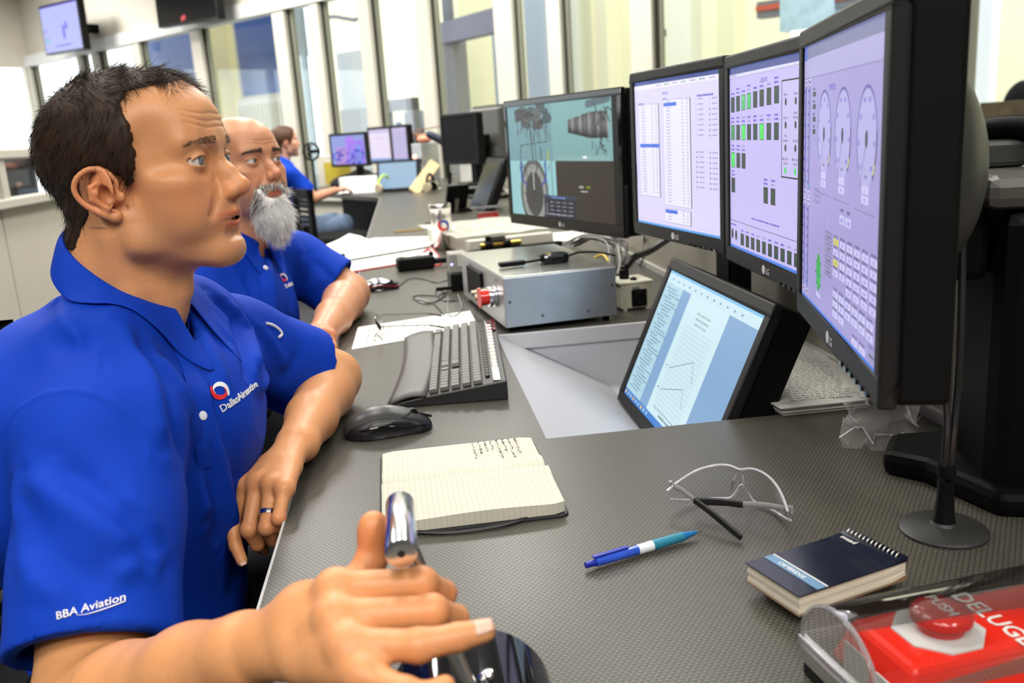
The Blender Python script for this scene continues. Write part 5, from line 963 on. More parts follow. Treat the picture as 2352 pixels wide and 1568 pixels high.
for x in (.03, .10): MB().lathe((x, 0, .012), [(.0001, -.014), (.015, -.014), (.016, 0), (.015, .014), (.0001, .014)], 18, frame(V(1, 0, 0))).build('black_clamp', BLACK, bp_, True)
MB().box((.068, 0, .034), (.055, .02, .018)).build('valve_body', mat('grey_plastic', (.16, .155, .14)), bp_, bevel=.003); MB().cyl((.03, 0, .026), (.03, 0, .044), .010, n=14).build('valve_knob', BLACKM, bp_, True)
# power adapter standing beside the box
pa = put(thing('power_brick', 'upright two-tone power brick with grey top and black base', 'power brick'), Z(1060, 668), R2((1, .1))); MB().box((0, .035, .026), (.056, .075, .052)).build('black_base', BLACK, pa, bevel=.004); MB().box((0, .035, .080), (.052, .070, .056)).build('grey_top', mat('brick_grey', (.30, .29, .26), rough=.35), pa, bevel=.004); MB().box((.008, -.0008, .088), (.026, .002, .034)).build('pale_label', mat('pale_label', (.55, .54, .46), rough=.4), pa); MB().lathe((-.022, -.001, .078), [(.0035, 0), (.0001, .0015)], 12, frame(V(0, -1, 0))).build('blue_led', mat('blue_led', (.2, .2, .9), emit=(.35, .3, 1), estr=4), pa); MB().box((-.050, .0, .012), (.045, .010, .010)).build('plug', BLACKM, pa, bevel=.002)
def cord(label, pts, r, m='cable_black', name='cable', z=None): return tag(MB().tube(spline([p if len(p) == 3 and isinstance(p, np.ndarray) else Z(*p) for p in pts], 8), r, 7).build(name, mat(m, (.016, .016, .017)), None, True), label, 'cable')
zc = .7425
cord('thin black cord looping between the small mouse and power brick', [Z(*q, z=zc) for q in ((918, 655), (940, 640), (970, 640), (1000, 648), (1032, 642))], .0016); cord('thin cord lying in a zigzag left of the power brick', [Z(*q, z=zc) for q in ((1030, 668), (1003, 678), (957, 678), (950, 686), (985, 697), (1022, 678), (1010, 664), (1000, 672), (1020, 690), (1050, 690))], .0017)
cord('thin cord running forward from the zigzag cord to the paper', [Z(*q, z=zc) for q in ((957, 685), (990, 694), (1008, 708), (1020, 724))], .0015); cord('grey cord hanging in a loop below the power brick', [Z(*q, z=zc) for q in ((1052, 676), (1060, 700), (1055, 718), (1036, 726), (1028, 710), (1030, 684))], .0016, 'cable_grey')
# junction box and its cables
jq = Z(1425, 712); jb = put(thing('junction_box', 'small cream junction box with black round socket', 'box'), Z(1428, 716), R2((1, .12))); CRM = mat('cream_plastic', (.62, .60, .48), rough=.4)
MB().box((.040, .045, .034), (.080, .085, .060)).build('case', CRM, jb, bevel=.004); MB().box((.040, .045, .066), (.086, .090, .008)).build('lid', CRM, jb, bevel=.003); MB().box((.045, -.001, .030), (.038, .006, .040)).build('socket_plate', BLACK, jb, bevel=.002); MB().lathe((.045, -.004, .030), [(.015, 0), (.015, .008), (.012, .008), (.011, .002), (.0001, .002)], 24, frame(V(0, -1, 0))).build('socket_ring', BLACKM, jb, True); MB().lathe((.040, .020, .070), [(.008, 0), (.008, .004), (.004, .007), (.0001, .007)], 16).build('push_knob', BLACK, jb, True); MB().box((.038, -.0006, .055), (.018, .001, .006)).build('small_label', mat('grey_print', (.25, .25, .22)), jb)
for x in (.012, .070): MB().cyl((x, .008, 0), (x, .008, .008), .006, n=10).build('foot', CRM, jb, True)
MB().lathe((.028, .05, .070), [(.012, 0), (.012, .022), (.009, .024), (.009, .03), (.0001, .03)], 16).build('cable_gland', BLACK, jb, True)
jw = np.array(jb.matrix_world)[:3, 3]
cord('thick black cable rising from the junction box lid to the monitors', [jw+V(.028, .05, .100), jw+V(.05, .06, .118), jw+V(.10, .10, .125), jw+V(.17, .16, .145)], .0085)
g = random.Random(12)
for k in range(9):
    a0 = Z(1300+g.uniform(-10, 30), 556+g.uniform(-4, 10), .76); b0 = Z(1400+g.uniform(-10, 40), 610+g.uniform(0, 30), .75); mdp = (a0+b0)/2+V(.06+.03*g.random(), .05*g.uniform(-1, 1), .03+.03*g.random())
    cord(['topmost', 'second', 'third', 'fourth', 'fifth', 'sixth', 'seventh', 'eighth', 'lowest'][k]+' cable in the tangle behind the steel box', [a0, a0*.6+mdp*.4+V(0, 0, .02), mdp, b0*.5+mdp*.5+V(.01, -.02, 0), b0], g.choice((.0028, .0034, .0042)), 'cable_black' if k not in (2, 5) else 'cable_grey')
MATS['cable_grey'].node_tree.nodes['Principled BSDF'].inputs['Base Color'].default_value = (.22, .22, .20, 1)
cord('coiled black cable hugging the right side of the steel box', [jw+V(-.01, .07, .07), jw+V(-.025, .03, .06), jw+V(-.022, -.01, .03), jw+V(-.012, .01, .012)], .0035); cord('thin cable rising behind the box to the second monitor', [Z(1470, 610, .745), Z(1478, 585, .77), Z(1480, 550, .82), Z(1478, 530, .86)], .0030)
tag(MB().tube(spline([Z(1365, 592, .75), Z(1385, 585, .765), Z(1398, 600, .75)], 5), .004, 7).build('yellow_tag_cable', mat('yellow_plastic', (.75, .55, .05), rough=.4), None, True), 'short yellow sleeve among the black cables', 'cable')
# printed page with wire-framed glasses
def sheet(name, label, corners, m, z=.0012, cat='paper'):
    cs = [Z(*q) for q in corners]; c = sum(cs)/len(cs); t = thing(name, label, cat, c*V(1, 1, 0)+V(0, 0, DZ)); cs = [(p-c)*V(1, 1, 0) for p in cs]; MB().prism([p[:2] for p in cs], .0002, z).build('page', m, t); return t, cs
WP = mat('white_paper', (.82, .82, .80), rough=.85, noise=(8, .03)); sp_, sc_ = sheet('printed_page', 'printed white page under the wire-framed glasses', ((808, 803), (1100, 752), (1080, 714), (822, 752)), WP); mb = MB(); g = random.Random(3)
for k in range(15):
    s_ = .10+k*.058
    for t0, t1 in ((.10, .30), (.36, .60), (.66, .9)):
        if g.random() < .8: p = lambda s, t: (sc_[0]*(1-s)+sc_[1]*s)*(1-t)+(sc_[3]*(1-s)+sc_[2]*s)*t+V(0, 0, .0014); te = t0+(t1-t0)*g.uniform(.5, 1); mb.quad(p(s_, t0), p(s_+.012, t0), p(s_+.012, te), p(s_, te))
o = mb.build('print_lines', mat('faint_print'), sp_); o['kind'] = 'stuff'
ga, gb = Z(876, 772, .752), Z(880, 738, .752); eg = thing('wire_glasses', 'clear spectacles with thin wire temples on the printed page', 'glasses', (ga+gb)/2*V(1, 1, 0)+V(0, 0, DZ+.0012)); e0 = (ga+gb)/2*V(1, 1, 0)+V(0, 0, DZ+.0012); WIRE = mat('wire_dark', (.05, .045, .04), rough=.35, metal=.7); ey = nrm(gb-ga); exx = V(ey[1], -ey[0], 0); hwid = .067
def lp(t, v): return ey*(hwid*t)-exx*(.014*(1-t*t))+V(0, 0, .003+.040*v*(1-.25*t*t))
lv_ = [lp(-1+i/10, j/5) for i in range(21) for j in range(6)]; link('lens', fast_mesh('lens', lv_, [(i*6+j, (i+1)*6+j, (i+1)*6+j+1, i*6+j+1) for i in range(20) for j in range(5)], LENS), eg); MB().tube([lp(-1+i/10, 1) for i in range(21)], .0009, 5).build('upper_rim', CLEAR, eg, True); MB().tube([lp(-1+i/10, 0) for i in range(21)], .0009, 5).build('lower_rim', CLEAR, eg, True)
for t_, dz_ in ((-1, 0), (1, 0)): h0 = lp(t_, .9); MB().tube([h0, h0+exx*.105+V(0, 0, -.006)], .0011, 6).build('temple_wire', WIRE, eg, True); MB().tube([h0+exx*.105+V(0, 0, -.006), h0+exx*.140+ey*.014+V(0, 0, -.018)], [.0012, .0022], 6).build('temple_end', BLACKM, eg, True)
# papers, red-edged clipboard and radio
cbp, cc = sheet('clipboard', 'red-edged clipboard lying under the loose white papers', ((792, 629), (1012, 593), (985, 560), (752, 597)), mat('clip_red', (.55, .05, .04), rough=.5), .004); MB().prism([(p*.96)[:2] for p in cc], .0045, .0055).build('top_sheet', WP, cbp); MB().box(cc[2]*.9+V(0, 0, .008), (.03, .05, .008)).build('clip', mat('clip_red2', (.6, .12, .08), rough=.4), cbp, bevel=.002)
for k, (cs_, lb) in enumerate(((((742, 592), (935, 568), (925, 556), (770, 566)), 'loose white sheet nearest the bearded man'), (((755, 580), (1000, 566), (1000, 548), (860, 552)), 'long white sheet beneath the steel tumbler'), (((800, 604), (990, 572), (980, 562), (790, 585)), 'white sheet on top of the clipboard'))):
    t, c_ = sheet('loose_paper', lb, cs_, WP, .002); t.location[2] += .006+.003*k
t = thing('crumpled_paper', 'crumpled white sheet standing up behind the clipboard', 'paper', Z(800, 580)); g = np.random.default_rng(2); P_ = []
for i in range(8):
    for j in range(6): P_.append(V(-.10+.05*i, -.08+.05*j, max(.008, .05*math.exp(-((i-2)/1.6)**2)*(j/5)+.012*g.random())))
link('sheet', fast_mesh('sheet', P_, [(i*6+j, (i+1)*6+j, (i+1)*6+j+1, i*6+j+1) for i in range(7) for j in range(5)], WP, True), t)
rq = Z(905, 622); rd = put(thing('two_way_radio', 'chunky black two-way radio with stubby antenna', 'radio'), Z(958, 620), R2((1, .18))); MB().box((0, .02, .022), (.125, .062, .040)).build('body', BLACKM, rd, bevel=.006); MB().box((.125, .02, .022), (.13, .022, .020)).build('antenna', BLACK, rd, bevel=.006); MB().lathe((.012, .02, .042), [(.018, 0), (.018, .003), (.012, .003), (.012, .001), (.0001, .001)], 24).build('speaker_ring', mat('silver_plastic'), rd, True)
for k in range(5): MB().box((-.042+.0*k, .0+.010*k, .043), (.022, .005, .003)).build('key_row', BLACKG, rd)
MB().lathe((.058, .03, .040), [(.008, 0), (.008, .012), (.0001, .012)], 14).build('knob', BLACK, rd, True); cord('red lanyard cord looped round the two-way radio', [Z(*q, z=.75) for q in ((972, 578), (985, 572), (990, 580), (982, 592), (990, 606), (1003, 610), (1015, 606))], .0035, 'lanyard_red', 'lanyard'); MATS['lanyard_red'].node_tree.nodes['Principled BSDF'].inputs['Base Color'].default_value = (.6, .05, .04, 1)
# tumbler
tq = Z(1018, 572); tb = thing('steel_tumbler', 'tall steel tumbler with a red and blue swirl emblem', 'cup', tq); MB().lathe((0, 0, 0), [(.033, 0), (.036, .004), (.041, .13), (.0415, .155), (.043, .158), (.043, .172), (.040, .176), (.036, .176), (.035, .160), (.0001, .158)], 40).build('body', mat('tumbler_steel', (.70, .68, .65), rough=.22, metal=1), tb, True); MB().lathe((0, 0, .156), [(.0425, 0), (.0436, .002), (.0436, .005), (.0425, .007)], 40).build('rim_band', CHROME, tb, True)
for hf, m in ((0, mat('print_blue', (.02, .06, .35), rough=.4)), (1, mat('print_red', (.62, .03, .02), rough=.4))):
    v2, fs = swirl(.024, hf); MB().add([(.0405*math.sin((x+.008)/.04), -.0405*math.cos((x+.008)/.04), .095+y) for x, y in v2*1.05], fs).build('emblem_arm', m, tb)
tag(MB().box((Z(905, 534)+Z(972, 528))/2+V(0, 0, .004), (.135, .009, .006), R2(tuple((Z(972, 528)-Z(905, 534))[:2]))).build('yellow_ruler', mat('ochre_wood', (.50, .30, .06), rough=.6), bevel=.001), 'short ochre stick lying on the desk behind the papers', 'stick')
# second covered button further back
e2 = put(thing('covered_button', 'red button under a clear cover beside the wide-screen monitor', 'button'), Z(1085, 520), R2((1, .0))); MB().box((.085, .04, .006), (.17, .085, .012)).build('base_plate', mat('mid_grey'), e2, bevel=.002); MB().cyl((.03, .04, .035), (.13, .04, .035), .026, n=20).build('red_housing', RED, e2, True); MB().lathe((.115, .02, .030), [(.018, 0), (.018, .012), (.0001, .014)], 18, frame(V(0, -1, 0))).build('side_knob', RED, e2, True); MB().box((.085, .04, .045), (.17, .085, .075)).build('clear_cover', COVER, e2); MB().box((.085, .04, .083), (.172, .088, .003)).build('cover_edge', CLEAR, e2)
gr = thing('green_reel', 'pale green round reel lying in front of covered button', 'reel', Z(1085, 528)); MB().lathe((0, 0, 0), [(.05, 0), (.055, .004), (.055, .010), (.03, .014), (.0001, .014)], 26).build('disc', mat('pale_green', (.42, .55, .40), rough=.5), gr, True); MB().lathe((0, 0, .014), [(.014, 0), (.014, .006), (.0001, .008)], 16).build('hub', mat('mid_grey'), gr, True)
sheet('printed_page', 'white papers lying behind the tangle of cables', ((1260, 556), (1420, 552), (1330, 532), (1230, 540)), WP, .004)
# black desk telephone-like console with handset
ph2 = put(thing('desk_console', 'black tilted console on a small stand behind the tumbler', 'console'), Z(1052, 488), R2((.9, .3))); MB().box((0, 0, .085), (.13, .02, .16), rot3(0, 0, .45)).build('panel', BLACK, ph2, bevel=.006); MB().box((.01, .05, .01), (.16, .12, .02)).build('foot', BLACKM, ph2, bevel=.005); MB().tube([(-.05, .02, .02), (-.02, .05, .12), (0, .06, .22)], .007, 8).build('gooseneck', BLACKM, ph2, True); MB().box((-.02, -.03, .04), (.02, .02, .09), rot3(0, 0, .4)).build('strut', STEEL, ph2)
cord('short black lead lying beside the tumbler', [Z(*q, z=.745) for q in ((978, 515), (990, 512), (1000, 508), (1012, 520))], .006)
# ------------------------------------------------------------------ far desk
def far_mon(name, label, tl, tr, bl, d1, d2, paint=None, bg=(.5, .5, .5), **k):
    a = dist(*tl, d1); b = dist(*tr, d2); z0 = dist(*bl, d1)[2]; return monitor(name, label, a[:2], b[:2], z0, a[2]-z0, paint, bg, logo=False, bz=.02, bzb=.025, **k)
def scr_blue(p):
    g = random.Random(6)
    for k in range(9): p.R(g.uniform(0, .8), g.uniform(0, .7), g.uniform(.3, 1), 1, lin(g.randint(90, 190), g.randint(100, 190), g.randint(200, 245)))
    for k in range(60): u = g.uniform(0, .95); v = g.uniform(.45, .95); p.R(u, v, u+g.uniform(.02, .07), v+g.uniform(.02, .1), lin(g.randint(30, 80), g.randint(40, 90), g.randint(170, 240)), 2+k % 4)
def scr_pale(p): p.R(0, 0, 1, .12, lin(200, 185, 225)); p.C(.5, .14, .02, lin(120, 110, 160)); p.R(0, .92, 1, 1, lin(110, 150, 210)); p.greek(.2, .3, .6, FAINT)
far_mon('monitor', 'far monitor with blue picture facing the seated man', (755, 308), (838, 300), (757, 385), 8.7, 8.35, scr_blue, lin(150, 165, 225), stand=arm_stand(-.10)); far_mon('monitor', 'far monitor with plain pale lilac screen', (843, 293), (895, 287), (848, 377), 8.1, 7.75, scr_pale, lin(228, 215, 238), stand=arm_stand(-.10)); far_mon('monitor', 'far monitor turned sideways right of the lilac screen', (895, 288), (934, 284), (899, 378), 7.7, 7.5, scr_pale, lin(190, 180, 220), stand=arm_stand(-.10))
far_mon('monitor', 'dark switched-off monitor left of the silver-backed one', (1010, 264), (1092, 252), (1022, 378), 5.9, 5.6, None, stand=arm_stand(-.14))
# back of a monitor
bq = dist(1126, 320, 6.0); bm2 = put(thing('monitor', 'monitor seen from behind with grey curved back and silver badge', 'monitor'), bq*V(1, 1, 0)+V(0, 0, DZ), R2((.42, -.91))); hgt = dist(1100, 243, 6.0)[2]-DZ
MB().box((0, .02, hgt-.19), (.44, .03, .38)).build('bezel', BLACK, bm2, bevel=.006); MB().box((0, -.015, hgt-.18), (.40, .05, .33)).build('curved_back', mat('dull_grey_back', (.10, .10, .09), rough=.4), bm2, bevel=.02, seg=4); MB().lathe((-.02, -.042, hgt-.14), [(.012, 0), (.0001, .002)], 16, frame(V(0, -1, 0))).build('badge', CHROME, bm2); MB().box((0, -.05, (hgt-.2)/2), (.09, .07, hgt-.2)).build('column', BLACK, bm2, bevel=.01); MB().box((0, -.03, .01), (.28, .2, .02)).build('base', BLACK, bm2, bevel=.006); MB().box((.06, -.10, hgt-.22), (.10, .08, .08)).build('arm_joint', BLACKM, bm2, bevel=.01)
# laptop-like tilted screen
lp_ = put(thing('tilted_screen', 'pale blue tilted screen set in the far desk', 'monitor'), Z(918, 442), R2((.95, -.15))); MB().box((0, .06, .13), (.36, .02, .26), rot3(0, 0, -.35)).build('housing', BLACK, lp_, bevel=.006); MB().box((-.01, .046, .135), (.30, .002, .21), rot3(0, 0, -.35)).build('screen', mat('pale_screen', (.02, .02, .02), emit=lin(150, 185, 215), estr=.9), lp_)
def headset(label, p, band, cup, rz):
    t = put(thing('headset', label, 'headset'), p, rot3(rz, 0, 0)); MB().tube([(-.085*math.cos(a), 0, .045+.095*math.sin(a)) for a in np.linspace(-.2, math.pi+.2, 18)], .011, 8).build('headband', band, t, True)
    for s in (-1, 1): MB().lathe((s*.078, 0, .045), [(.0001, -.012), (.034, -.012), (.038, 0), (.034, .016), (.0001, .018)], 20, frame(V(s, 0, 0))).build('ear_cup', cup, t, True); MB().lathe((s*.064, 0, .045), [(.030, -.01), (.034, 0), (.030, .01)], 18, frame(V(s, 0, 0))).build('ear_cushion', BLACKM, t, True)
    MB().tube([(.08, -.01, .03), (.06, -.06, .02), (.0, -.085, .03)], .004, 6).build('microphone_boom', STEEL, t, True); return t
headset('green and black headset standing on the far desk', Z(886, 444), mat('lime_green', (.42, .60, .12), rough=.4), mat('beige_cup', (.50, .44, .30), rough=.5), .9); headset('beige and black headset lying beside the wooden board', Z(990, 442), BLACKM, mat('beige_cup'), 1.2)
wd = thing('wooden_board', 'pale wooden board leaning on the steel box', 'board', Z(950, 442)); w0 = Z(950, 442); w1 = dist(1000, 374, np.linalg.norm(w0-CAM)+.10); Fm = frame(w1-w0, V(.3, 1, 0)); MB().box((w1-w0)/2, (.035, .09, np.linalg.norm(w1-w0)), Fm).build('plank', mat('pale_wood', (.72, .56, .30), rough=.6, noise=(12, .15)), wd, bevel=.003); MB().box((w1-w0)*.22+V(.05, .02, -.03), (.03, .06, .12), rot3(0, .5, 0)).build('brace', mat('pale_wood'), wd)
tw_ = thing('metal_tower', 'upright galvanised metal box on the far desk', 'box', Z(985, 436)); zt = dist(985, 328, np.linalg.norm(Z(985, 436)-CAM))[2]-DZ; MB().box((0, .1, zt/2), (.16, .16, zt), rot3(.5, 0, 0)).build('case', mat('galv_side'), tw_, bevel=.004); MB().lathe((-.085, .02, zt*.72), [(.02, 0), (.02, .012), (.0001, .014)], 14, frame(V(-.8, -.6, 0))).build('lamp', mat('warm_spot', (.9, .5, .4), emit=(1, .6, .5), estr=1.2), tw_, True); F = Field((-.09, .0, zt), (.09, .2, zt+.12), .01); F.ell((0, .1, zt+.03), (.06, .06, .035)); v, q = F.mesh(); link('salmon_cap', fast_mesh('salmon_cap', v, q, mat('salmon', (.70, .28, .18), rough=.6)), tw_)
mp = thing('model_helicopter', 'small rust-brown model with thin rotor on the far desk', 'model', dist(972, 318, 7.6)); sdf_part('body', mat('rust_brown', (.22, .09, .05), rough=.7), mp, (-.12, -.12, -.12), (.12, .12, .12), .01, lambda F: (F.ell((0, 0, 0), (.07, .05, .045)), F.rc((0, 0, 0), (-.10, .0, .05), .02, .008, .02))); MB().box((.02, 0, .075), (.30, .012, .006), rot3(0, .12, .3)).build('rotor', mat('rust_brown'), mp); MB().cyl((0, 0, .03), (0, 0, .08), .006, n=8).build('mast', BLACKM, mp); MB().cyl((0, 0, -.30), (0, 0, -.03), .012, n=8).build('stand_rod', BLACKM, mp)
mc_ = thing('dark_camera', 'dark blue-black equipment behind the rust-brown model', 'equipment', dist(1010, 322, 7.2)); sdf_part('body', mat('dark_blue_black', (.02, .03, .06), rough=.5), mc_, (-.16, -.1, -.12), (.16, .1, .12), .012, lambda F: (F.rc((-.08, 0, .05), (.09, 0, -.04), .03, .04), F.ell((.06, 0, -.03), (.05, .05, .05), .02))); MB().cyl((.05, 0, -.36), (.05, 0, -.05), .012, n=8).build('post', BLACKM, mc_)
bo = put(thing('white_carton', 'white open-topped carton left of the dark papers tray', 'box'), Z(1078, 430), R2((1, -.1))); MB().box((.0, .05, .10), (.13, .10, .20)).build('body', WHITE, bo, bevel=.003); MB().box((0, .05, .205), (.17, .12, .012)).build('lid', WHITE, bo, bevel=.003)
tr_ = put(thing('paper_tray', 'black tray piled with white papers on the far desk', 'tray'), Z(1095, 445), R2((1, .05))); MB().box((.04, .1, .02), (.30, .26, .04)).build('tray', BLACK, tr_, bevel=.004)
for k in range(4): MB().box((.04+.008*math.sin(k*2), .1, .046+k*.008), (.28, .24, .006), rot3(.06*math.sin(k*3), 0, 0)).build('sheet', WP, tr_)
t2 = put(thing('tilted_monitor', 'black tilted monitor edge-on in the desk beyond the tumbler', 'monitor'), Z(1128, 480), R2((.15, -1))); MB().box((0, 0, .12), (.40, .05, .34), rot3(0, 0, -.42)).build('housing', BLACK, t2, bevel=.008); MB().box((0, -.026, .13), (.36, .003, .29), rot3(0, 0, -.42)).build('screen', BLACKG, t2)
sheet('loose_paper', 'white papers in front of the far seated man', ((775, 447), (868, 442), (872, 430), (805, 430)), WP, .012); F2 = thing('black_jacket', 'black jacket heaped on the far desk', 'jacket', Z(845, 425)); sdf_part('cloth', mat('black_cloth', (.010, .010, .012), rough=.9), F2, (-.45, -.25, -.02), (.45, .25, .22), .018, lambda F: (F.ell((-.12, 0, .03), (.24, .14, .09)), F.ell((.10, .02, .02), (.22, .12, .06), .05), F.ell((-.05, .0, .10), (.1, .08, .06), .05), F.rc((.2, 0, .02), (.40, .0, .0), .05, .03, .04)), 2)
yb = put(thing('yellow_box', 'yellow-fronted box behind the far man', 'box'), dist(745, 395, 9.0)*V(1, 1, 0)+V(.1, 0, DZ), R2((1, -.2))); zz = dist(745, 358, 9.0)[2]-DZ; MB().box((0, .1, zz/2), (.34, .2, zz)).build('body', CREAM, yb, bevel=.004); MB().box((.03, -.003, zz*.42), (.26, .006, zz*.72)).build('yellow_face', mat('mustard', (.58, .46, .05), rough=.6), yb)
rl = thing('white_bench', 'long low white ledge below the far monitors', 'bench', dist(865, 392, 8.3)*V(1, 1, 0)+V(0, 0, DZ)); MB().box((.05, .05, .05), (.80, .18, .10), rot3(-.35, 0, 0)).build('body', WHITE, rl, bevel=.01); MB().box((.28, -.02, .06), (.012, .012, .012)).build('knob', BLACK, rl)
lmp = thing('desk_fan', 'small dark round desk fan near the far man', 'fan', dist(716, 356, 8.2)*V(1, 1, 0)+V(0, 0, DZ)); zf = dist(716, 348, 8.2)[2]-DZ; MB().tube([(.07*math.cos(a), 0, zf+.07*math.sin(a)) for a in np.linspace(0, 2*math.pi, 20)], .010, 6, caps=False).build('guard_ring', BLACKM, lmp, True); MB().cyl((0, 0, 0), (0, 0, zf-.06), .012, n=8).build('stem', BLACKM, lmp, True); MB().lathe((0, 0, 0), [(.07, 0), (.06, .015), (.0001, .02)], 18).build('base', BLACKM, lmp, True); MB().lathe((0, 0, zf), [(.02, -.02), (.02, .02), (.0001, .03)], 12, frame(V(0, -1, 0))).build('hub', BLACKM, lmp, True)
for k in range(3): a = k*2.094; MB().box((.035*math.cos(a), 0, zf+.035*math.sin(a)), (.055, .006, .03), rot3(0, -a, .4)).build('blade', BLACKM, lmp)
def build_man_front():
    P = thing('person', 'man in blue polo shirt with short dark hair gripping the steel lever', 'person', (-.33, 1.12, 0))
    inv = V(.33, -1.12, 0); W = lambda v: np.asarray(v)+inv                # parts are stored relative to the empty
    T = V(-.298, 1.118, 1.141); Rh = rot3(math.radians(-14.3), math.radians(-1), 0); tw = lambda v: W(np.asarray(v) @ Rh.T+T)
    skin = V(.68, .315, .140)
    v, q, c = head_mesh(.0014, dict(skin=skin, stubble=(.30, (.30, .17, .10)), open=.0021, slit=.0056, wrinkles=(.064, .071, .079))); nr = vnormals(v, q)
    DKH = hair_mat('dark_brown_hair', (.030, .016, .008))
    poly = [(.044, .16), (.040, .112), (.012, .106), (.014, .085), (.024, .060), (.022, .038), (.015, .010), (.008, .004), (.004, .016), (-.016, .030), (-.044, .022), (-.054, -.005), (-.048, -.026), (-.064, -.045), (-.078, -.066), (-.118, -.070), (-.18, 0), (-.17, .16)]
    wob = .0016*np.sin(v[:, 2]*150+v[:, 1]*90)+.0008*np.sin(v[:, 2]*420)
    hm = ptin(poly, v[:, 0]+wob, v[:, 2]) & ~((np.abs(v[:, 1]) > np.where(v[:, 2] < .020, .0700, .0765)+.20*np.clip(-v[:, 0], 0, .05)) & (v[:, 0] < .014) & (v[:, 0] > -.054) & (v[:, 2] < .030) & (v[:, 2] > -.045))
    hm |= (np.abs(v[:, 1]) < .030) & (v[:, 0]+wob < .050) & (v[:, 2] > .09)
    c[hm] = (.05, .028, .016)
    body = [(v @ Rh.T+T, q, c)]
    # arms
    rs, rel, rwr = V(-.345, .955, .885), V(-.325, .745, .690), V(-.145, .600, .822)
    ls, lel, lwr = V(-.275, 1.345, .890), V(-.150, 1.475, .790), V(-.178, 1.185, .778)
    A = Field((-.46, .46, .56), (.11, 1.04, .98), .0019)
    A.chain([rs, rs*.5+rel*.5, rel], [.056, .053, .046]); A.chain([rel, rel*.72+rwr*.28, rel*.3+rwr*.7, rwr], [.044, .046, .036, .0285], .03)
    A.ell(rwr, (.030, .026, .024), .01)
    D = lambda px, py, d: dist(px, py, d)
    mcp = [D(772, 1352, .640), D(772, 1418, .622), D(800, 1482, .606), D(838, 1548, .594)]
    fg = [[D(968, 1338, .637), D(1020, 1362, .662), D(1000, 1395, .685)], [D(992, 1404, .618), D(1046, 1420, .642), D(1022, 1450, .668)],
          [D(962, 1482, .592), D(1052, 1463, .590), D(1112, 1448, .592)], [D(930, 1590, .575), D(980, 1596, .572), D(1022, 1574, .574)]]
    th = [D(700, 1400, .668), D(806, 1352, .690), D(852, 1288, .692), D(862, 1206, .690)]
    hand(A, rwr+(np.mean(mcp, 0)-rwr)*.12, mcp, fg, th, rad=.0097, palm_t=.0125)
    A.ell(D(857, 1225, .688), (.0118, .0118, .017), .006)
    for a, b in zip(mcp, [f[0] for f in fg]):                                   # tendons
        A.rc(rwr*.55+a*.45, a, .0045, .005, .010)
    va, qa = A.mesh(); va = relax(va, qa, 1, .4)
    def handcol(vv, mm, ff, thb):
        cc = np.tile(skin*V(1.0, .98, .92), (len(vv), 1))
        for p in list(mm)+[f[0] for f in ff]+[f[1] for f in ff]:
            w = .38*np.exp(-(np.linalg.norm(vv-p, axis=1)/.012)**2)[:, None]; cc = cc*(1-w)+skin*V(1.03, .66, .52)*w
        w = .55*np.exp(-(np.linalg.norm(vv-(thb[3]*.7+thb[2]*.3), axis=1)/.024)**2)[:, None]; return cc*(1-w)+skin*V(1.05, .55, .42)*w
    ca = handcol(va, mcp, fg, th)
    for px, py, d in ((731, 1478, .66), (691, 1423, .66), (968, 1384, .615)):      # freckles
        p = D(px, py, d); w = .7*np.exp(-(np.linalg.norm(va-p, axis=1)/.0022)**2)[:, None]; ca = ca*(1-w)+V(.22, .08, .05)*w
    body.append((va, qa, ca))
    A = Field((-.36, .93, .54), (-.06, 1.56, .98), .0022)
    A.chain([ls, ls*.5+lel*.5, lel], [.056, .052, .042]); A.chain([lel, lel*.75+lwr*.25, lel*.35+lwr*.65, lwr], [.041, .044, .036, .0275], .03)
    A.ell(lwr, (.030, .028, .023), .01)
    Z = lambda px, py, d: dist(px, py, d)
    lm = [Z(556, 1112, 1.195), Z(592, 1108, 1.178), Z(624, 1113, 1.160), Z(654, 1122, 1.142)]
    lf = [[Z(534, 1210, 1.195), Z(541, 1252, 1.185), Z(556, 1288, 1.175)], [Z(572, 1216, 1.165), Z(592, 1250, 1.18), Z(606, 1262, 1.20)],
          [Z(612, 1212, 1.14), Z(628, 1240, 1.16), Z(632, 1240, 1.18)], [Z(640, 1190, 1.125), Z(650, 1212, 1.14), Z(650, 1222, 1.16)]]
    lt = [Z(560, 1130, 1.23), Z(536, 1190, 1.25), Z(530, 1240, 1.25), Z(528, 1275, 1.24)]
    hand(A, lwr+(np.mean(lm, 0)-lwr)*.10, lm, lf, lt, rad=.0088, palm_t=.0125)
    vb, qb = A.mesh(); vb = relax(vb, qb, 1, .4); body.append((vb, qb, handcol(vb, lm, lf, lt)))
    A = Field((-.62, .85, .30), (.12, 1.45, 1.02), .011)                        # trunk and thighs, all under clothing
    A.ell((-.37, 1.15, .79), (.10, .16, .15)); A.ell((-.42, 1.15, .60), (.11, .155, .16), .08)
    for s in (-1, 1): A.chain([(-.42, 1.15+s*.09, .49), (-.02, 1.15+s*.12, .49)], [.080, .055], .03)
    A.chain([(-.37, 1.13, .88), (-.35, 1.13, .98)], [.07, .055], .05)
    v3, q3 = A.mesh(); body.append((v3, q3, skin))
    bv, bq, bc = join_meshes(body); link('body', fast_mesh('body', W(bv), bq, SKIN, True, bc), P)
    for s in (-1, 1): eyeball('eye', P, (Rh, W(T)), s, (.22, .25, .24), (1, -.06, .05))
    tm = MB(); tm.tube([(.078, -.018, -.0385), (.0905, -.008, -.0385), (.0925, 0, -.0385), (.0905, .008, -.0385), (.078, .018, -.0385)], .0026, 6); o = tm.build('teeth', mat('teeth', (.78, .74, .66), rough=.2), P, True); o.data.transform(mat4(Rh, W(T)))
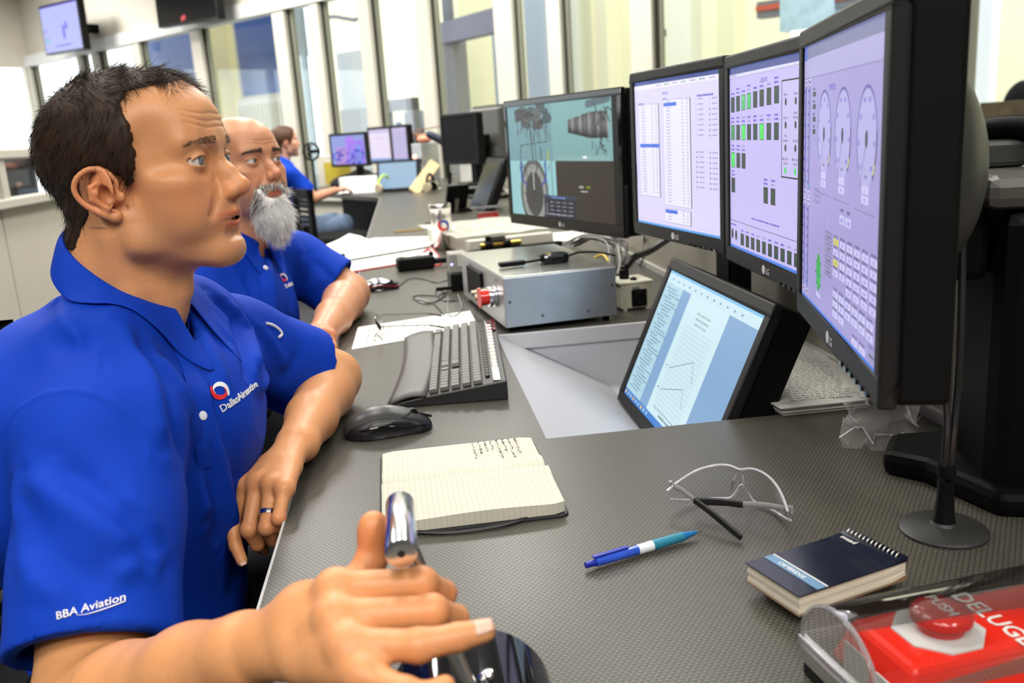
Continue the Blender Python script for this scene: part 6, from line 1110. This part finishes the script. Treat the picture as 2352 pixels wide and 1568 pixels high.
    brows(v, q, nr, tw, P, hair_mat('brown_brow', (.20, .12, .065)), 330, 5, L=.008, r=.00022, dz=.0005)
    # hair: a close cap of hair mass plus single hairs
    dmid = np.clip((.055-v[:, 0])/.03, 0, 1); off = (.0010+.0038*np.clip((v[:, 2]+.07)/.09, 0, 1)*dmid)*hm; off = off*(1+.08*np.sin(v[:, 0]*130+np.sin(v[:, 1]*120)*2)*np.clip((v[:, 2]-.07)/.03, 0, 1))
    for _ in range(6):
        sm = np.zeros(len(v)); cn = np.zeros(len(v))
        for i in range(4): np.add.at(sm, q[:, i], off[q[:, (i+1) % 4]]); np.add.at(cn, q[:, i], 1)
        off = .5*off+.5*sm/np.maximum(cn, 1)
    pv, pq = patch(v, q, hm, np.maximum(off, .0003), nr); hair = link('hair', fast_mesh('hair', tw(pv), pq, DKH), P)
    vv = v+nr*off[:, None]
    def comb(Pp, N):
        top = np.clip((Pp[:, 2]-.075)/.04, 0, 1)[:, None]; side = np.sign(Pp[:, 1])[:, None]
        wav = np.sin(Pp[:, 0]*140+Pp[:, 1]*60)[:, None]
        return tangent((1-top)*np.array([[-.45, 0, -1.0]])+top*(np.array([[.75, 0, .15]])+side*np.array([[0, .55, 0]])+wav*np.array([[.15, .7, .3]])), N)
    for nn, L, r, mk, sd, lf2 in ((5200, .020, .00042, hm, 3, .10), (2200, .022, .00045, hm & (v[:, 2] > .085), 4, .10), (260, .022, .00022, (np.abs(v[:, 1]) < .035) & (v[:, 0] > .035) & (v[:, 0] < .062) & (v[:, 2] > .1), 8, .5)):
        rt = face_hair(vv, q, nr, mk, nn, sd)
        if rt is None: continue
        Pp, N = rt; a, f = strands(Pp, comb(Pp, N), N, L, r, 4, .10, seed=sd, lift=lf2); o = link('hair_strands', fast_mesh('hair_strands', tw(a), f, DKH), hair); o['kind'] = 'stuff'
    # shirt
    S = Field((-.66, .64, .42), (-.04, 1.60, 1.06), .0042)
    S.ell((-.355, 1.145, .800), (.125, .185, .175)); S.ell((-.44, 1.12, .83), (.13, .205, .17), .05); S.ell((-.405, 1.14, .61), (.140, .180, .20), .06)
    nb = Rh @ V(-.062, 0, -.15)+T
    S.chain([nb+V(0, 0, -.015), nb*.45+rs*.55+V(-.01, 0, .010), rs+V(-.005, 0, .0)], [.062, .062, .070], .05); S.chain([nb+V(0, 0, -.015), nb*.45+ls*.55+V(0, 0, .01), ls], [.062, .060, .066], .05)
    S.ell((-.27, 1.16, .86), (.06, .13, .08), .05)
    def sleeve(a, b, hem, ra, rb, inner, cut_n):
        a, b, hem = map(np.asarray, (a, b, hem)); n = nrm(cut_n); ba = b-a; l2 = ba@ba
        def fn(X, Y, Z):
            x, y, z = X-a[0], Y-a[1], Z-a[2]; t = np.clip((x*ba[0]+y*ba[1]+z*ba[2])/l2, 0, 1); d0 = np.sqrt((x-ba[0]*t)**2+(y-ba[1]*t)**2+(z-ba[2]*t)**2)
            pl = (X-hem[0])*n[0]+(Y-hem[1])*n[1]+(Z-hem[2])*n[2]
            return np.maximum(np.maximum(d0-(ra+(rb-ra)*t), pl), -np.maximum(d0-inner(t), -(pl+.035)))
        S.op(fn, np.minimum(a, b)-ra-.02, np.maximum(a, b)+ra+.02, .035)
    rh = rs+(rel-rs)*.80; sleeve(rs+V(.003, 0, .0), rs+(rel-rs)*1.0, rh, .082, .078, lambda t: .062+0*t, (rel-rs)+V(.0, .03, .0))
    lh = ls+(lel-ls)*.70; sleeve(ls, ls+(lel-ls)*1.0+V(0, 0, -.012), lh, .068, .080, lambda t: .064+0*t, lel-ls)
    S.chain([T+Rh @ V(-.045, 0, -.06), T+Rh @ V(-.06, 0, -.135), T+Rh @ V(-.02, 0, -.19)], [.055, .058, .045], .012, sub=True)   # neck hole
    sv, sq = S.mesh(); sv = relax(sv, sq, 2, .5); sn = vnormals(sv, sq)
    B = bvh(sv, sq)
    def pl(*pp): return [h for h in (hit(B, *p)[0] for p in pp) if h is not None]
    # seams (proud) and creases
    seams = [[(0, 1010), (40, 945), (100, 905), (165, 895), (213, 905), (265, 930), (310, 970), (335, 1010), (345, 1060)], [(213, 905), (222, 830), (222, 780), (240, 735), (266, 705)]]
    hemln = [(62, 1478), (130, 1462), (230, 1442), (300, 1436), (364, 1440)]
    folds = [([(275, 735), (320, 830), (350, 930), (372, 1040)], .007, .013), ([(300, 760), (350, 850), (400, 960), (430, 1080)], -.005, .012), ([(345, 800), (410, 900), (450, 1020), (470, 1200)], .006, .012),
             ([(395, 860), (440, 980), (480, 1130), (500, 1260)], -.004, .010), ([(420, 870), (470, 980), (520, 1120), (540, 1250)], .005, .010), ([(480, 900), (520, 1000), (550, 1120)], -.004, .009), ([(455, 900), (500, 1030), (530, 1180)], .003, .008),
             ([(130, 690), (190, 700), (262, 690)], .004, .010), ([(120, 770), (170, 800), (205, 790), (213, 740)], -.004, .012), ([(140, 700), (160, 760), (200, 800)], .003, .010),
             ([(60, 1080), (140, 1150), (240, 1220), (330, 1300)], .006, .016), ([(110, 1060), (200, 1110), (290, 1190), (368, 1290)], -.005, .014), ([(240, 1120), (320, 1180), (370, 1260)], .005, .012),
             ([(40, 1180), (110, 1290), (200, 1330), (300, 1310)], -.004, .016), ([(230, 1340), (290, 1310), (350, 1300)], .004, .010), ([(70, 1250), (120, 1340), (180, 1400)], .0035, .012), ([(30, 1100), (60, 1250), (95, 1400)], .004, .014),
             ([(480, 670), (540, 730), (560, 800), (575, 880)], -.006, .010), ([(520, 690), (570, 760), (590, 850)], .005, .010), ([(560, 720), (620, 800), (640, 880)], -.004, .010), ([(600, 760), (650, 830), (600, 900)], .004, .010), ([(690, 800), (650, 870), (590, 920)], -.003, .009),
             ([(450, 760), (500, 830), (520, 900)], .004, .010)]
    for pp, am, wd in folds: sv = fold(sv, sn, pl(*pp), am*1.7, wd*1.05)
    for pp in seams: sv = fold(sv, sn, pl(*pp), .0022, .0035)
    sv = fold(sv, sn, pl(*hemln), -.0018, .0028)
    bm_ = np.sin(sv[:, 2]*38+sv[:, 1]*25+np.sin(sv[:, 0]*30)*1.5)*.0016; sv = sv+sn*bm_[:, None]
    shirt = link('polo_shirt', fast_mesh('polo_shirt', W(sv), sq, POLO), P); B = bvh(sv, sq)
    collar_mesh(shirt, Rh, T, W, gap=15, o=(-.048, 0, .006), r0=.062, B=B)
    # placket and buttons
    pts = pl((418, 800), (440, 850), (455, 900), (462, 950), (470, 1010), (476, 1070)); pm = MB(); nrmv = nrm(V(.9, -.35, .2)); sd = nrm(np.cross(nrmv, V(0, 0, 1)))
    if len(pts) > 2:
        pm.tube([p+nrmv*.0015 for p in spline(pts, 4)], .015, 10, flat=.10, up=sd); o = pm.build('placket', POLO, shirt, True); o.data.transform(Matrix.Translation(inv))
    for px, py in ((463, 955),):
        p, nn = hit(B, px, py)
        if p is not None: o = MB().lathe((0, 0, 0), [(.0001, .003), (.004, .003), (.0055, .0022), (.0055, 0)], 14).build('button', mat('button', (.8, .82, .85), rough=.25), shirt, True); o.matrix_local = mat4(frame(nn), W(p+nn*.001))
    # chest emblem and lettering, sleeve lettering
    pc, nc = hit(B, 505, 897); nc = nrm(nrm(nc)+V(.3, -.6, 0)); right = nrm(np.cross(V(0, 0, 1), nc)); upv = np.cross(nc, right); tilt = math.radians(17); right = right*math.cos(tilt)+upv*math.sin(tilt)
    sc = .0125
    for hf, mt, nmn in ((0, THREAD_W, 'emblem_white_arm'), (1, THREAD_R, 'emblem_red_arm')):
        o = emblem(B, shirt, pc, right, nc, [swirl(sc, hf)], nmn, mt); o.data.transform(Matrix.Translation(inv))
    tv, tf = text_geo('DallasAirmotive', .0125, .012); o = emblem(B, shirt, pc-np.cross(nc, right)*.0235-right*.012, right, nc, [(tv, tf)], 'chest_lettering', THREAD_W); o.data.transform(Matrix.Translation(inv))
    pb, nb2 = hit(B, 200, 1395); nb2 = nrm(V(-.15, -1, .05)*.6+nb2*.4); r1, _ = hit(B, 130, 1415); r2, _ = hit(B, 270, 1375); right = nrm(r2-r1); wd = np.linalg.norm(r2-r1)
    tv, tf = text_geo('BBA Aviation', 1, .008); k = wd*1.02/tv[:, 0].max(); o = emblem(B, shirt, r1-np.cross(nb2, right)*.003, right, nb2, [(tv*k, tf)], 'sleeve_lettering', THREAD_W); o.data.transform(Matrix.Translation(inv))
    un = [(.32+.68*t, -.10-.16*math.sin(min(1, t*3.2)*math.pi/2)+.20*t**2.2) for t in np.linspace(0, 1, 16)]; uv = [(x*tv[:, 0].max()*k, y*k) for x, y in un]+[(x*tv[:, 0].max()*k, (y-.10*min(1, .2+t*1.5))*k) for (x, y), t in zip(un, np.linspace(0, 1, 16))]
    o = emblem(B, shirt, r1-np.cross(nb2, right)*.003, right, nb2, [(np.array(uv), [(i, 16+i, 17+i, i+1) for i in range(15)])], 'lettering_underline', THREAD_W); o.data.transform(Matrix.Translation(inv))
    p1 = pl((612, 745), (628, 750), (642, 760), (648, 770), (640, 778))
    if len(p1) > 2: o = MB().tube([p+V(0, 0, .002) for p in spline(p1, 4)], .0022, 6).build('sleeve_swoosh', THREAD_W, shirt, True); o.data.transform(Matrix.Translation(inv))
    # ring, nails, trousers
    ra, rb = lm[2]*.38+lf[2][0]*.62, lm[2]*.30+lf[2][0]*.70; ax = nrm(lf[2][0]-lm[2]); o = MB().lathe((0, 0, 0), [(.0100, -.003), (.0106, -.0028), (.0108, 0), (.0106, .0028), (.0100, .003), (.0094, 0), (.0100, -.003)], 32).build('wedding_ring', mat('ring_metal', (.55, .56, .6), rough=.18, metal=1), P, True, M=mat4(frame(ax), W((ra+rb)/2)))
    d = nrm(fg[2][2]-fg[2][1]); nail(P, W(fg[2][2]-d*.001+nrm(V(.1, -.55, .85))*.0079), d, nrm(V(.1, -.55, .85)))
    d = nrm(lf[0][2]-lf[0][1]); upn = nrm(V(.3, -.9, .2)); nail(P, W(lf[0][2]-d*.001+upn*.0070), d, upn, .009, .010)
    A = Field((-.64, .82, .20), (.16, 1.50, .68), .010); A.ell((-.44, 1.15, .52), (.16, .19, .12))
    for s in (-1, 1): A.chain([(-.40, 1.15+s*.10, .50), (.05, 1.15+s*.13, .50), (.09, 1.15+s*.13, .25)], [.100, .078, .065], .04)
    v4, q4 = A.mesh(); link('trousers', fast_mesh('trousers', W(v4), q4, mat('dark_trousers', (.012, .013, .018), rough=.9)), P)
    return P
def sleeve_into(S, a, b, hem, ra, rb, inner, cut_n, k=.035, d=.035):
    a, b, hem = map(np.asarray, (a, b, hem)); n = nrm(cut_n); ba = b-a; l2 = ba@ba
    def fn(X, Y, Z):
        x, y, z = X-a[0], Y-a[1], Z-a[2]; t = np.clip((x*ba[0]+y*ba[1]+z*ba[2])/l2, 0, 1); d0 = np.sqrt((x-ba[0]*t)**2+(y-ba[1]*t)**2+(z-ba[2]*t)**2)
        pl = (X-hem[0])*n[0]+(Y-hem[1])*n[1]+(Z-hem[2])*n[2]
        return np.maximum(np.maximum(d0-(ra+(rb-ra)*t), pl), -np.maximum(d0-inner, -(pl+d)))
    S.op(fn, np.minimum(a, b)-ra-.02, np.maximum(a, b)+ra+.02, k)
def collar_mesh(shirt, Rh, T, W, gap=14, o=(-.050, 0, 0), r0=.060, dz=0, tilt=.045, sub=2, B=None):
    n = 56; rows = []
    for i in range(n+1):
        a = math.radians(gap+(360-2*gap)*i/n); ca, sa = math.cos(a), math.sin(a); dg = math.degrees(a) if a < math.pi else 360-math.degrees(a); tipf = math.exp(-(dg-gap-6)**2/320); bk = .5-.5*ca
        pts = [(r0*ca, r0*.98*sa, -.150-tilt*ca), ((r0+.001)*ca, r0*sa, -.106-tilt*1.1*ca), ((r0+.004)*ca, (r0+.005)*sa, -.101-tilt*1.1*ca), ((r0+.009)*ca, (r0+.011)*sa, -.108-tilt*1.1*ca),
               ((r0+.019+.012*tipf-.006*bk)*ca, (r0+.024)*sa, -.128-tilt*1.15*ca-.022*tipf), ((r0+.026+.026*tipf-.010*bk)*ca, (r0+.032)*sa, -.143-tilt*1.2*ca-.045*tipf)]
        wp_ = [Rh @ (V(*p)+V(o[0], o[1], o[2]+dz))+T for p in pts]
        if B is not None:                               # the fall of the collar lies on the cloth, not in it
            for j in (3, 4, 5):
                h = B.find_nearest(Vector(wp_[j])); q_, n_ = np.array(h[0]), np.array(h[1]); k_ = (.004, .0045, .004)[j-3]
                if (wp_[j]-q_)@n_ < k_: wp_[j] = q_+n_*k_
        rows.append([W(p) for p in wp_])
    m = len(rows[0]); cvv = np.array([p for r in rows for p in r]); cf = [(i*m+j, i*m+j+1, (i+1)*m+j+1, (i+1)*m+j) for i in range(n) for j in range(m-1)]
    ob = link('collar', fast_mesh('collar', cvv, cf, POLO), shirt); md = ob.modifiers.new('s', 'SOLIDIFY'); md.thickness = .0022; md.offset = 0; md = ob.modifiers.new('ss', 'SUBSURF'); md.levels = md.render_levels = sub
    return ob
def build_man_bearded():
    base = V(-.44, 2.2, 0); P = thing('person', 'bald man with long grey beard in blue polo leaning on the desk', 'person', base); W = lambda v: np.asarray(v)-base
    T = V(-.363, 2.130, 1.115); Rh = rot3(math.radians(-41.5), math.radians(2.7), 0); tw = lambda v: W(np.asarray(v) @ Rh.T+T); skin = V(.62, .29, .155)
    v, q, c = head_mesh(.0021, dict(skin=skin, stubble=(.35, (.34, .25, .20)), open=.0004, slit=.0042, wrinkles=(.062, .070))); nr = vnormals(v, q); body = [(v @ Rh.T+T, q, c)]
    ls, lel, lwr = V(-.300, 2.345, .880), V(-.168, 2.315, .790), V(-.205, 1.925, .775); rs, rel = V(-.50, 1.98, .885), V(-.40, 1.90, .64)
    A = Field((-.42, 1.74, .70), (-.06, 2.46, .99), .0032)
    A.chain([ls, ls*.5+lel*.5, lel], [.060, .056, .048]); A.chain([lel, lel*.75+lwr*.25, lel*.35+lwr*.65, lwr], [.046, .050, .040, .031], .03)
    mc = [lwr+V(*k) for k in ((-.040, -.078, .018), (-.018, -.086, .020), (.004, -.084, .014), (.022, -.074, .006))]; fgs = []
    for i, m in enumerate(mc): fgs.append([m+V(.004*i-.006, -.030, -.018), m+V(.004*i-.004, -.022, -.036), m+V(.004*i-.004, .002, -.036)])
    hand(A, lwr+V(0, -.010, 0), mc, fgs, [lwr+V(-.035, -.035, -.004), lwr+V(-.045, -.065, -.012), lwr+V(-.036, -.095, -.018), lwr+V(-.020, -.110, -.020)], rad=.0098, palm_t=.015)
    va, qa = A.mesh(); va = relax(va, qa, 1, .4); ca = np.tile(skin*V(1, .98, .95), (len(va), 1)); w = np.clip((lwr[1]+.06-va[:, 1])/.12, 0, 1)[:, None]*.5; ca = ca*(1-w)+skin*V(1.02, .68, .55)*w; body.append((va, qa, ca))
    A = Field((-.70, 1.80, .28), (.10, 2.55, 1.02), .014); A.ell((-.44, 2.18, .78), (.13, .17, .16)); A.ell((-.47, 2.2, .58), (.14, .17, .16), .06)
    for s in (-1, 1): A.chain([(-.45, 2.2+s*.09, .49), (-.04, 2.2+s*.12, .49)], [.08, .055], .03)
    A.chain([(-.42, 2.16, .88), (-.40, 2.16, .99)], [.07, .055], .05); A.chain([rs, rel], [.055, .045], .03)
    v3, q3 = A.mesh(); body.append((v3, q3, skin)); bv, bq, bc = join_meshes(body); link('body', fast_mesh('body', W(bv), bq, SKIN, True, bc), P)
    for s in (-1, 1): eyeball('eye', P, (Rh, W(T)), s, (.18, .27, .26), (1, .30, .08))
    brows(v, q, nr, tw, P, hair_mat('dark_brow', (.10, .075, .055)), 300, 15, L=.009, r=.00035)
    # beard: dense core plus single hairs
    GREY = hair_mat('grey_beard', (.90, .89, .85)); BRN = hair_mat('grey_brown_beard', (.22, .16, .10))
    F = Field((.0, -.075, -.20), (.16, .075, .0), .0026); F.chain([(.074, 0, -.066), (.080, 0, -.095), (.082, 0, -.116), (.083, 0, -.132)], [.031, .033, .028, .014], 0, kk=.02); F.chain([(.085, -.034, -.042), (.090, 0, -.085), (.085, .034, -.042)], [.009, .02, .009], .012)
    F.ell((.106, 0, -.040), (.036, .029, .019), .006, sub=True); bv2, bq2 = F.mesh(); bn = vnormals(bv2, bq2); bd = link('beard', fast_mesh('beard', tw(bv2), bq2, GREY), P)
    Pp, N = face_hair(bv2, bq2, bn, bv2[:, 2] < -.055, 3600, 21); a, f = strands(Pp, tangent(np.stack([.10*np.ones(len(Pp)), Pp[:, 1]*-2, -np.ones(len(Pp))], 1), N), N, .030, .00055, 4, .16, seed=5, lift=.28); o = link('beard_strands', fast_mesh('beard_strands', tw(a), f, GREY), bd); o['kind'] = 'stuff'
    up = (v[:, 0] > .07) & (v[:, 2] < -.022) & (v[:, 2] > -.031) & (np.abs(v[:, 1]) < .036); sidem = (v[:, 0] > .04) & (np.abs(v[:, 1]) > .018) & (np.abs(v[:, 1]) < .046) & (v[:, 2] < -.028) & (v[:, 2] > -.075); lowm = (v[:, 0] > .06) & (v[:, 2] < -.053) & (v[:, 2] > -.085) & (np.abs(v[:, 1]) < .03)
    for mk, nn, L, sd, mt in ((up, 900, .011, 31, BRN), (up, 500, .012, 32, GREY), (sidem, 900, .022, 33, BRN), (sidem, 700, .024, 34, GREY), (lowm, 700, .02, 35, BRN)):
        rt = face_hair(v, q, nr, mk, nn, sd)
        if rt is None: continue
        Pp, N = rt; d = tangent(np.stack([.1*np.ones(nn), np.sign(Pp[:, 1])*.6, -np.ones(nn)], 1), N); a, f = strands(Pp, d, N, L, .00060, 4, .12, seed=sd, lift=.30); o = link('moustache_strands', fast_mesh('moustache_strands', tw(a), f, mt), bd); o['kind'] = 'stuff'
    # shirt
    S = Field((-.80, 1.76, .44), (-.08, 2.55, 1.04), .0062); S.ell((-.43, 2.17, .79), (.145, .195, .19)); S.ell((-.47, 2.19, .60), (.165, .19, .20), .07); nb = Rh @ V(-.062, 0, -.15)+T
    S.chain([nb+V(0, 0, -.01), nb*.45+rs*.55, rs], [.064, .064, .072], .05); S.chain([nb+V(0, 0, -.01), nb*.45+ls*.55, ls], [.064, .064, .072], .05)
    sleeve_into(S, ls, ls+(lel-ls)*1.15+V(.01, 0, -.015), ls+(lel-ls)*.78, .076, .088, .068, lel-ls); sleeve_into(S, rs, rel, rs+(rel-rs)*.75, .080, .080, .062, rel-rs)
    S.chain([T+Rh @ V(-.045, 0, -.06), T+Rh @ V(-.06, 0, -.13), T+Rh @ V(-.02, 0, -.19)], [.055, .058, .045], .012, sub=True)
    sv, sq = S.mesh(); sv = relax(sv, sq, 2, .5); sn = vnormals(sv, sq); B = bvh(sv, sq); pl = lambda *pp: [h for h in (hit(B, *p)[0] for p in pp) if h is not None]
    for pp, am, wd in [([(560, 620), (590, 690), (600, 740)], -.006, .014), ([(640, 590), (660, 650), (670, 720)], -.006, .014), ([(690, 580), (700, 650), (690, 720)], .007, .014), ([(720, 590), (760, 640), (740, 690)], -.006, .014), ([(760, 610), (790, 660)], .005, .014), ([(600, 600), (620, 680), (630, 740)], .006, .014)]: sv = fold(sv, sn, pl(*pp), am*1.6, wd)
    sv = sv+sn*(np.sin(sv[:, 2]*34+sv[:, 1]*21+np.sin(sv[:, 0]*26)*1.6)*.0022)[:, None]; shirt = link('polo_shirt', fast_mesh('polo_shirt', W(sv), sq, POLO), P); B = bvh(sv, sq); collar_mesh(shirt, Rh, T, W, gap=16, B=B)
    Tm = Matrix.Translation(Vector(-base))
    for px, py in ((597, 560), (609, 616)):
        p, nn = hit(B, px, py)
        if p is not None: o = MB().lathe((0, 0, 0), [(.0001, .003), (.005, .003), (.0068, .002), (.0068, 0)], 14).build('button', mat('button', (.8, .82, .85)), shirt, True); o.matrix_local = mat4(frame(nn), W(p+nn*.001))
    pts = pl((600, 575), (612, 630), (618, 690), (622, 730))
    if len(pts) > 2: o = MB().tube([p+V(.0, -.002, .001) for p in spline(pts, 4)], .017, 10, flat=.25, up=V(1, .3, 0)).build('placket', POLO, shirt, True); o.data.transform(Tm)
    pc, nc = hit(B, 650, 637)
    if pc is not None:
        nc = nrm(nc+V(.2, -.5, 0)); right = nrm(np.cross(V(0, 0, 1), nc)); up2 = np.cross(nc, right); right = right*math.cos(.18)+up2*math.sin(.18)
        for hf, mt, nm_ in ((0, THREAD_W, 'emblem_white_arm'), (1, THREAD_R, 'emblem_red_arm')): o = emblem(B, shirt, pc, right, nc, [swirl(.0125, hf)], nm_, mt, .002); o.data.transform(Tm)
        o = emblem(B, shirt, pc-np.cross(nc, right)*.026-right*.012, right, nc, [text_geo('DallasAir', .0135, .012)], 'chest_lettering', THREAD_W, .002); o.data.transform(Tm)
    A = Field((-.70, 1.86, .20), (.12, 2.56, .66), .014); A.ell((-.48, 2.2, .52), (.16, .19, .11))
    for s in (-1, 1): A.chain([(-.42, 2.2+s*.10, .50), (.02, 2.2+s*.13, .50), (.05, 2.2+s*.13, .25)], [.1, .08, .066], .04)
    v4, q4 = A.mesh(); link('trousers', fast_mesh('trousers', W(v4), q4, mat('dark_trousers', (.012, .013, .018))), P)
def build_man_far():
    T = dist(656, 330, 7.45); base = T*V(1, 1, 0); P = thing('person', 'man in blue polo seen from behind at the far desk', 'person', base); W = lambda v: np.asarray(v)-base
    yaw = math.radians(24); Rh = rot3(yaw, math.radians(-4), 0); tw = lambda v: W(np.asarray(v) @ Rh.T+T); skin = V(.62, .33, .22); L2 = lambda x, y, z: T+rot3(yaw, 0, 0) @ V(x, y, z)
    v, q, c = head_mesh(.0042, dict(skin=skin, stubble=(.7, (.16, .09, .06)), open=0)); nr = vnormals(v, q); poly = [(.05, .16), (.05, .11), (.040, .06), (.022, .03), (.012, .0), (.004, .016), (-.016, .030), (-.044, .022), (-.054, -.005), (-.05, -.07), (-.13, -.07), (-.18, 0), (-.17, .16)]; hm = ptin(poly, v[:, 0], v[:, 2]) & ~((np.abs(v[:, 1]) > .080) & (v[:, 2] < .03)); body = [(v @ Rh.T+T, q, c)]
    rs, ls = L2(-.06, -.19, -.24), L2(-.06, .19, -.24); rel, rwr = L2(.10, -.22, -.43), L2(.33, -.10, -.395); A = Field(L2(.1, -.1, -.45)-.5, L2(.1, -.1, -.3)+.5, .006)
    A.chain([rs, rel], [.055, .045]); A.chain([rel, rwr], [.044, .03], .02); mc = [rwr+rot3(yaw, 0, 0) @ V(.075, .028-.019*i, .006) for i in range(4)]; hand(A, rwr, mc, [[m+rot3(yaw, 0, 0) @ V(.035, 0, -.008), m+rot3(yaw, 0, 0) @ V(.055, 0, -.02), m+rot3(yaw, 0, 0) @ V(.065, 0, -.03)] for m in mc], [rwr+rot3(yaw, 0, 0) @ V(.03, .035, 0), rwr+rot3(yaw, 0, 0) @ V(.055, .05, -.005), rwr+rot3(yaw, 0, 0) @ V(.08, .05, -.01), rwr+rot3(yaw, 0, 0) @ V(.1, .045, -.015)], palm_t=.014)
    va, qa = A.mesh(); body.append((va, qa, skin*V(1, .9, .85))); A = Field(L2(0, 0, -.55)-.55, L2(0, 0, -.3)+.45, .02); A.ell(L2(-.12, 0, -.35), (.13, .17, .2)); A.ell(L2(-.14, 0, -.6), (.14, .17, .16), .05); A.chain([L2(-.05, 0, -.08), L2(-.08, 0, -.2)], [.05, .06], .04)
    for s in (-1, 1): A.chain([L2(-.1, s*.10, -.70), L2(.32, s*.125, -.69)], [.075, .06], .03)
    v3, q3 = A.mesh(); body.append((v3, q3, skin)); bv, bq, bc = join_meshes(body); link('body', fast_mesh('body', W(bv), bq, SKIN, True, bc), P)
    pv, pq = patch(v, q, hm, np.full(len(v), .009), nr); hr = link('hair', fast_mesh('hair', tw(pv), pq, hair_mat('brown_hair', (.075, .032, .015))), P); Pp, N = face_hair(v+nr*.008, q, nr, hm, 1200, 3); a, f = strands(Pp, tangent((-.3, 0, -1), N), N, .016, .0012, 3, .1, lift=.1); o = link('hair_strands', fast_mesh('hair_strands', tw(a), f, hair_mat('brown_hair', (.075, .032, .015))), hr); o['kind'] = 'stuff'
    S = Field(L2(0, 0, -.45)-.52, L2(0, 0, -.3)+.42, .011); S.ell(L2(-.12, 0, -.34), (.16, .205, .22)); S.ell(L2(-.15, 0, -.58), (.17, .20, .2), .06)
    for s, sh in ((-1, rs), (1, ls)): S.chain([L2(-.06, 0, -.15), (L2(-.06, 0, -.15)+sh)/2+V(0, 0, .005), sh], [.06, .066, .074], .05)
    sleeve_into(S, rs, rel, rs+(rel-rs)*.8, .078, .078, .066, rel-rs); sleeve_into(S, ls, L2(.1, .25, -.43), ls+(L2(.1, .25, -.43)-ls)*.8, .078, .078, .066, L2(.1, .25, -.43)-ls); sv, sq = S.mesh(); sv = relax(sv, sq, 2); sn = vnormals(sv, sq); sv = sv+sn*(np.sin(sv[:, 2]*40+sv[:, 1]*30)*.003)[:, None]
    shirt = link('polo_shirt', fast_mesh('polo_shirt', W(sv), sq, POLO), P); collar_mesh(shirt, Rh, T, W, gap=16, sub=1)
    A = Field(L2(.1, 0, -.85)-.62, L2(.1, 0, -.7)+.55, .016); A.ell(L2(-.14, 0, -.70), (.17, .19, .11))
    for s in (-1, 1): A.chain([L2(-.08, s*.10, -.70), L2(.36, s*.13, -.68), L2(.40, s*.13, -1.05)], [.105, .085, .065], .04)
    v4, q4 = A.mesh(); link('jeans', fast_mesh('jeans', W(v4), q4, mat('blue_jeans', (.12, .17, .26), rough=.9, noise=(18, .5))), P)
def office_chair(name, label, loc, rz, back_z, w=.46, h=.50, seat=.46, slats=9, arms=True):
    t = thing(name, label, 'chair', loc, rz); BK = BLACKM     # faces +x locally
    MB().box((0, 0, seat), (.48, .48, .07)).build('seat', BK, t, bevel=.03); fr = MB()
    z0 = back_z-h
    for cx, cy, sx, sy in ((0, -w/2+.03, 0, 0), (0, w/2-.03, 0, 0)): fr.box((-.25, cy, z0+h/2), (.035, .06, h))
    fr.box((-.25, 0, back_z-.035), (.035, w, .07)); fr.box((-.25, 0, z0+.03), (.035, w, .06)); fr.build('back_frame', BK, t)
    for k in range(slats): MB().box((-.25, 0, z0+.06+(k+.5)*(h-.13)/slats), (.012, w-.10, (h-.13)/slats*.62)).build('back_slat', BK, t)
    MB().box((-.26, 0, (seat+z0)/2+.02), (.05, .09, abs(z0-seat)+.2)).build('back_post', BK, t, bevel=.01)
    MB().cyl((0, 0, .10), (0, 0, seat), .028, n=14).build('gas_column', BK, t, True)
    for k in range(5): a = k*2*math.pi/5+.3; e = V(math.cos(a)*.30, math.sin(a)*.30, .07); MB().tube([(0, 0, .10), e], [.028, .018], 8).build('base_leg', BK, t, True); MB().cyl(e+V(-.0, -.022, -.04), e+V(0, .022, -.04), .03, n=14).build('castor', BK, t, True)
    for s in ((-1, 1) if arms else ()): MB().box((.02, s*.27, seat+.20), (.26, .06, .03)).build('armrest', BK, t, bevel=.012); MB().box((.0, s*.265, seat+.10), (.05, .03, .20)).build('armrest_post', BK, t, bevel=.006)
    return t
build_man_front(); build_man_bearded(); build_man_far()
office_chair('office_chair', 'black office chair with slatted back behind the far man', tuple(dist(712, 500, 6.85)*V(1, 1, 0)+V(.20, .02, 0)), math.radians(24), dist(708, 432, 6.85)[2], w=.40, h=.46, arms=False)
office_chair('office_chair', 'black office chair under the dark-haired man in front', (-.37, 1.20, 0), .05, .945, seat=.41, h=.50)
office_chair('office_chair', 'black office chair under the bearded man', (-.50, 2.2, 0), .05, .84, seat=.41, h=.42)
